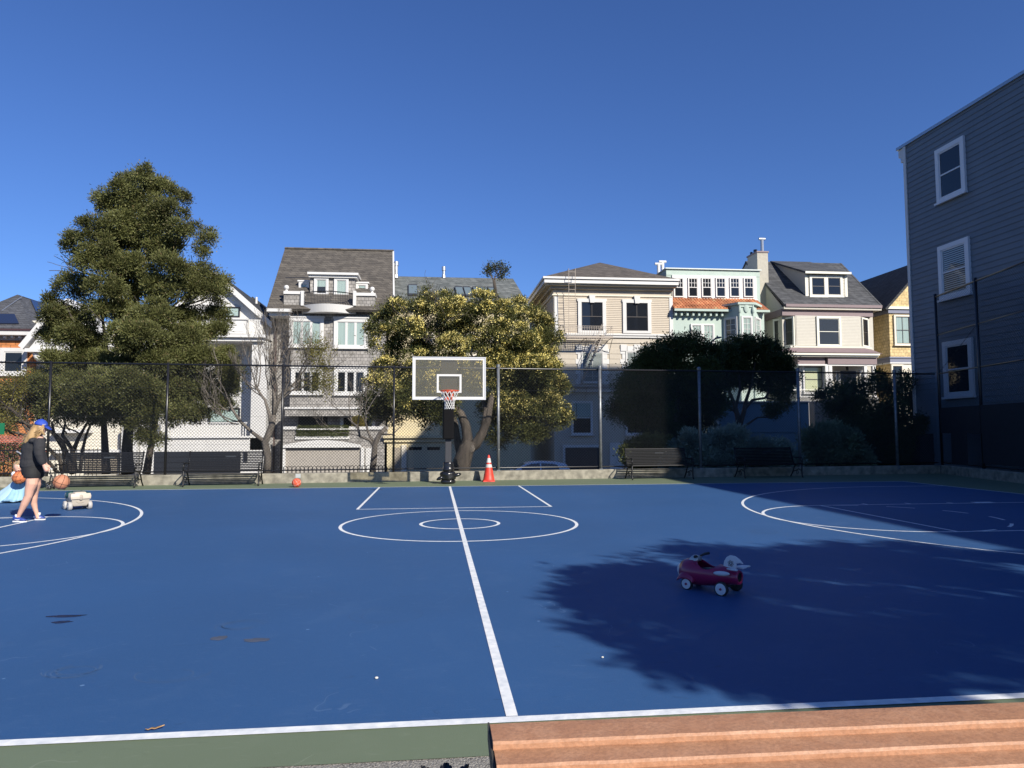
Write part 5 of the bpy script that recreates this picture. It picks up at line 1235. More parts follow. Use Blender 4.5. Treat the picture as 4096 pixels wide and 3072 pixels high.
for pts, r0, r1_ in (([(2955, 1895), (2950, 1800), (2955, 1715), (2950, 1660), (2935, 1610), (2915, 1560), (2900, 1500)], .15, .04), ([(2952, 1720), (2975, 1650), (2985, 1600), (3005, 1540), (3020, 1450)], .11, .03), ([(2975, 1640), (3010, 1600), (3060, 1592), (3075, 1570), (3060, 1500)], .07, .03), ([(2955, 1720), (3000, 1690), (3030, 1670), (3085, 1668), (3095, 1645)], .05, .02),
                     ([(2945, 1650), (2900, 1620), (2880, 1600), (2865, 1590)], .05, .02), ([(2960, 1700), (2940, 1640), (2960, 1560), (2955, 1480)], .09, .03), ([(3060, 1590), (3100, 1600), (3125, 1580)], .04, .02)):
    limb(tb, [PX(x, y, TY) for x, y in pts], r0, r1_, 8)
tb.build('trunk', bark, t5, smooth=True)
random.seed(52); TY = 25.0
t6 = thing('shrub_tree', 'ragged dark bush rising above the fence before the beige house porch', 'tree', at(3480, 1880, Y=TY))
B = blobs_px([(3300, 1585, 40, 30), (3350, 1560, 45, 35), (3420, 1580, 50, 35), (3400, 1540, 30, 20), (3470, 1545, 40, 30), (3520, 1510, 35, 30), (3545, 1560, 40, 40), (3620, 1525, 35, 28), (3610, 1580, 55, 45), (3350, 1640, 60, 45), (3450, 1640, 80, 55), (3560, 1650, 70, 60), (3640, 1650, 45, 50), (3690, 1690, 55, 25), (3740, 1680, 25, 12), (3400, 1720, 90, 60), (3520, 1750, 110, 70), (3620, 1760, 70, 70), (3500, 1840, 140, 55), (3620, 1850, 60, 45), (3660, 1780, 40, 50)], TY)
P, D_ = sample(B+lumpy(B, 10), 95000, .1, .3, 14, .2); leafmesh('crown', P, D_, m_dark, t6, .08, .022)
tb = MB()
for k in range(9): x = random.uniform(3380, 3620); limb(tb, [PX(3480+(x-3480)*.4, 1895, TY), PX(3480+(x-3480)*.7, 1760, TY), PX(x, 1620, TY)], .05, .02, 6)
tb.build('trunk', bark, t6, smooth=True)

# ---- shrubs behind the fence
m_sil = leafmat('silver_leaf', (.2, .27, .22), (.36, .45, .37), trans=.1)
m_gs = leafmat('green_shrub_leaf', (.1, .15, .09), (.24, .3, .2), trans=.15)
m_lg = leafmat('lit_shrub_leaf', (.09, .11, .03), (.2, .22, .08), trans=.25)
for nm, lab, lst, Y_, m_, n_, gl in (
    ('shrub', 'rounded yellow-green shrub catching sun behind the left end of the third bench', [(2540, 1795, 50, 32), (2600, 1780, 60, 38), (2650, 1775, 40, 35), (2570, 1840, 90, 40), (2500, 1810, 25, 20)], 23.4, m_lg, 9000, .08),
    ('shrub', 'silvery blue-green shrub right above the third bench', [(2720, 1800, 55, 40), (2770, 1760, 50, 40), (2800, 1820, 80, 50), (2700, 1850, 60, 40)], 23.0, m_sil, 20000, .07),
    ('shrub', 'silvery blue-green shrub above the left half of the darkest bench', [(2880, 1760, 60, 45), (2940, 1740, 50, 40), (2930, 1810, 80, 50), (2870, 1850, 80, 40)], 23.0, m_sil, 20000, .07),
    ('shrub', 'silvery blue-green shrub above the right half of the darkest bench', [(3040, 1800, 70, 45), (3110, 1800, 60, 40), (3150, 1840, 60, 40), (3030, 1860, 90, 35)], 23.0, m_sil, 20000, .07),
    ('shrub', 'grey-green leafy shrub right of the darkest bench below the ragged bush', [(3260, 1760, 60, 50), (3320, 1730, 60, 40), (3380, 1770, 70, 55), (3290, 1830, 90, 55), (3420, 1830, 70, 50)], 23.0, m_gs, 20000, .09)):
    random.seed(len(lab)); B = blobs_px(lst, Y_, jit=.3); c = B[0][0]
    o = thing(nm, lab, 'shrub', (c[0], Y_, -.4), 'shrubs behind the fence')
    P, D_ = sample(B, n_, .07, .4, 10, .6); leafmesh('foliage', P, D_, m_, o, gl*1.25, .026)
    tb = MB()
    for k in range(7): q = B[k % len(B)][0]; limb(tb, [(c[0]+random.uniform(-.2, .2), Y_, -.5), (q[0], q[1], q[2])], .02, .008, 5)
    tb.build('stems', bark, o)

# ---- the big tree outside the frame whose shade lies on the court
random.seed(60)
st = thing('shade_tree', 'large leafy tree outside the frame at right whose shadow falls on the court', 'tree', (11.5, -3.5, 0))
poly = [(.85, 6), (1.15, 4.7), (1.75, 3.75), (4, 3.45), (8.5, 3.4), (10, 6), (9, 8.6), (7.2, 7.7), (6.3, 7.9), (5.4, 8.8), (4.2, 8.5), (2.9, 8.75), (2.2, 7.9), (1.6, 7.0)]
def inside(x, y):
    c = False; j = len(poly)-1
    for i in range(len(poly)):
        if (poly[i][1] > y) != (poly[j][1] > y) and x < (poly[j][0]-poly[i][0])*(y-poly[i][1])/(poly[j][1]-poly[i][1])+poly[i][0]: c = not c
        j = i
    return c
tu = []; kx = 1/math.tan(SUN_EL)
while len(tu) < 6800:
    x, y = random.uniform(1.15, 10), random.uniform(3.3, 8.9)
    sx = .75*mnoise.noise(Vector((y*2.6, 4.4, x*.4)))+.4*mnoise.noise(Vector((y*7, 1.4, x))); sy_ = .5*mnoise.noise(Vector((x*1.9, 8.4, 2)))
    if not inside(x-.12+sx, y+sy_): continue
    # ragged gaps drawn out along the sun's direction
    u = x*math.cos(SUN_AZ)+y*math.sin(SUN_AZ); v = -x*math.sin(SUN_AZ)+y*math.cos(SUN_AZ)
    if mnoise.noise(Vector((x*.9, y*2.6, 3.3))) > (.34 if x < 2.6 else .16-.02*(x-2.5)): continue
    if mnoise.noise(Vector((u*1.9+9, v*3.2, 1.1))) > (.22 if x < 2.6 else .04): continue
    h = 4.4+1.6*random.random()+.25*(x-1)
    tu.append((x+h*kx*math.sin(SUN_AZ), y-h*kx*math.cos(SUN_AZ), h))
T_ = np.array(tu); k = np.repeat(np.arange(len(T_)), 9); off = rng.normal(size=(len(k), 3))*.085; P = T_[k]+off
D_ = off/.1+rng.normal(size=off.shape)*.6; D_ /= np.linalg.norm(D_, axis=1)[:, None]
leafmesh('crown', P, D_, m_ever, st, .15, .034)
tb = MB(); limb(tb, [(11.8, -3.6, -.1), (11.7, -3.5, 2), (11.2, -3.4, 4), (10.6, -3.2, 6), (10.2, -3, 7)], .28, .08, 12)
for k in range(40):
    q = random.choice(tu); limb(tb, [(11.2, -3.4, 3.4), ((11+q[0])/2, (-3.4+q[1])/2, (4+q[2])/2+.3), q], .07, .015, 6)
tb.build('trunk', bark, st, smooth=True)

# planted hedge and clipped ball on the balcony of the shingled house
yb_ = Y3-1.25
for lab, nm, (a, c_, cc, dd_) in (('long clipped box hedge in the balcony planter of the grey shingled house', 'hedge', (1187, 1701, 1396, 1746)),):
    x0, x1, z0, z1 = rect(a, c_, cc, dd_, yb_); h_ = thing(nm, lab, nm, ((x0+x1)/2, yb_, z0)); n = 7000
    P = np.column_stack([rng.uniform(x0, x1, n), rng.uniform(yb_-.18, yb_+.1, n), rng.uniform(z0, z1, n)]); D_ = rng.normal(size=(n, 3)); D_[:, 1] -= .5; D_ /= np.linalg.norm(D_, axis=1)[:, None]
    leafmesh('foliage', P, D_, leafmat('box_leaf', (.04, .055, .015), (.1, .11, .03), trans=.1), h_, .05, .02)
c = at(1433, 1690, Y=yb_+.2); h_ = thing('topiary', 'round clipped golden-green bush beside the balcony window of the shingled house', 'plant', (c.x, c.y, c.z-.5))
P, D_ = sample([(np.array(c), np.array([.38, .38, .38]))], 3500, .03, .8, 6, .2); leafmesh('foliage', P, D_, leafmat('golden_leaf', (.12, .1, .02), (.22, .18, .05), trans=.1), h_, .05, .02)
MB().tube([(c.x, c.y, c.z-.75), (c.x, c.y, c.z)], .03, 6).build('stem', bark, h_)

# ------------------------------------------------------------------ objects
ANG = math.atan2(dF.y, dF.x)
def local(cx, cy, z=0, a=0): return Matrix.Translation((cx, cy, z)) @ Matrix.Rotation(a, 4, 'Z')
def copy_tree(o, parent=None):
    c = o.copy(); C.objects.link(c); ORG[c.name] = origin(o)
    if parent: c.parent = parent
    for ch in list(o.children): copy_tree(ch, c)
    return c
def at0(name, lab, cat, group=None):   # prototype built round its own origin, then placed
    return thing(name, lab, cat, (0, 0, 0), group)
def place(o, x, y, a, z=0): o.location = (x, y, z); o.rotation_euler = (0, 0, a)
# ---- benches
paint = mat('black_bench_paint', (.008, .008, .009), .42, spec=.4)
def make_bench(lab):
    r = at0('park_bench', lab, 'bench', 'black slatted benches in front of the fence'); W_ = 1.92
    st = MB()
    for k in range(8):
        y = -.2+.058*k; z = .43-.012*math.sin(k/7*PI); st.box(-W_/2, W_/2, y-.02, y+.02, z-.006, z+.006)
    st.tube([(-W_/2, -.235, .415), (W_/2, -.235, .415)], .016, 6); seat = st.build('seat', paint, r)
    bk = MB()
    for k in range(10):
        t = k/9; y = .24+.16*t**1.2; z = .47+.42*t; bk.box(-W_/2, W_/2, y-.006, y+.006, z-.018, z+.016)
    bk.tube([(-W_/2, .41, .905), (W_/2, .41, .905)], .014, 6); bb = bk.build('backrest', paint, r)
    MB().box(-.12+.1, .16+.1, .335, .345, .75, .8).build('plaque', mat('bench_plaque', (.06, .065, .07), .25, metal=.4), bb)
    for s in (-1, 1):
        x = s*(W_/2+.0)
        MB().tube([(x, -.27, .0), (x, -.235, .06), (x, -.215, .22), (x, -.245, .42), (x, -.18, .44), (x, .1, .4), (x, .24, .44), (x, .33, .68), (x, .42, .93)], .022, 6).build('side_frame', paint, r, smooth=True)
        MB().tube([(x, .1, .4), (x, .2, .3), (x, .3, .12), (x, .42, .0)], .02, 6).build('leg', paint, r, smooth=True)
        MB().tube([(x, -.22, .2), (x, -.05, .26), (x, .1, .2), (x, .27, .17)], .014, 6).torus((x, .03, .15), .055, .01, axis=(1, 0, 0), n=12, m=5).build('brace', paint, r, smooth=True)
        MB().tube([(x, -.25, .42), (x, -.27, .56), (x, -.2, .63), (x, -.08, .62), (x, .1, .6), (x, .28, .62)], .016, 6).torus((x, -.2, .56), .055, .012, axis=(1, 0, 0), n=14, m=5).build('armrest', paint, r, smooth=True)
    return r
bl = ['black slatted bench nearest the woman, with a stroller parked at its left end', 'black slatted bench between the big evergreen and the bare tree, above a lit wall', 'black slatted bench half in sun, below the yellow-green shrub', 'black slatted bench in full shade, below the silvery shrubs']
b0 = None
for (pl, pr), lab in zip(((297, 598), (765, 1080), (2462, 2742), (2893, 3160)), bl):
    pc = (pl+pr)/2
    u = fu(pc); q = on(WA, WB, u, -.62)
    if b0 is None: b0 = make_bench(lab); o = b0
    else: o = copy_tree(b0); o['label'] = lab
    place(o, q.x, q.y, ANG)
# ---- hoop arches: low ornamental fence
hf = thing('edging_fence', 'low black iron fence of small hoops above the curb wall, left of the basketball post', 'fence', (-4.5, 22, 0))
b = MB()
for px in range(1105, 1545, 17):
    q = on(FA, FB, fu(px), .7); q2 = on(FA, FB, fu(px+20), .7)
    c = (q+q2)/2; R_ = (q2-q).length/2; pts = [(q.x, q.y, -.1), (q.x, q.y, .36)]+[(c.x-math.cos(a)*R_*dF.x, c.y-math.cos(a)*R_*dF.y, .36+R_*1.1*math.sin(a)) for a in [PI*k/8 for k in range(9)]]+[(q2.x, q2.y, .36), (q2.x, q2.y, -.1)]
    b.tube(pts, .009, 5)
for z in (.33,): 
    q, q2 = on(FA, FB, fu(1100), .7), on(FA, FB, fu(1560), .7); b.tube([(q.x, q.y, z), (q2.x, q2.y, z)], .012, 5)
b.build('hoops', black_metal, hf)
ih = thing('iron_fence', 'black iron picket fence below the hedge at the left edge', 'fence', (-14, 22.5, 0))
b = MB(); q, q2 = on(FA, FB, 0, 1.2), on(FA, FB, fu(340), 1.2)
for z in (.3, .95): b.tube([(q.x, q.y, z), (q2.x, q2.y, z)], .018, 5)
n = int((q2-q).length/.11)
for k in range(n): p = q.lerp(q2, k/n); b.tube([(p.x, p.y, -.1), (p.x, p.y, 1.0)], .009, 4)
b.build('pickets', black_metal, ih)
# green board at the left edge
x0, x1, z0, z1 = rect(-120, 1692, 19, 1738, 20.2)
sg = thing('signboard', 'plain dark green board hanging on the fence at the left edge', 'sign', ((x0+x1)/2, 20.2, z0))
MB().box(x0, x1, 20.18, 20.2, z0, z1).build('board', mat('green_board', (.01, .13, .055), .4), sg)
MB().box(x0, x0+.03, 20.2, 20.23, z0, z1).box(x0+.05, x1, 20.2, 20.22, z1-.05, z1-.02).build('bracket', black_metal, sg)

# ---- basketball hoop
PXp, PYp = .37, 20.1
hp = thing('basketball_hoop', 'basketball hoop with clear backboard and black padded post at centre court', 'basketball hoop', (PXp, PYp, 0))
pole_m = mat('pole_grey', (.03, .03, .036), .6); pad_m = mat('black_pad', (.003, .003, .004), .85, spec=.2); vinylb = mat('black_cover_vinyl', (.012, .012, .014), .22, spec=.7)
BYp = 17.95; bxc = at(1797, 1510, Y=BYp).x
zt_ = at(1797, 1428, Y=BYp).z; zb_ = at(1797, 1599, Y=BYp).z; bx0_ = at(1650, 1510, Y=BYp).x; bx1_ = at(1943, 1510, Y=BYp).x
ztop = at(1792, 1440, Y=PYp).z
MB().box(PXp-.085, PXp+.085, PYp-.085, PYp+.085, 0, ztop).build('post', pole_m, hp, bevel=.008)
ph0, ph1 = at(1793, 1757, Y=PYp).z, at(1793, 1605, Y=PYp).z
MB().box(PXp-.15, PXp+.15, PYp-.2, PYp+.12, ph0, ph1).build('post_pad', pad_m, hp, bevel=.035)
MB().box(PXp-.165, PXp-.148, PYp-.1, PYp+.1, ph0+.05, ph1).build('pad_edge', mat('olive_pad_edge', (.09, .09, .05), .6), hp)
# extension arms
ar = MB()
for s in (-1, 1):
    for (za, zb__) in ((ztop-.1, zb_+.95), (ztop-.75, zb_+.3)):
        ar.tube([(PXp+s*.1, PYp, za-.25), (bxc+s*.14, BYp+.12, zb__)], .025, 6)
ar.box(bxc-.2, bxc+.2, BYp+.06, BYp+.12, zb_+.15, zb_+1.0); arm = ar.build('extension_arm', pole_m, hp)
# crumpled base cover
def crumple(rings, name, m, seed, amp):
    b = MB().loft(rings, 28); vs = []
    for v in b.v:
        p = Vector(v); c = Vector((PXp, PYp, p.z)); d_ = p-c; k = 1+amp*mnoise.noise(Vector((p.x*7+seed, p.y*7, p.z*9)))+amp*.5*mnoise.noise(Vector((p.x*19, p.y*19+seed, p.z*23))); vs.append(c+d_*k+Vector((0, 0, .02*mnoise.noise(p*9))))
    b.v = vs; return b.build(name, m, hp, smooth=True, sub=1)
R1 = [(PXp, PYp, z, r, r*.95) for z, r in ((.62, .12), (.58, .15), (.5, .145), (.44, .15), (.4, .17), (.36, .15), (.33, .15))]
cv = crumple(R1, 'base_cover', vinylb, 1, .12)
R2 = [(PXp, PYp, z, r, r*.95) for z, r in ((.36, .1), (.33, .2), (.27, .23), (.2, .21), (.14, .22), (.1, .16), (.09, .1))]
c2 = crumple(R2, 'cover_bulge', vinylb, 4, .22)
MB().ell((PXp+.23, PYp-.05, .24), (.14, .09, .055), 12, 8, Matrix.Rotation(R(-12), 3, 'Y')).build('cover_flap', vinylb, hp, smooth=True)
MB().ell((PXp-.22, PYp-.05, .16), (.12, .09, .05), 12, 8, Matrix.Rotation(R(-25), 3, 'Y')).build('cover_flap', vinylb, hp, smooth=True)
crumple([(PXp, PYp, z, r, r) for z, r in ((.13, .1), (.11, .2), (.05, .21), (.0, .2))], 'cover_skirt', vinylb, 8, .1)
# board
zc = (zt_+zb_)/2
bd = MB().box(bx0_+.03, bx1_-.03, BYp-.006, BYp+.006, zb_+.03, zt_-.03).build('backboard', glassy('backboard_glass', (.93, .9, .8), .1, rough=.3, base=(.35, .32, .24)), hp)
fr_ = MB(); w_ = .022
fr_.box(bx0_, bx1_, BYp-.022, BYp+.022, zt_-w_, zt_).box(bx0_, bx1_, BYp-.022, BYp+.022, zb_, zb_+w_).box(bx0_, bx0_+w_, BYp-.022, BYp+.022, zb_+w_, zt_-w_).box(bx1_-w_, bx1_, BYp-.022, BYp+.022, zb_+w_, zt_-w_)
fr_.build('frame', mat('aluminium_frame', (.55, .56, .58), .45), bd)
ln = MB(); yy0, yy1 = BYp-.0095, BYp-.006; e = .075
ln.box(bx0_+w_, bx1_-w_, yy0, yy1, zt_-e, zt_-w_).box(bx0_+w_, bx1_-w_, yy0, yy1, zb_+w_, zb_+e).box(bx0_+w_, bx0_+e, yy0, yy1, zb_+e, zt_-e).box(bx1_-e, bx1_-w_, yy0, yy1, zb_+e, zt_-e)
ln.build('border_line', white2, bd)
tx0, tx1 = at(1747, 1540, Y=BYp).x, at(1846, 1540, Y=BYp).x; tz1, tz0 = at(1797, 1497, Y=BYp).z, at(1797, 1571, Y=BYp).z
MB().box(tx0, tx1, yy0, yy1, tz1-.05, tz1).box(tx0, tx1, yy0, yy1, tz0, tz0+.05).box(tx0, tx0+.05, yy0, yy1, tz0+.05, tz1-.05).box(tx1-.05, tx1, yy0, yy1, tz0+.05, tz1-.05).build('target_square', white2, bd)
orange_m = mat('orange_rim', (.6, .07, .02), .35)
rz = at(1798, 1563, Y=BYp-.4).z; ryc = BYp-.39; rxc = at(1798, 1563, Y=ryc).x
rim = MB().torus((rxc, ryc, rz), .229, .011, n=36, m=8).torus((rxc, ryc, rz-.02), .215, .006, n=36, m=6).build('rim', orange_m, hp, smooth=True)
MB().box(rxc-.1, rxc+.1, BYp-.17, BYp-.012, rz-.02, rz+.01).box(rxc-.1, rxc+.1, BYp-.03, BYp-.012, rz-.22, rz+.03).build('rim_bracket', orange_m, rim)
nt_ = MB(); nn_ = 12; rows = [(0, .222), (-.1, .19), (-.19, .155), (-.27, .125), (-.34, .115), (-.4, .115), (-.45, .12)]
for k in range(nn_):
    for s in (0, 1):
        pts = []
        for i, (dz, rr) in enumerate(rows):
            a = 2*PI*(k+(.5*i if s == 0 else -.5*i))/nn_; pts.append((rxc+rr*math.cos(a), ryc+rr*math.sin(a), rz+dz))
        nt_.tube(pts, .0065, 5, False)
nt_.build('net', mat('white_net', (.62, .61, .58), .8), rim)

# ---- traffic cone
cq = at(1955, 1926, Z=0); co = thing('traffic_cone', 'orange traffic cone with two white bands beside the fence post', 'cone', (cq.x, cq.y, 0))
cone_m = mat('cone_orange', (.62, .045, .025), .5, var=.12, vscale=8); band_m = mat('cone_band', (.5, .49, .47), .5, var=.1)
H_ = .77; rr_ = lambda z: .17-(z-.05)/(H_-.05)*.145
bs = MB()
bs.loft([(cq.x, cq.y, .0, .26, .24), (cq.x, cq.y, .025, .25, .23), (cq.x, cq.y, .05, .19, .19)], 4, rot=PI/4).build('base', cone_m, co, bevel=.01)
MB().lathe([(.03, .19), (.06, .165), (.2, rr_(.2)), (.4, rr_(.4)), (.6, rr_(.6)), (.74, rr_(.74)), (.77, .018), (.765, .005)], (cq.x, cq.y, 0), n=24).build('cone_body', cone_m, co, smooth=True)
for (za, zb__) in ((.41, .5), (.55, .68)): MB().lathe([(za, rr_(za)+.004), (zb__, rr_(zb__)+.004)], (cq.x, cq.y, 0), n=24).build('reflective_band', band_m, co, smooth=True)

# ---- basketballs
def ballmat(name, c):
    return mat(name, c, .6, var=.12, vscale=9, bump=.25, bscale=300)
def textmesh(s, size):
    cu = bpy.data.curves.new('t', 'FONT'); cu.body = s; cu.size = size; cu.align_x = 'CENTER'; cu.align_y = 'CENTER'; cu.extrude = 0
    o = bpy.data.objects.new('t', cu); C.objects.link(o); dg = bpy.context.evaluated_depsgraph_get(); me = bpy.data.meshes.new_from_object(o.evaluated_get(dg))
    v = [tuple(x.co) for x in me.vertices]; f = [tuple(p.vertices) for p in me.polygons]; bpy.data.objects.remove(o); bpy.data.meshes.remove(me); bpy.data.curves.remove(cu); return v, f
def ball(c, r, m, seam, lab, rot=(0, 0, 0), writing=None, seamr=.0035):
    Mx = Matrix.Rotation(rot[2], 3, 'Z') @ Matrix.Rotation(rot[1], 3, 'Y') @ Matrix.Rotation(rot[0], 3, 'X')
    t = thing('basketball', lab, 'basketball', (c[0], c[1], c[2]-r)); c = Vector(c)
    s = MB().ell(c, r, 32, 20).build('shell', m, t, smooth=True)
    g = MB()
    def ring(f): 
        g.tube([c+Mx @ f(2*PI*k/48)*r*1.0 for k in range(49)], seamr, 5)
    ring(lambda a: Vector((math.cos(a), math.sin(a), 0))); ring(lambda a: Vector((0, math.cos(a), math.sin(a))))
    for sg in (-1, 1):
        ring(lambda a: Vector((sg*(.62+.16*math.cos(2*a)), math.cos(a)*math.sqrt(max(0, 1-(.62+.16*math.cos(2*a))**2)), math.sin(a)*math.sqrt(max(0, 1-(.62+.16*math.cos(2*a))**2)))))
    g.build('seams', seam, s, smooth=True)
    if writing:
        for (txt, size, ox, oz, tilt) in writing:
            v, f = textmesh(txt, size); vs = []
            for x, y, _ in v:
                x, y = x*math.cos(tilt)-y*math.sin(tilt), x*math.sin(tilt)+y*math.cos(tilt)
                d_ = RT*(x+ox)/r+UP*(y+oz)/r; k = 1-d_.length_squared; d_ = d_-fw*math.sqrt(max(k, .02)); vs.append(c+d_.normalized()*r*1.012)
            MB().add(vs, f).build('lettering', mat('ball_print', (.1, .03, .012), .6), s)
    return t
bm1 = ballmat('orange_leather', (.55, .17, .06)); bm2 = ballmat('tan_leather', (.47, .2, .11)); bm3 = ballmat('red_rubber', (.6, .085, .035))
seam_b = mat('black_seam', (.015, .012, .01), .6); seam_w = mat('pale_seam', (.6, .45, .38), .6)
ball(at(245.5, 1928, D=11.75), .123, bm2, seam_b, 'tan basketball in mid-air above the toy wagon', (R(15), R(20), R(35)), None, .0035)
c = at(1186, 1931, Z=.118); ball((c.x, c.y, .118), .118, bm3, seam_w, 'orange-red basketball lying against the curb wall right of the second bench', (R(20), R(-30), R(20)), None, .003)

# ---- people --------------------------------------------------------------
skin_m = mat('fair_skin', (.62, .36, .26), .5, var=.06, vscale=5)
skin_k = mat('child_skin', (.64, .39, .29), .5)
def hairstrands(paths, r, m, parent, name='hair', n=5):
    b = MB()
    for p in paths: b.tube(p, [r*(.5+.5*math.sin(PI*min(1, .25+k/(len(p)-1)*.75))) for k in range(len(p))], n, False)
    return b.build(name, m, parent, smooth=True)
WD = 11.6
def W_(px, py, d=0): return at(px, py, D=WD+d)
wg = at(110, 2092, Z=0)
wo = thing('person', 'blonde woman in blue cap, black sweatshirt and shorts walking on the court', 'person', (wg.x, wg.y, 0))
b = MB()
nf = -.10; ff = .14
b.tube([W_(130, 1872, -.04), W_(131, 1900, -.07), W_(128, 1935, -.09), W_(118, 1960, nf), W_(114, 1984, nf), W_(107, 1998, nf), W_(98, 2016, nf), W_(86, 2040, nf), W_(75, 2062, nf), W_(70, 2074, nf)], [.1, .098, .088, .07, .058, .058, .056, .041, .031, .032], 14, round_=True)
b.tube([W_(140, 1872, .06), W_(143, 1900, .08), W_(144, 1935, .1), W_(140, 1958, .11), W_(138, 1978, .12), W_(136, 1994, .12), W_(135, 2012, .13), W_(141, 2036, .14), W_(148, 2058, .15), W_(151, 2070, .15)], [.095, .092, .08, .063, .052, .051, .05, .037, .03, .031], 14, round_=True)
b.tube([W_(66, 2078, nf), W_(72, 2082, nf)], [.03, .022], 10, round_=True); b.tube([W_(150, 2068, .15), W_(154, 2071, .16)], [.028, .02], 10, round_=True)
b.tube([W_(134, 1880), W_(130, 1850), W_(132, 1810), W_(141, 1775), W_(150, 1752), W_(158, 1738), W_(163, 1722)], [.11, .08, .1, .115, .1, .05, .05], 16, round_=True)
b.ell(W_(166, 1707, .0), (.078, .085, .112), 20, 14, Matrix.Rotation(R(6), 3, 'Y'))
b.ell(W_(172, 1718, .02), (.055, .055, .06), 14, 10)          # jaw
b.tube([W_(184, 1709, .03), W_(188, 1713, .03)], [.012, .014], 8, round_=True)     # nose
b.tube([W_(183, 1720, .02), W_(184, 1722, .02)], [.014, .012], 8, round_=True)     # lips
b.ell(W_(163, 1711, -.082), (.018, .012, .03), 8, 6)          # ear
sh = W_(160, 1757, -.13)
b.tube([sh, W_(160, 1790, -.18), W_(160, 1818, -.19), W_(169, 1845, -.18), W_(177, 1864, -.17)], [.05, .048, .04, .034, .025], 12, round_=True)
# far arm: reaches forward, its hand meets the near one
b.tube([W_(152, 1757, .14), W_(160, 1800, .17), W_(168, 1822, .15), W_(180, 1850, .02), W_(185, 1862, -.06)], [.05, .045, .04, .03, .024], 12, round_=True)
def hand(b, w, dirv, side, r=.0085, curl=.5, size=1.0, nrm=None):
    """palm and five curled fingers; w wrist, dirv finger direction, side thumb side"""
    d_ = dirv.normalized(); s_ = (side-d_*side.dot(d_)).normalized(); n_ = d_.cross(s_) if nrm is None else nrm
    L = .075*size
    b.tube([w, w+d_*L*.5, w+d_*L], [.022*size, .03*size, .03*size], 10, round_=True); b.tube([w+s_*.012*size, w+d_*L+s_*.02*size], [.02*size, .018*size], 8, round_=True); b.tube([w-s_*.012*size, w+d_*L-s_*.02*size], [.02*size, .018*size], 8, round_=True)
    for k, (o_, ln) in enumerate(((.028, .062), (.01, .07), (-.009, .066), (-.027, .052))):
        p = w+d_*(L+.004)+s_*o_*size; l = ln*size; q = p+(d_+n_*curl*.5).normalized()*l*.45; e_ = q+(d_*(.6-curl*.6)+n_*(.5+curl)).normalized()*l*.33; f_ = e_+(d_*(-curl)+n_).normalized()*l*.28
        b.tube([p, q, e_, f_], [r*size, r*size*.95, r*size*.85, r*size*.75], 7, round_=True)
    t0_ = w+d_*.015*size+s_*.03*size; b.tube([t0_, t0_+(d_+s_*.6).normalized()*.035*size, t0_+(d_*1.3+s_*.3+n_*.4).normalized()*.062*size], [.012*size, .01*size, .008*size], 7, round_=True)
hand(b, W_(177, 1863, -.17), (W_(188, 1886, -.16)-W_(177, 1863, -.17)), RT*.8+UP*.4, curl=.9, nrm=-RT*.35+fw*.8)
hand(b, W_(185, 1862, -.06), (W_(193, 1886, -.1)-W_(185, 1862, -.06)), RT, curl=.9, nrm=-fw*.6-RT*.4)
body = b.build('body', skin_m, wo, remesh=.0055)
# hands are kept crisp by the fine voxel; clothing follows
blk = mat('black_jersey', (.022, .022, .025), .85, bump=.3, bscale=35); blk2 = mat('black_shorts_fabric', (.011, .011, .012), .8)
b = MB()
b.tube([W_(131, 1842, 0), W_(130, 1856, 0), W_(131, 1868, 0), W_(131, 1884, 0), W_(133, 1893, 0)], [.125, .14, .158, .16, .15], 20)
b.tube([W_(128, 1880, -.05), W_(128, 1900, -.075), W_(127, 1912, -.08)], [.13, .122, .115], 16); b.tube([W_(142, 1880, .06), W_(145, 1900, .08), W_(146, 1910, .09)], [.115, .112, .108], 16)
b.ell(W_(118, 1884, 0), (.115, .13, .115), 16, 10)
b.build('shorts', blk2, wo, remesh=.012)
b = MB()
b.tube([W_(128, 1872, 0), W_(127, 1862, 0), W_(127, 1850, 0), W_(126, 1838, 0), W_(130, 1815, 0), W_(134, 1790, 0), W_(141, 1765, 0), W_(150, 1750, 0), W_(157, 1742, 0)], [.145, .165, .165, .158, .155, .16, .15, .105, .07], 20)
b.ell(W_(150, 1762, 0), (.1, .2, .07), 16, 10)
b.tube([W_(157, 1760, -.12), W_(158, 1790, -.18), W_(159, 1820, -.19), W_(167, 1845, -.18), W_(174, 1859, -.17)], [.08, .083, .076, .06, .042], 14)
b.tube([W_(150, 1760, .13), W_(159, 1800, .17), W_(167, 1824, .15), W_(178, 1846, .04), W_(182, 1855, -.02)], [.075, .078, .07, .055, .04], 14)
swt = b.build('sweatshirt', blk, wo, remesh=.012)
bt_ = swt.modifiers.new('d', 'DISPLACE'); tx = bpy.data.textures.new('folds', 'CLOUDS'); tx.noise_scale = .13; bt_.texture = tx; bt_.strength = .022; bt_.mid_level = .5
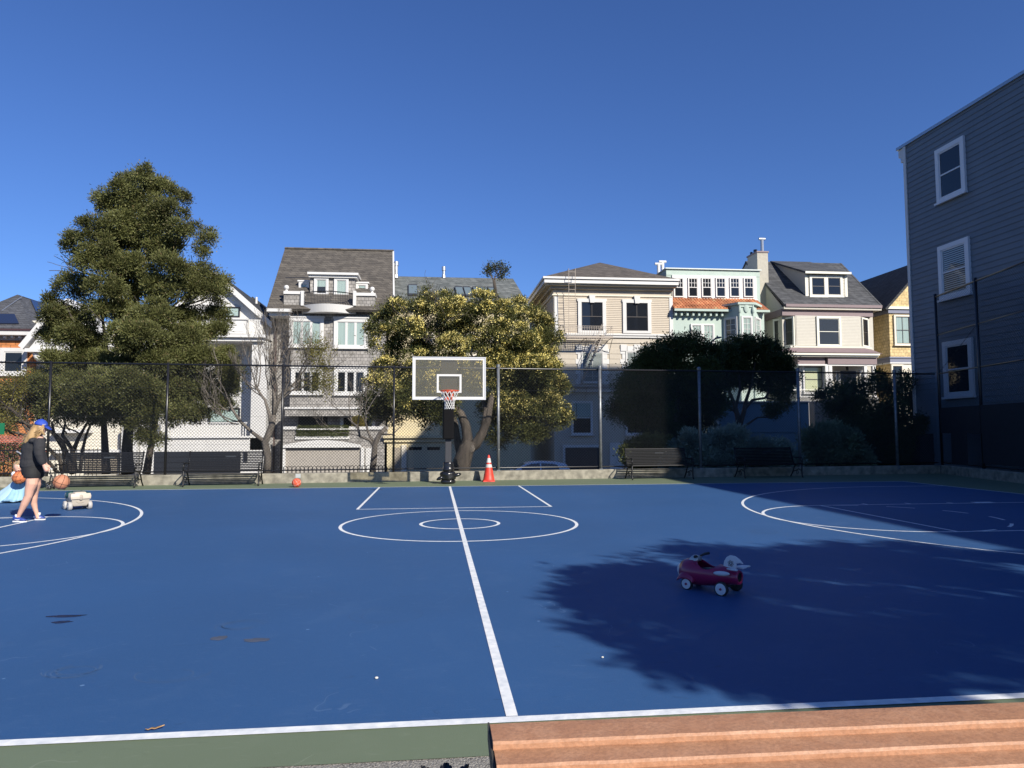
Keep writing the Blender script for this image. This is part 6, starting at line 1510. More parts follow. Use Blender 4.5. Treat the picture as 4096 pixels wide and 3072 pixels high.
# cap
cap_m = mat('royal_blue_cap', (.02, .06, .38), .75)
cm = Matrix.Rotation(R(12), 3, 'Y'); cc = W_(164, 1700, .0)
b = MB(); vs = []; fs = []
for i in range(9):
    a = PI/2*i/8
    for k in range(24):
        q = 2*PI*k/24; p = Vector((.098*math.sin(a)*math.cos(q), .094*math.sin(a)*math.sin(q), .095*math.cos(a))); vs.append(cc+cm @ p)
for i in range(8):
    for k in range(24): fs.append((i*24+k, (i+1)*24+k, (i+1)*24+(k+1) % 24, i*24+(k+1) % 24))
b.add(vs, fs); cp = b.build('cap', cap_m, wo, smooth=True); cp.modifiers.new('s', 'SOLIDIFY').thickness = .006
b = MB(); vs = []
for i in range(9):
    a = -PI/2*.85+PI*.85*i/8; p0 = Vector((.092*math.cos(a), .09*math.sin(a), .002)); p1 = Vector((.07+.105*math.cos(a)**.8 if math.cos(a) > 0 else .07, .08*math.sin(a), -.045*math.cos(a)-.004))
    vs += [cc+cm @ p0, cc+cm @ p1]
b.add(vs, [(2*i, 2*i+2, 2*i+3, 2*i+1) for i in range(8)]); br = b.build('brim', cap_m, cp, smooth=True); br.modifiers.new('s', 'SOLIDIFY').thickness = .005
MB().ell(cc+cm @ Vector((0, 0, .096)), .008, 8, 6).build('cap_button', cap_m, cp)
v, f = textmesh('NYC', .022); q0 = W_(177, 1698, -.09)
MB().add([q0+RT*x+UP*y-RT*0+fw*(.35*x) for x, y, _ in v], f).build('cap_logo', mat('cap_logo_thread', (.7, .68, .68)), cp)
# hair
hair_m = mat('blonde_hair', (.42, .27, .12), .5, var=.5, vscale=14, stretch=(1, 1, .35)); random.seed(4)
b = MB(); b.tube([W_(156, 1706, 0), W_(148, 1722, -.02), W_(138, 1738, -.06), W_(124, 1752, -.09), W_(108, 1766, -.1)], [.085, .1, .09, .075, .05], 14, round_=True); b.ell(W_(160, 1712, -.02), (.075, .088, .08), 14, 10)
hr = b.build('hair', hair_m, wo, remesh=.012)
paths = []
for k in range(90):
    a = random.uniform(-1, 1); sx, sy = random.uniform(142, 178), random.uniform(1698, 1712); d0 = -.085+.02*abs(a)+random.uniform(0, .03)+(.06 if sx < 150 else 0)
    ex, ey = random.uniform(88, 150)*.6+sx*.4-28, random.uniform(1745, 1778); pts = []
    for i in range(9):
        t = i/8; x = sx+(ex-sx)*t**1.15+3.2*math.sin(t*9+k)*t; y = sy+(ey-sy)*t**.85+2.0*math.cos(t*8+k*1.7)*t
        pts.append(W_(x, y, d0-.05*math.sin(PI*min(1, t*1.1))+random.uniform(-.004, .004)))
    paths.append(pts)
for k in range(14): # wisp towards the shoulder front
    sx = random.uniform(158, 168); pts = [W_(sx+(random.uniform(174, 181)-sx)*t, 1712+27*t**.7+2*math.sin(t*5+k), -.1-.03*t) for t in [i/7 for i in range(8)]]; paths.append(pts)
hairstrands(paths, .009, hair_m, hr, 'locks')
# shoes
sole = mat('white_sole', (.66, .66, .66), .5); blue_s = mat('blue_shoe_leather', (.03, .06, .26), .45); navy_s = mat('navy_shoe_panel', (.01, .012, .03), .4); sock = mat('white_sock', (.66, .66, .65), .9)
for (hx, hy, tx_, ty_, d_, yo_) in ((53, 2088, 107, 2091, nf, 0), (139, 2077, 183, 2079, .15, .06)):
    A_ = W_(hx, hy, d_); B_ = W_(tx_, ty_, d_+yo_); gz = at((hx+tx_)/2, (hy+ty_)/2+4, Z=0)
    ax = (B_-A_); ax.z = 0; Lf = ax.length; ax.normalize(); nr = Vector((-ax.y, ax.x, 0)); base = Vector((A_.x, A_.y, .0))
    def P_(u, v_, z): return base+ax*u*Lf+nr*v_+Vector((0, 0, z))
    def shoe_loft(prof):
        b = MB(); vs = []; n = 14; m = len(prof)
        for (u, w, z0_, z1_) in prof:
            for k in range(n):
                q = 2*PI*k/n; vs.append(P_(u, w*math.cos(q), (z0_+z1_)/2+(z1_-z0_)/2*max(-1, min(1, 1.25*math.sin(q)))))
        fs = [(i*n+k, i*n+(k+1) % n, (i+1)*n+(k+1) % n, (i+1)*n+k) for i in range(m-1) for k in range(n)]+[tuple(range(n))[::-1], tuple(range((m-1)*n, m*n))]
        return b.add(vs, fs)
    s_ = shoe_loft([(-.02, .022, 0, .03), (.05, .034, 0, .035), (.3, .036, 0, .032), (.6, .044, 0, .028), (.85, .042, 0, .026), (1.0, .022, .004, .026)]).build('sole', sole, wo, smooth=True)
    u_ = shoe_loft([(-.0, .022, .03, .1), (.06, .037, .028, .118), (.2, .04, .028, .118), (.36, .041, .026, .1), (.55, .043, .024, .08), (.78, .041, .022, .062), (.96, .025, .02, .042)]).build('shoe', blue_s, wo, smooth=True)
    shoe_loft([(.6, .041, .024, .064), (.8, .039, .022, .052), (.97, .024, .02, .04)]).build('toe_cap', navy_s, u_, smooth=True)
    b = MB(); 
    for k in range(6): b.tube([P_(.4+k*.035, -.018, .088-.005*k), P_(.4+k*.035, .018, .088-.005*k)], .004, 5)
    b.build('laces', sole, u_)
    b = MB().tube([P_(.22, -.038, .055), P_(.4, -.0395, .045), P_(.6, -.042, .05)], [.004, .01, .003], 6); b.build('side_stripe', sole, u_)
    MB().tube([P_(.27, 0, .07), P_(.3, 0, .13)], [.038, .036], 12).build('sock', sock, wo, smooth=True)

# ---- toddler
KD = 14.9
def K_(px, py, d=0): return at(px, py, D=KD+d)
kg = at(60, 2012, Z=0)
ko = thing('person', 'toddler in a pale blue princess dress hugging a basketball behind the woman', 'person', (kg.x, kg.y, 0))
b = MB()
b.tube([K_(76, 1950), K_(76, 1930), K_(76, 1905), K_(76, 1893), K_(76, 1884)], [.1, .095, .09, .06, .035], 14, round_=True)
b.ell(K_(75, 1867), (.088, .09, .105), 20, 14); b.ell(K_(75, 1878, -.02), (.065, .06, .055), 14, 10)
b.ell(K_(76, 1872, -.088), (.009, .012, .01), 8, 6); b.ell(K_(67, 1875, -.06), (.025, .022, .022), 8, 6); b.ell(K_(85, 1875, -.06), (.025, .022, .022), 8, 6)
b.tube([K_(72, 1880, -.083), K_(80, 1880, -.083)], [.006, .006], 8, round_=True)
for s_, x in ((-1, 57), (1, 93)): b.ell(K_(x, 1869, 0), (.012, .02, .025), 8, 6)
for (sx, ex, wx, s_) in ((58, 50, 57, -1), (94, 103, 98, 1)):
    b.tube([K_(sx, 1894), K_(ex, 1910, -.05), K_(wx, 1922, -.13)], [.032, .028, .02], 10, round_=True)
    w = K_(wx, 1922, -.13); hand(b, w, (K_(76, 1934, -.22)-w), UP*.5-fw, r=.0065, curl=.1, size=.62, nrm=-fw*.3+UP*.8)
for x, d_ in ((60, -.03), (88, .06)): b.tube([K_(x+6, 1950, d_), K_(x+2, 1985, d_), K_(x, 2004, d_)], [.05, .036, .028], 10, round_=True)
b.build('body', skin_k, ko, remesh=.006)
eye_m = mat('dark_eye', (.03, .02, .015), .2)
for x in (68.5, 82): MB().ell(K_(x, 1867.5, -.083), (.011, .006, .006), 8, 6).build('eye', eye_m, ko, smooth=True)
MB().tube([K_(73, 1880.5, -.091), K_(79.5, 1880.5, -.091)], .0035, 6).build('mouth', mat('lip', (.4, .12, .1)), ko)
khair = mat('pale_blond_hair', (.5, .36, .2), .5, var=.4, vscale=18, stretch=(1, 1, .4)); random.seed(8)
b = MB(); b.ell(K_(75, 1861, .03), (.098, .092, .095), 18, 12); hk = b.build('hair', khair, ko, smooth=True)
paths = []
for k in range(70):
    a = random.uniform(-1.2, 1.2); x0_ = 75+4*a
    pts = []
    for i in range(7):
        t = i/6; x = 75+(19+3*random.random())*math.sin(a)*min(1, t*1.4)+(2*math.sin(k+t*5)); y = 1843+ (8+26*abs(math.sin(a))**.8)*t**1.3; dz = -.075+.05*abs(a)*t-(.012)
        pts.append(K_(x, y, dz+.06*(1-t)*0))
    paths.append(pts)
hairstrands(paths, .007, khair, hk, 'locks')
dr_w = mat('white_puff_fabric', (.62, .64, .68), .8, bump=.4, bscale=40); dr_b = mat('pale_blue_tulle', (.27, .46, .6), .8, var=.25, vscale=10, stretch=(2.5, 2.5, .4)); red_m = mat('red_trim', (.5, .02, .03), .6)
for x in (57, 95): MB().ell(K_(x, 1896, -.01), (.055, .06, .055), 16, 10).build('puff_sleeve', dr_w, ko, smooth=True)
b = MB().tube([K_(76, 1889), K_(76, 1900), K_(77, 1920), K_(78, 1934)], [.07, .1, .105, .1], 18); b.build('bodice', dr_w, ko, smooth=True)
MB().torus(K_(76, 1889, -.01), .062, .012, n=20, m=6).tube([K_(70, 1889, -.075), K_(82, 1890, -.075)], .012, 6, round_=True).build('red_collar', red_m, ko, smooth=True)
def skirt(rings, name, m, amp, nf_):
    vs = []; n = 72
    for i, (cx, y, rl, rr2, ry) in enumerate(rings):
        c = K_(cx, y); t = i/(len(rings)-1)
        for k in range(n):
            q = 2*PI*k/n; w = 1+amp*t*math.sin(q*nf_+i*.25)+amp*.4*t*math.sin(q*nf_*2.3)
            rx = rr2 if math.cos(q) > 0 else rl
            vs.append(c+RT*rx*math.cos(q)*w+Vector((fw.x, fw.y, 0))*ry*math.sin(q)*w+Vector((0, 0, .014*t*math.sin(q*nf_*.5+1))))
    fs = [(i*n+k, i*n+(k+1) % n, (i+1)*n+(k+1) % n, (i+1)*n+k) for i in range(len(rings)-1) for k in range(n)]
    o = MB().add(vs, fs).build(name, m, ko, smooth=True); o.modifiers.new('s', 'SOLIDIFY').thickness = .004; return o
skirt([(78, 1924, .1, .1, .1), (78, 1938, .12, .13, .12), (76, 1958, .19, .16, .16), (72, 1978, .26, .19, .2), (66, 1992, .33, .22, .24), (60, 2001, .4, .27, .27)], 'skirt', dr_b, .06, 11)
skirt([(78, 1922, .1, .1, .09), (70, 1945, .19, .13, .13), (54, 1975, .33, .15, .2), (40, 1995, .42, .2, .24), (34, 2004, .45, .25, .25)], 'overskirt', mat('sheer_blue_tulle', (.36, .52, .64), .8), .07, 7)
for x, d_ in ((56, -.05), (88, .06)):
    g_ = K_(x, 2008, d_); MB().ell((g_.x, g_.y, .022), (.035, .055, .024), 12, 8).ell((g_.x, g_.y+.02, .035), (.03, .035, .028), 10, 6).build('shoe', mat('pale_shoe', (.5, .42, .38), .6), ko, smooth=True)
bc_ = K_(77, 1911, -.25)
ball(bc_, .13, bm1, seam_b, 'orange basketball with dark printing hugged by the toddler', (R(75), R(10), R(5)), [('WNBA', .045, -.005, .032, R(4)), ('Wilson', .05, .035, -.045, R(14))], .003)

# ---- stroller
SD = 18.3
def S_(px, py, d=0): return at(px, py, D=SD+d)
sg_ = at(196, 1958, Z=0)
so_ = thing('stroller', 'dark baby stroller with silver handle parked behind the woman', 'stroller', (sg_.x, sg_.y, 0))
for (px, py, d_) in ((196, 1942, -.1), (207, 1939, .25), (110, 1938, -.1), (120, 1936, .3), (258, 1945, -.1)):
    c = S_(px, py, d_); r_ = .1 if px > 150 else .13
    c.z = r_ if px < 250 else .03
    if px > 250: r_ = .03
    w = MB().torus(c, r_-.016, .018, axis=RT*.2+fw, n=20, m=6).build('wheel', rubber, so_, smooth=True)
    if px < 250:
        b = MB()
        for k in range(5):
            a = 2*PI*k/5; u_ = RT; b.tube([c, c+(u_*math.cos(a)+Vector((0, 0, 1))*math.sin(a))*(r_-.02)], .008, 5)
        b.build('spokes', mat('grey_spoke', (.14, .14, .15), .4), w)
fr_s = mat('stroller_frame', (.02, .02, .024), .35)
b = MB()
for d_ in (-.1, .3):
    b.tube([S_(196, 1940, d_), S_(204, 1900, d_), S_(190, 1886, d_), S_(150, 1900, d_), S_(118, 1936, d_)], .016, 8); b.tube([S_(190, 1886, d_), S_(140, 1860, d_), S_(95, 1832, d_), S_(72, 1812, d_)], .016, 8)
    b.tube([S_(205, 1898, d_), S_(212, 1916, d_), S_(206, 1938, d_)], .014, 8)
b.tube([S_(204, 1905, -.1), S_(204, 1905, .3)], .014, 6); b.build('frame', fr_s, so_, smooth=True)
MB().tube([S_(103, 1834, .1), S_(88, 1818, .1), S_(68, 1806, .1)], .022, 8, round_=True).build('handle', mat('silver_handle', (.45, .46, .48), .3, metal=.5), so_, smooth=True)
MB().tube([S_(106, 1826, .1), S_(94, 1802, .1)], [.05, .05], 10, round_=True).build('cup_holder', mat('grey_plastic', (.35, .36, .38), .5), so_, smooth=True)
MB().slab([S_(110, 1850, -.08), S_(110, 1850, .28), S_(190, 1880, .28), S_(190, 1880, -.08)], .1).slab([S_(90, 1822, -.08), S_(90, 1822, .28), S_(125, 1862, .28), S_(125, 1862, -.08)], .05).build('seat', mat('black_canvas', (.015, .015, .017), .9), so_)
MB().slab([S_(196, 1872, -.1), S_(196, 1872, .28), S_(208, 1880, .28), S_(208, 1880, -.1)], .03).build('tray', mat('pale_grey_tray', (.4, .41, .4), .5), so_)
MB().slab([S_(120, 1905, -.1), S_(120, 1905, .3), S_(185, 1905, .3), S_(185, 1905, -.1)], .14).build('basket', mat('black_canvas', (.015,)*3), so_)

# ---- toy wagon (beige four-wheeled toy)
tq = at(303, 2040, Z=0); ta = R(-20)
tw_ = thing('toy_car', 'beige plastic ride-on toy with dark green lid and chunky grey wheels', 'toy car', (tq.x, tq.y, 0))
Mt = local(tq.x-.03, tq.y+.12, 0, R(-50)); beige_p = mat('beige_plastic', (.5, .44, .36), .5, var=.05); green_p = mat('dark_green_plastic', (.012, .06, .05), .35); gw_m = mat('grey_toy_wheel', (.4, .38, .36), .6)
def tring(z, x0, x1, y0, y1): return [(x0, y0, z), (x1, y0, z), (x1, y1, z), (x0, y1, z)]
def stack(rings):
    vs = [v for r_ in rings for v in r_]; m = len(rings); fs = [(3, 2, 1, 0), tuple(range(4*m-4, 4*m))]
    for i in range(m-1):
        for k in range(4): fs.append((4*i+k, 4*i+(k+1) % 4, 4*i+4+(k+1) % 4, 4*i+4+k))
    return MB().add(vs, fs)
bd_ = stack([tring(.075, -.17, .17, -.11, .11), tring(.12, -.2, .19, -.135, .135), tring(.2, -.21, .2, -.15, .15), tring(.205, -.215, .215, -.165, .165), tring(.26, -.215, .22, -.17, .17), tring(.31, -.2, .2, -.16, .16)]).build('body', beige_p, tw_, M=Mt, bevel=.018, smooth=True)
stack([tring(.3, -.215, .02, -.165, .165), tring(.325, -.2, .03, -.155, .155), tring(.338, -.17, .0, -.12, .12)]).build('lid', green_p, tw_, M=Mt, bevel=.015, smooth=True)
stack([tring(.3, .11, .2, .05, .165), tring(.325, .11, .19, .05, .155)]).build('lid', green_p, tw_, M=Mt, bevel=.012, smooth=True)
stack([tring(.29, .0, .205, -.1, .1), tring(.33, .02, .19, -.095, .095), tring(.336, .04, .17, -.08, .08)]).build('front_panel', beige_p, bd_, M=Mt, bevel=.014, smooth=True)
MB().ell((-.06, -.155, .262), (.12, .03, .055), 18, 10).build('seat_recess', green_p, tw_, M=Mt, smooth=True)
MB().box(.2, .226, -.15, .15, .205, .262).build('front_bumper', beige_p, bd_, M=Mt, bevel=.012)
MB().ell((.215, .0, .235), (.018, .036, .055), 14, 10).build('grille', mat('beige_dark', (.36, .31, .25), .6), bd_, M=Mt, smooth=True)
MB().tube([(.197, -.07, .155), (.198, -.04, .14), (.198, .02, .138), (.197, .05, .148)], .005, 6).build('moulded_smile', mat('beige_dark', (.36, .31, .25)), bd_, M=Mt)
for (x, y) in ((.14, -.165), (-.14, -.165), (.14, .165), (-.14, .165)):
    r_, w2 = .08, .034; ax = Vector((0, 1 if y > 0 else -1, 0))
    w = MB().lathe([(-w2, r_*.7), (-w2, r_*.88), (-w2*.6, r_), (w2*.6, r_), (w2, r_*.88), (w2*.95, r_*.55)], (x, y, r_), ax, n=24).build('wheel', gw_m, tw_, M=Mt, smooth=True)
    MB().lathe([(w2*.3, .001), (w2*.95, r_*.5), (w2*1.0, r_*.42), (w2*.6, .012), (w2*1.05, .01), (w2*1.06, .001)], (x, y, r_), ax, n=20).build('hub', mat('pale_hub', (.62, .6, .57), .5), w, M=Mt, smooth=True)

# ---- magenta rocket-shaped ride-on
rq = at(2842, 2362, Z=0); ra = R(147)
ro = thing('toy_plane', 'magenta rocket-shaped ride-on toy with white tail fins, in the tree shade', 'toy', (rq.x, rq.y, 0))
ra = R(131); Mr = local(rq.x, rq.y, 0, ra) @ Matrix.Scale(.93, 4)
mag = mat('magenta_plastic', (.26, .012, .065), .3, coat=.4); whp = mat('white_plastic', (.6, .6, .62), .35); silver = mat('silver_plastic', (.42, .42, .42), .35, metal=.5); tyre_m = mat('toy_tyre', (.02, .02, .022), .6); hubw = mat('white_hub', (.6, .6, .62), .4)
fus = MB().lathe([(-.3, .046), (-.305, .058), (-.29, .063), (-.24, .068), (-.16, .083), (-.06, .102), (.06, .118), (.16, .123), (.24, .112), (.285, .09)], (0, 0, .165), (1, 0, 0), n=32).build('fuselage', mag, ro, M=Mr, smooth=True)
fus.modifiers.new('s', 'SOLIDIFY').thickness = -.006
# open cockpit: cut with a boolean, keep the cutter out of sight by removing it after applying
cut = MB().ell((-.0, 0, .31), (.115, .17, .115), 32, 20, Matrix.Rotation(R(-8), 3, 'Y')).build('cut', mag, None, M=Mr)
bo_ = fus.modifiers.new('b', 'BOOLEAN'); bo_.object = cut; bo_.operation = 'DIFFERENCE'; bo_.solver = 'EXACT'
bpy.context.view_layer.update(); dg = bpy.context.evaluated_depsgraph_get(); nm_ = bpy.data.meshes.new_from_object(fus.evaluated_get(dg)); fus.modifiers.clear(); fus.data = nm_; bpy.data.objects.remove(cut)
MB().lathe([(.27, .098), (.29, .088), (.32, .065), (.345, .03), (.352, .001)], (0, 0, .165), (1, 0, 0), n=28).build('nose_cone', whp, ro, M=Mr, smooth=True)
vs = []; nn_ = 36
rimp = [Vector((.0+.122*math.cos(a), .076*math.sin(a), 0)) for a in [2*PI*k/nn_ for k in range(nn_+1)]]
MB().ell((-.0, 0, .185), (.14, .085, .035), 20, 10).build('seat', mat('black_seat', (.02, .02, .022), .5), ro, M=Mr, smooth=True)
MB().lathe([(-.295, .044), (-.2, .03)], (0, 0, .165), (1, 0, 0), n=20, caps=True).build('exhaust', mat('dark_plastic', (.012,)*3, .6), fus, M=Mr)
dash = MB().add([(.11, -.075, .262), (.11, .075, .262), (.24, .045, .255), (.24, -.045, .255), (.1, -.05, .315), (.1, .05, .315), (.17, .04, .33), (.17, -.04, .33)], [(3, 2, 1, 0), (4, 5, 6, 7), (0, 1, 5, 4), (1, 2, 6, 5), (2, 3, 7, 6), (3, 0, 4, 7)]).build('windshield', silver, ro, M=Mr, bevel=.02, smooth=True)
for s in (-1, 1): MB().tube([(.12, s*.03, .315), (.1, s*.09, .33), (.085, s*.14, .332)], [.009, .013, .014], 8, round_=True).build('handlebar', tyre_m, ro, M=Mr, smooth=True)
def fin(pts, th, name, place_):
    b = MB(); n = len(pts); vs = []
    for s in (-1, 1):
        for (x, z) in pts: vs.append(place_(x, z, s*th))
    b.add(vs, [tuple(range(n))[::-1], tuple(range(n, 2*n))]+[(i, (i+1) % n, n+(i+1) % n, n+i) for i in range(n)]); return b.build(name, whp, ro, M=Mr, bevel=.006)
fn = fin([(-.14, .245), (-.15, .3), (-.175, .34), (-.215, .365), (-.265, .36), (-.31, .335), (-.345, .295), (-.31, .3), (-.275, .29), (-.275, .235), (-.28, .22)], .009, 'tail_fin', lambda x, z, t: (x, t, z))
for s in (-1, 1): fin([(-.2, .06), (-.23, .09), (-.27, .13), (-.315, .14), (-.35, .145), (-.33, .12), (-.33, .09), (-.31, .05)], .008, 'tail_plane', lambda x, z, t, s=s: (x, s*z, .235+t+z*.15))
for s in (-1, 1): MB().ell((-.17, s*.1, .2), (.085, .02, .022), 16, 10, Matrix.Rotation(R(4), 3, 'Y')).build('side_pod', whp, ro, M=Mr, smooth=True)
em = mat('dark_emblem', (.02, .02, .03), .6)
b = MB()
for k in range(3):
    a = PI*k/3+.3; pts = []
    for i in range(25):
        q = 2*PI*i/24; x, z = .03*math.cos(q), .01*math.sin(q); pts.append((-.222+x*math.cos(a)-z*math.sin(a), .0115, .29+x*math.sin(a)+z*math.cos(a)))
    b.tube(pts, .0016, 4)
v, f = textmesh('Jet Ride', .014); b.add([(-.22-x, .0112, .268+y) for x, y, _ in v], f)
b.build('emblem', em, fn, M=Mr)
for s in (1, -1):
    b = MB(); c0_ = Vector((.225, s*.1, .2)); d1 = Vector((.6, 0, .5)).normalized()
    q = Vector((.225, s*.103, .195)); 
    b.ell(q, (.026, .006, .01), 12, 8, Matrix.Rotation(R(-20), 3, 'Y')); b.tube([q+Vector((-.02, 0, .004)), q+Vector((-.036, 0, .016))], [.006, .002], 6); b.tube([q+Vector((-.02, 0, -.002)), q+Vector((-.04, 0, -.002))], [.006, .002], 6); b.tube([q+Vector((-.02, 0, -.006)), q+Vector((-.034, 0, -.02))], [.006, .002], 6); b.ell(q+Vector((-.004, 0, .014)), (.012, .005, .006), 8, 6); b.ell(q+Vector((-.004, 0, -.014)), (.012, .005, .006), 8, 6)
    b.build('rocket_decal', whp, fus, M=Mr, smooth=True)
for s in (1, -1):
    vs = []; n1, n2 = 10, 14
    for i in range(n1+1):
        for k in range(n2+1):
            a = PI*k/n2; t = i/n1; vs.append((.2+.095*math.cos(a)*(1-.15*t), s*(.085+.065*t), .085+.095*math.sin(a)*math.sqrt(max(0, 1-(t*.95)**2))-.005))
    o = MB().add(vs, [(i*(n2+1)+k, i*(n2+1)+k+1, (i+1)*(n2+1)+k+1, (i+1)*(n2+1)+k) for i in range(n1) for k in range(n2)]).build('fender', mag, ro, M=Mr, smooth=True); o.modifiers.new('s', 'SOLIDIFY').thickness = .004
for (x, y, r_) in ((.19, .115, .058), (.19, -.115, .058), (-.19, .15, .066), (-.19, -.15, .066)):
    s = 1 if y > 0 else -1
    w = MB().lathe([(-.022, .01), (-.022, r_*.85), (-.014, r_), (.014, r_), (.022, r_*.88), (.02, r_*.8)], (x, y, r_), (0, s, 0), n=28).build('wheel', tyre_m, ro, M=Mr, smooth=True)
    h_ = MB().lathe([(.02, r_*.82), (.024, r_*.6), (.02, r_*.2), (.02, .001)], (x, y, r_), (0, s, 0), n=28).build('hub', hubw, w, M=Mr, smooth=True)
    MB().lathe([(.02, .012), (.03, .01), (.032, .001)], (x, y, r_), (0, s, 0), n=12).build('hub_cap', mag, w, M=Mr, smooth=True)
MB().tube([(-.19, -.14, .066), (-.19, .14, .066)], .008, 8).tube([(.19, -.11, .058), (.19, .11, .058)], .008, 8).tube([(-.19, 0, .066), (-.17, 0, .12)], .02, 8).tube([(.19, 0, .058), (.18, 0, .1)], .02, 8).build('axles', tyre_m, ro, M=Mr)

# ---- parked cars
def make_car(lab, col):
    r = at0('parked_car', lab, 'car', 'cars parked along the kerb')
    cp_ = mat('pale_car_paint', col, .3, coat=.3); cg = mat('car_glass', (.02, .022, .026), .05, spec=.8)
    low = [(-2.1, .3), (-2.12, .62), (-2.02, .74), (-1.2, .93), (2.0, .97), (2.08, .7), (2.05, .3)]
    def ext(pts, hw, tin=0):
        n = len(pts); vs = [(x, s*(hw-tin*max(0, (z-.9))), z) for s in (-1, 1) for x, z in pts]
        return MB().add(vs, [tuple(range(n))[::-1] if False else tuple(range(n)), tuple(range(2*n-1, n-1, -1))]+[(i, n+i, n+(i+1) % n, (i+1) % n) for i in range(n)])
    ext(low, .88).build('body', cp_, r, bevel=.07, smooth=True)
    top = [(-1.2, .92), (-.95, 1.08), (-.45, 1.36), (-.1, 1.46), (.6, 1.5), (1.3, 1.46), (1.75, 1.36), (2.02, 1.0), (2.0, .95)]
    rf_ = ext(top, .87, .32).build('cabin', cp_, r, bevel=.05, smooth=True)
    for s in (-1, 1):
        for pts in ([(-.82, 1.0), (-.45, 1.27), (-.1, 1.38), (.35, 1.41), (.35, .99)], [(.43, .99), (.43, 1.41), (1.05, 1.38), (1.3, 1.3), (1.42, 1.0)]):
            n = len(pts); vs = [(x, s*(.876-.32*max(0, z-.9)), z) for x, z in pts]+[(x, s*(.84-.32*max(0, z-.9)), z) for x, z in pts]
            MB().add(vs, [tuple(range(n)), tuple(range(2*n-1, n-1, -1))]+[(i, n+i, n+(i+1) % n, (i+1) % n) for i in range(n)]).build('side_window', cg, rf_)
        MB().box(-.8, -.62, s*.9, s*1.05, .98, 1.1).build('mirror', cp_, r, bevel=.02)
        MB().box(1.98, 2.1, s*.5, s*.8, .78, .9).build('tail_lamp', mat('tail_lamp_red', (.35, .01, .01), .3), r)
        MB().ell((-2.0, s*.65, .66), (.12, .16, .09), 10, 8).build('headlight', mat('lamp_glass', (.5, .52, .55), .1), r, smooth=True)
        for x in (-1.35, 1.3):
            w = MB().lathe([(-.1, .2), (-.1, .29), (-.07, .32), (.07, .32), (.1, .29), (.1, .2)], (x, s*.8, .32), (0, s, 0), n=24).build('wheel', rubber, r, smooth=True)
            MB().lathe([(.09, .2), (.1, .12), (.105, .001)], (x, s*.8, .32), (0, s, 0), n=20).build('rim', steel, w, smooth=True)
    MB().slab([(-1.0, -.72, 1.06), (-1.0, .72, 1.06), (-.42, .62, 1.385), (-.42, -.62, 1.385)][::-1], .01).build('windscreen', cg, rf_)
    MB().slab([(1.84, -.6, 1.32), (2.03, -.68, 1.02), (2.03, .68, 1.02), (1.84, .6, 1.32)], .01).build('rear_window', cg, rf_)
    return r
c1 = make_car('pale grey-white hatchback, its roof seen over the curb wall right of the orange cone', (.72, .74, .78))
pc = at(2170, 1850, Y=38.4); place(c1, pc.x-.6, 38.4, 0, -1.64)
c2 = copy_tree(c1); c2['label'] = 'pale car partly hidden behind the left end of the half-sunlit bench'
pc = at(2520, 1870, Y=38.4); place(c2, pc.x+.7, 38.4, R(1), -1.64)

# ---- street lamp behind the dark trees
lp = thing('street_lamp', 'grey cobra-head street lamp poking above the dark trees', 'street lamp', at(2840, 1880, Y=29.5))
lm_ = mat('lamp_grey', (.13, .15, .16), .4, metal=.3); yL = 29.5
MB().tube([(PX(2838, 1500, yL).x, yL, -1.6), PX(2838, 1500, yL), PX(2838, 1398, yL)], [.1, .07, .055], 10).build('pole', lm_, lp, smooth=True)
MB().tube([PX(2838, 1400, yL), PX(2839, 1380, yL), PX(2846, 1366, yL), PX(2862, 1355, yL), PX(2872, 1351, yL)], .035, 8).build('arm', lm_, lp, smooth=True)
MB().ell(PX(2873, 1351, yL), (.17, .13, .045), 14, 8, Matrix.Rotation(R(-8), 3, 'Y')).ell(PX(2869, 1346, yL), (.04, .04, .05), 8, 6).build('lamp_head', lm_, lp, smooth=True)

# ---- rounded dark cabinet at the corner
cb = thing('storage_box', 'black round-topped box behind the fence in the dark right corner', 'box', at(3715, 1890, Y=24))
x0, x1, z0, z1 = rect(3658, 1735, 3772, 1900, 24); n = 14; prf = [(x0, -.1), (x1, -.1)]+[((x0+x1)/2+(x1-x0)/2*math.cos(PI*k/n), z1-.35+.35*math.sin(PI*k/n)**.7) for k in range(n+1)]
m_ = len(prf); MB().add([(x, 23.7, z) for x, z in prf]+[(x, 24.6, z) for x, z in prf], [tuple(range(m_)), tuple(range(2*m_-1, m_-1, -1))]+[(i, m_+i, m_+(i+1) % m_, (i+1) % m_) for i in range(m_)]).build('shell', mat('dark_cover', (.008, .008, .01), .8), cb)
MB().box((x0+x1)/2-.1, (x0+x1)/2+.1, 23.66, 23.69, .6, .64).build('handle', black_metal, cb)

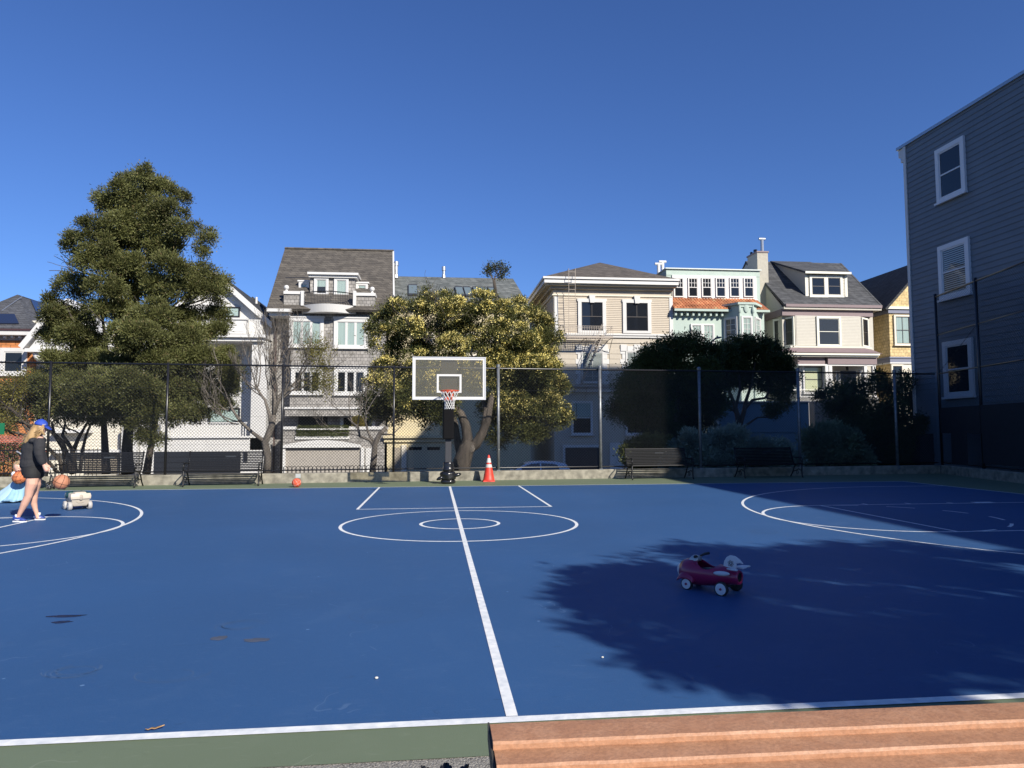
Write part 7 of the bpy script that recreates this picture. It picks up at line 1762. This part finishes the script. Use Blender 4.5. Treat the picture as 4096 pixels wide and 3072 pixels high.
# ---- foreground bench with recycled-plastic boards
plank = bpy.data.materials.new('brown_plastic_board'); plank.use_nodes = True
nt = plank.node_tree; N = nt.nodes; L = nt.links; bs_ = N['Principled BSDF']; bs_.inputs['Roughness'].default_value = .55
tc = N.new('ShaderNodeTexCoord'); mp = N.new('ShaderNodeMapping'); mp.inputs['Scale'].default_value = (.9, 1, 1); L.new(tc.outputs['Object'], mp.inputs[0])
n1 = N.new('ShaderNodeTexNoise'); n1.inputs['Scale'].default_value = 90; n1.inputs['Detail'].default_value = 4; L.new(mp.outputs[0], n1.inputs['Vector'])
n2 = N.new('ShaderNodeTexNoise'); n2.inputs['Scale'].default_value = 14; n2.inputs['Detail'].default_value = 8; n2.inputs['Distortion'].default_value = .6; L.new(mp.outputs[0], n2.inputs['Vector'])
cr = N.new('ShaderNodeValToRGB'); cr.color_ramp.elements[0].position = .42; cr.color_ramp.elements[0].color = (.385, .19, .1, 1); cr.color_ramp.elements[1].position = .66; cr.color_ramp.elements[1].color = (.43, .225, .125, 1); L.new(n2.outputs[0], cr.inputs[0])
mx = N.new('ShaderNodeMix'); mx.data_type = 'RGBA'; mx.blend_type = 'MULTIPLY'; mx.inputs[0].default_value = .5; mr = N.new('ShaderNodeMapRange'); mr.inputs[1].default_value = .35; mr.inputs[2].default_value = .6; mr.inputs[3].default_value = .72; mr.inputs[4].default_value = 1.1
L.new(n1.outputs[0], mr.inputs[0]); L.new(cr.outputs[0], mx.inputs[6]); L.new(mr.outputs[0], mx.inputs[7]); L.new(mx.outputs[2], bs_.inputs['Base Color'])
bp = N.new('ShaderNodeBump'); bp.inputs['Strength'].default_value = .5; bp.inputs['Distance'].default_value = .003; L.new(n1.outputs[0], bp.inputs['Height']); L.new(bp.outputs[0], bs_.inputs['Normal'])
fbn = thing('park_bench', 'brown plank bench with stepped boards in the lower right foreground', 'bench', (1.8, 1.9, 0))
xl = None; zt0 = .56; tilt = 0
ys = []
# far edge of each board: picture rows at the left end
rows_ = [(2893, 2968), (2990, 3063), (3078, 3160), (3180, 3270)]
random.seed(3)
for i, (ra_, rb_) in enumerate(rows_):
    z_ = zt0-.022*i
    pA = at(1945+9*i, ra_, Z=z_); pB = at(1960+9*i, rb_, Z=z_)
    wdt = pA.y-pB.y
    x_ = at(1958, 2890, Z=zt0).x+.002*i
    nx_ = 60; vs = []; prof = [(0, -.042), (0, -.008), (-.006, 0), (-wdt*.3, .001), (-wdt*.7, .0), (-wdt+.004, -.001), (-wdt-.002, -.008), (-wdt-.003, -.042)]
    for k in range(nx_+1):
        xx = x_+3.0*k/nx_; sy = -.0045*0
        for (dy_, dz_) in prof:
            jz = .0016*mnoise.noise(Vector((xx*9, i*7.1, dy_*30))); jy = .0016*mnoise.noise(Vector((xx*14, i*3.3, 2)))
            vs.append((xx, pA.y+dy_+jy-.016*(xx-x_), z_+dz_+jz))
    m_ = len(prof); fs = [(k*m_+j, (k+1)*m_+j, (k+1)*m_+(j+1) % m_, k*m_+(j+1) % m_) for k in range(nx_) for j in range(m_)]+[tuple(range(m_)), tuple(range(nx_*m_, nx_*m_+m_))[::-1]]
    MB().add(vs, fs).build('seat_board', plank, fbn)
    ys.append((pA.y, pB.y, x_))
endm = mat('dark_end_cap', (.045, .042, .035), .6)
x_ = ys[0][2]
vs = []; pr = [(ys[0][0]+.004, zt0-.05), (ys[0][0]+.004, zt0+.001), (ys[-1][1], zt0-.065), (ys[-1][1], zt0-.14), ((ys[0][0]+ys[-1][1])/2, zt0-.12)]
n = len(pr); MB().add([(x_-.006, y, z) for y, z in pr]+[(x_-.0005, y, z) for y, z in pr], [tuple(range(n))[::-1], tuple(range(n, 2*n))]+[(i, (i+1) % n, n+(i+1) % n, n+i) for i in range(n)]).build('end_cap', endm, fbn)
for xx in (x_+.35, x_+1.6, x_+2.7):
    MB().box(xx-.03, xx+.03, ys[-1][1]+.02, ys[0][0]-.02, zt0-.15, zt0-.1).build('crossbar', black_metal, fbn)
    for yy in (ys[-1][1]+.06, ys[0][0]-.06): MB().box(xx-.025, xx+.025, yy-.025, yy+.025, 0, zt0-.15).build('leg', black_metal, fbn)

# ---- cast iron leaf finial on a short post
lfp = at(1780, 3046, Z=.42)
lo_ = thing('iron_post', 'short black iron post topped with cast leaves, left of the brown bench', 'post', (lfp.x, lfp.y-.02, 0))
cast = mat('cast_iron', (.022, .023, .028), .38, metal=.3, spec=.6, bump=.5, bscale=60)
MB().tube([(lfp.x, lfp.y-.02, 0), (lfp.x, lfp.y-.02, .37)], [.028, .02], 12).build('shaft', cast, lo_, smooth=True)
def leaf3(c, ang, Lf, wd_, rise, droop):
    b = MB(); d_ = Vector((math.cos(ang), math.sin(ang), 0)); n_ = Vector((-d_.y, d_.x, 0)); vs = []; m = 13
    for i in range(m):
        t = i/(m-1); w = wd_*math.sin(PI*min(1, t*.93+.07))**.8*(1+.12*math.sin(i*2.4)); zc_ = rise*t-droop*t*t
        p = Vector(c)+d_*Lf*t+Vector((0, 0, zc_)); 
        vs += [p-n_*w+Vector((0, 0, .006+.004*(i % 2))), p-n_*w*.5+Vector((0, 0, .009-.003*(i % 2))), p, p+n_*w*.5+Vector((0, 0, .009-.003*(i % 2))), p+n_*w+Vector((0, 0, .006+.004*(i % 2)))]
    b.add(vs, [(5*i+j, 5*i+j+1, 5*i+j+6, 5*i+j+5) for i in range(m-1) for j in range(4)])
    o = b.build('leaf', cast, lo_, smooth=True); o.modifiers.new('s', 'SOLIDIFY').thickness = .004
cz = (lfp.x, lfp.y-.02, .372)
for (a, L__, w, r_, d_) in ((84, .05, .022, .022, .0), (4, .074, .018, .008, -.026), (172, .074, .018, .008, -.026), (50, .042, .018, .02, .012), (120, .042, .018, .02, .012), (-40, .065, .02, .0, .014), (-140, .065, .02, .0, .014), (-90, .06, .022, -.006, .02)):
    leaf3(cz, R(a), L__, w, r_, d_)
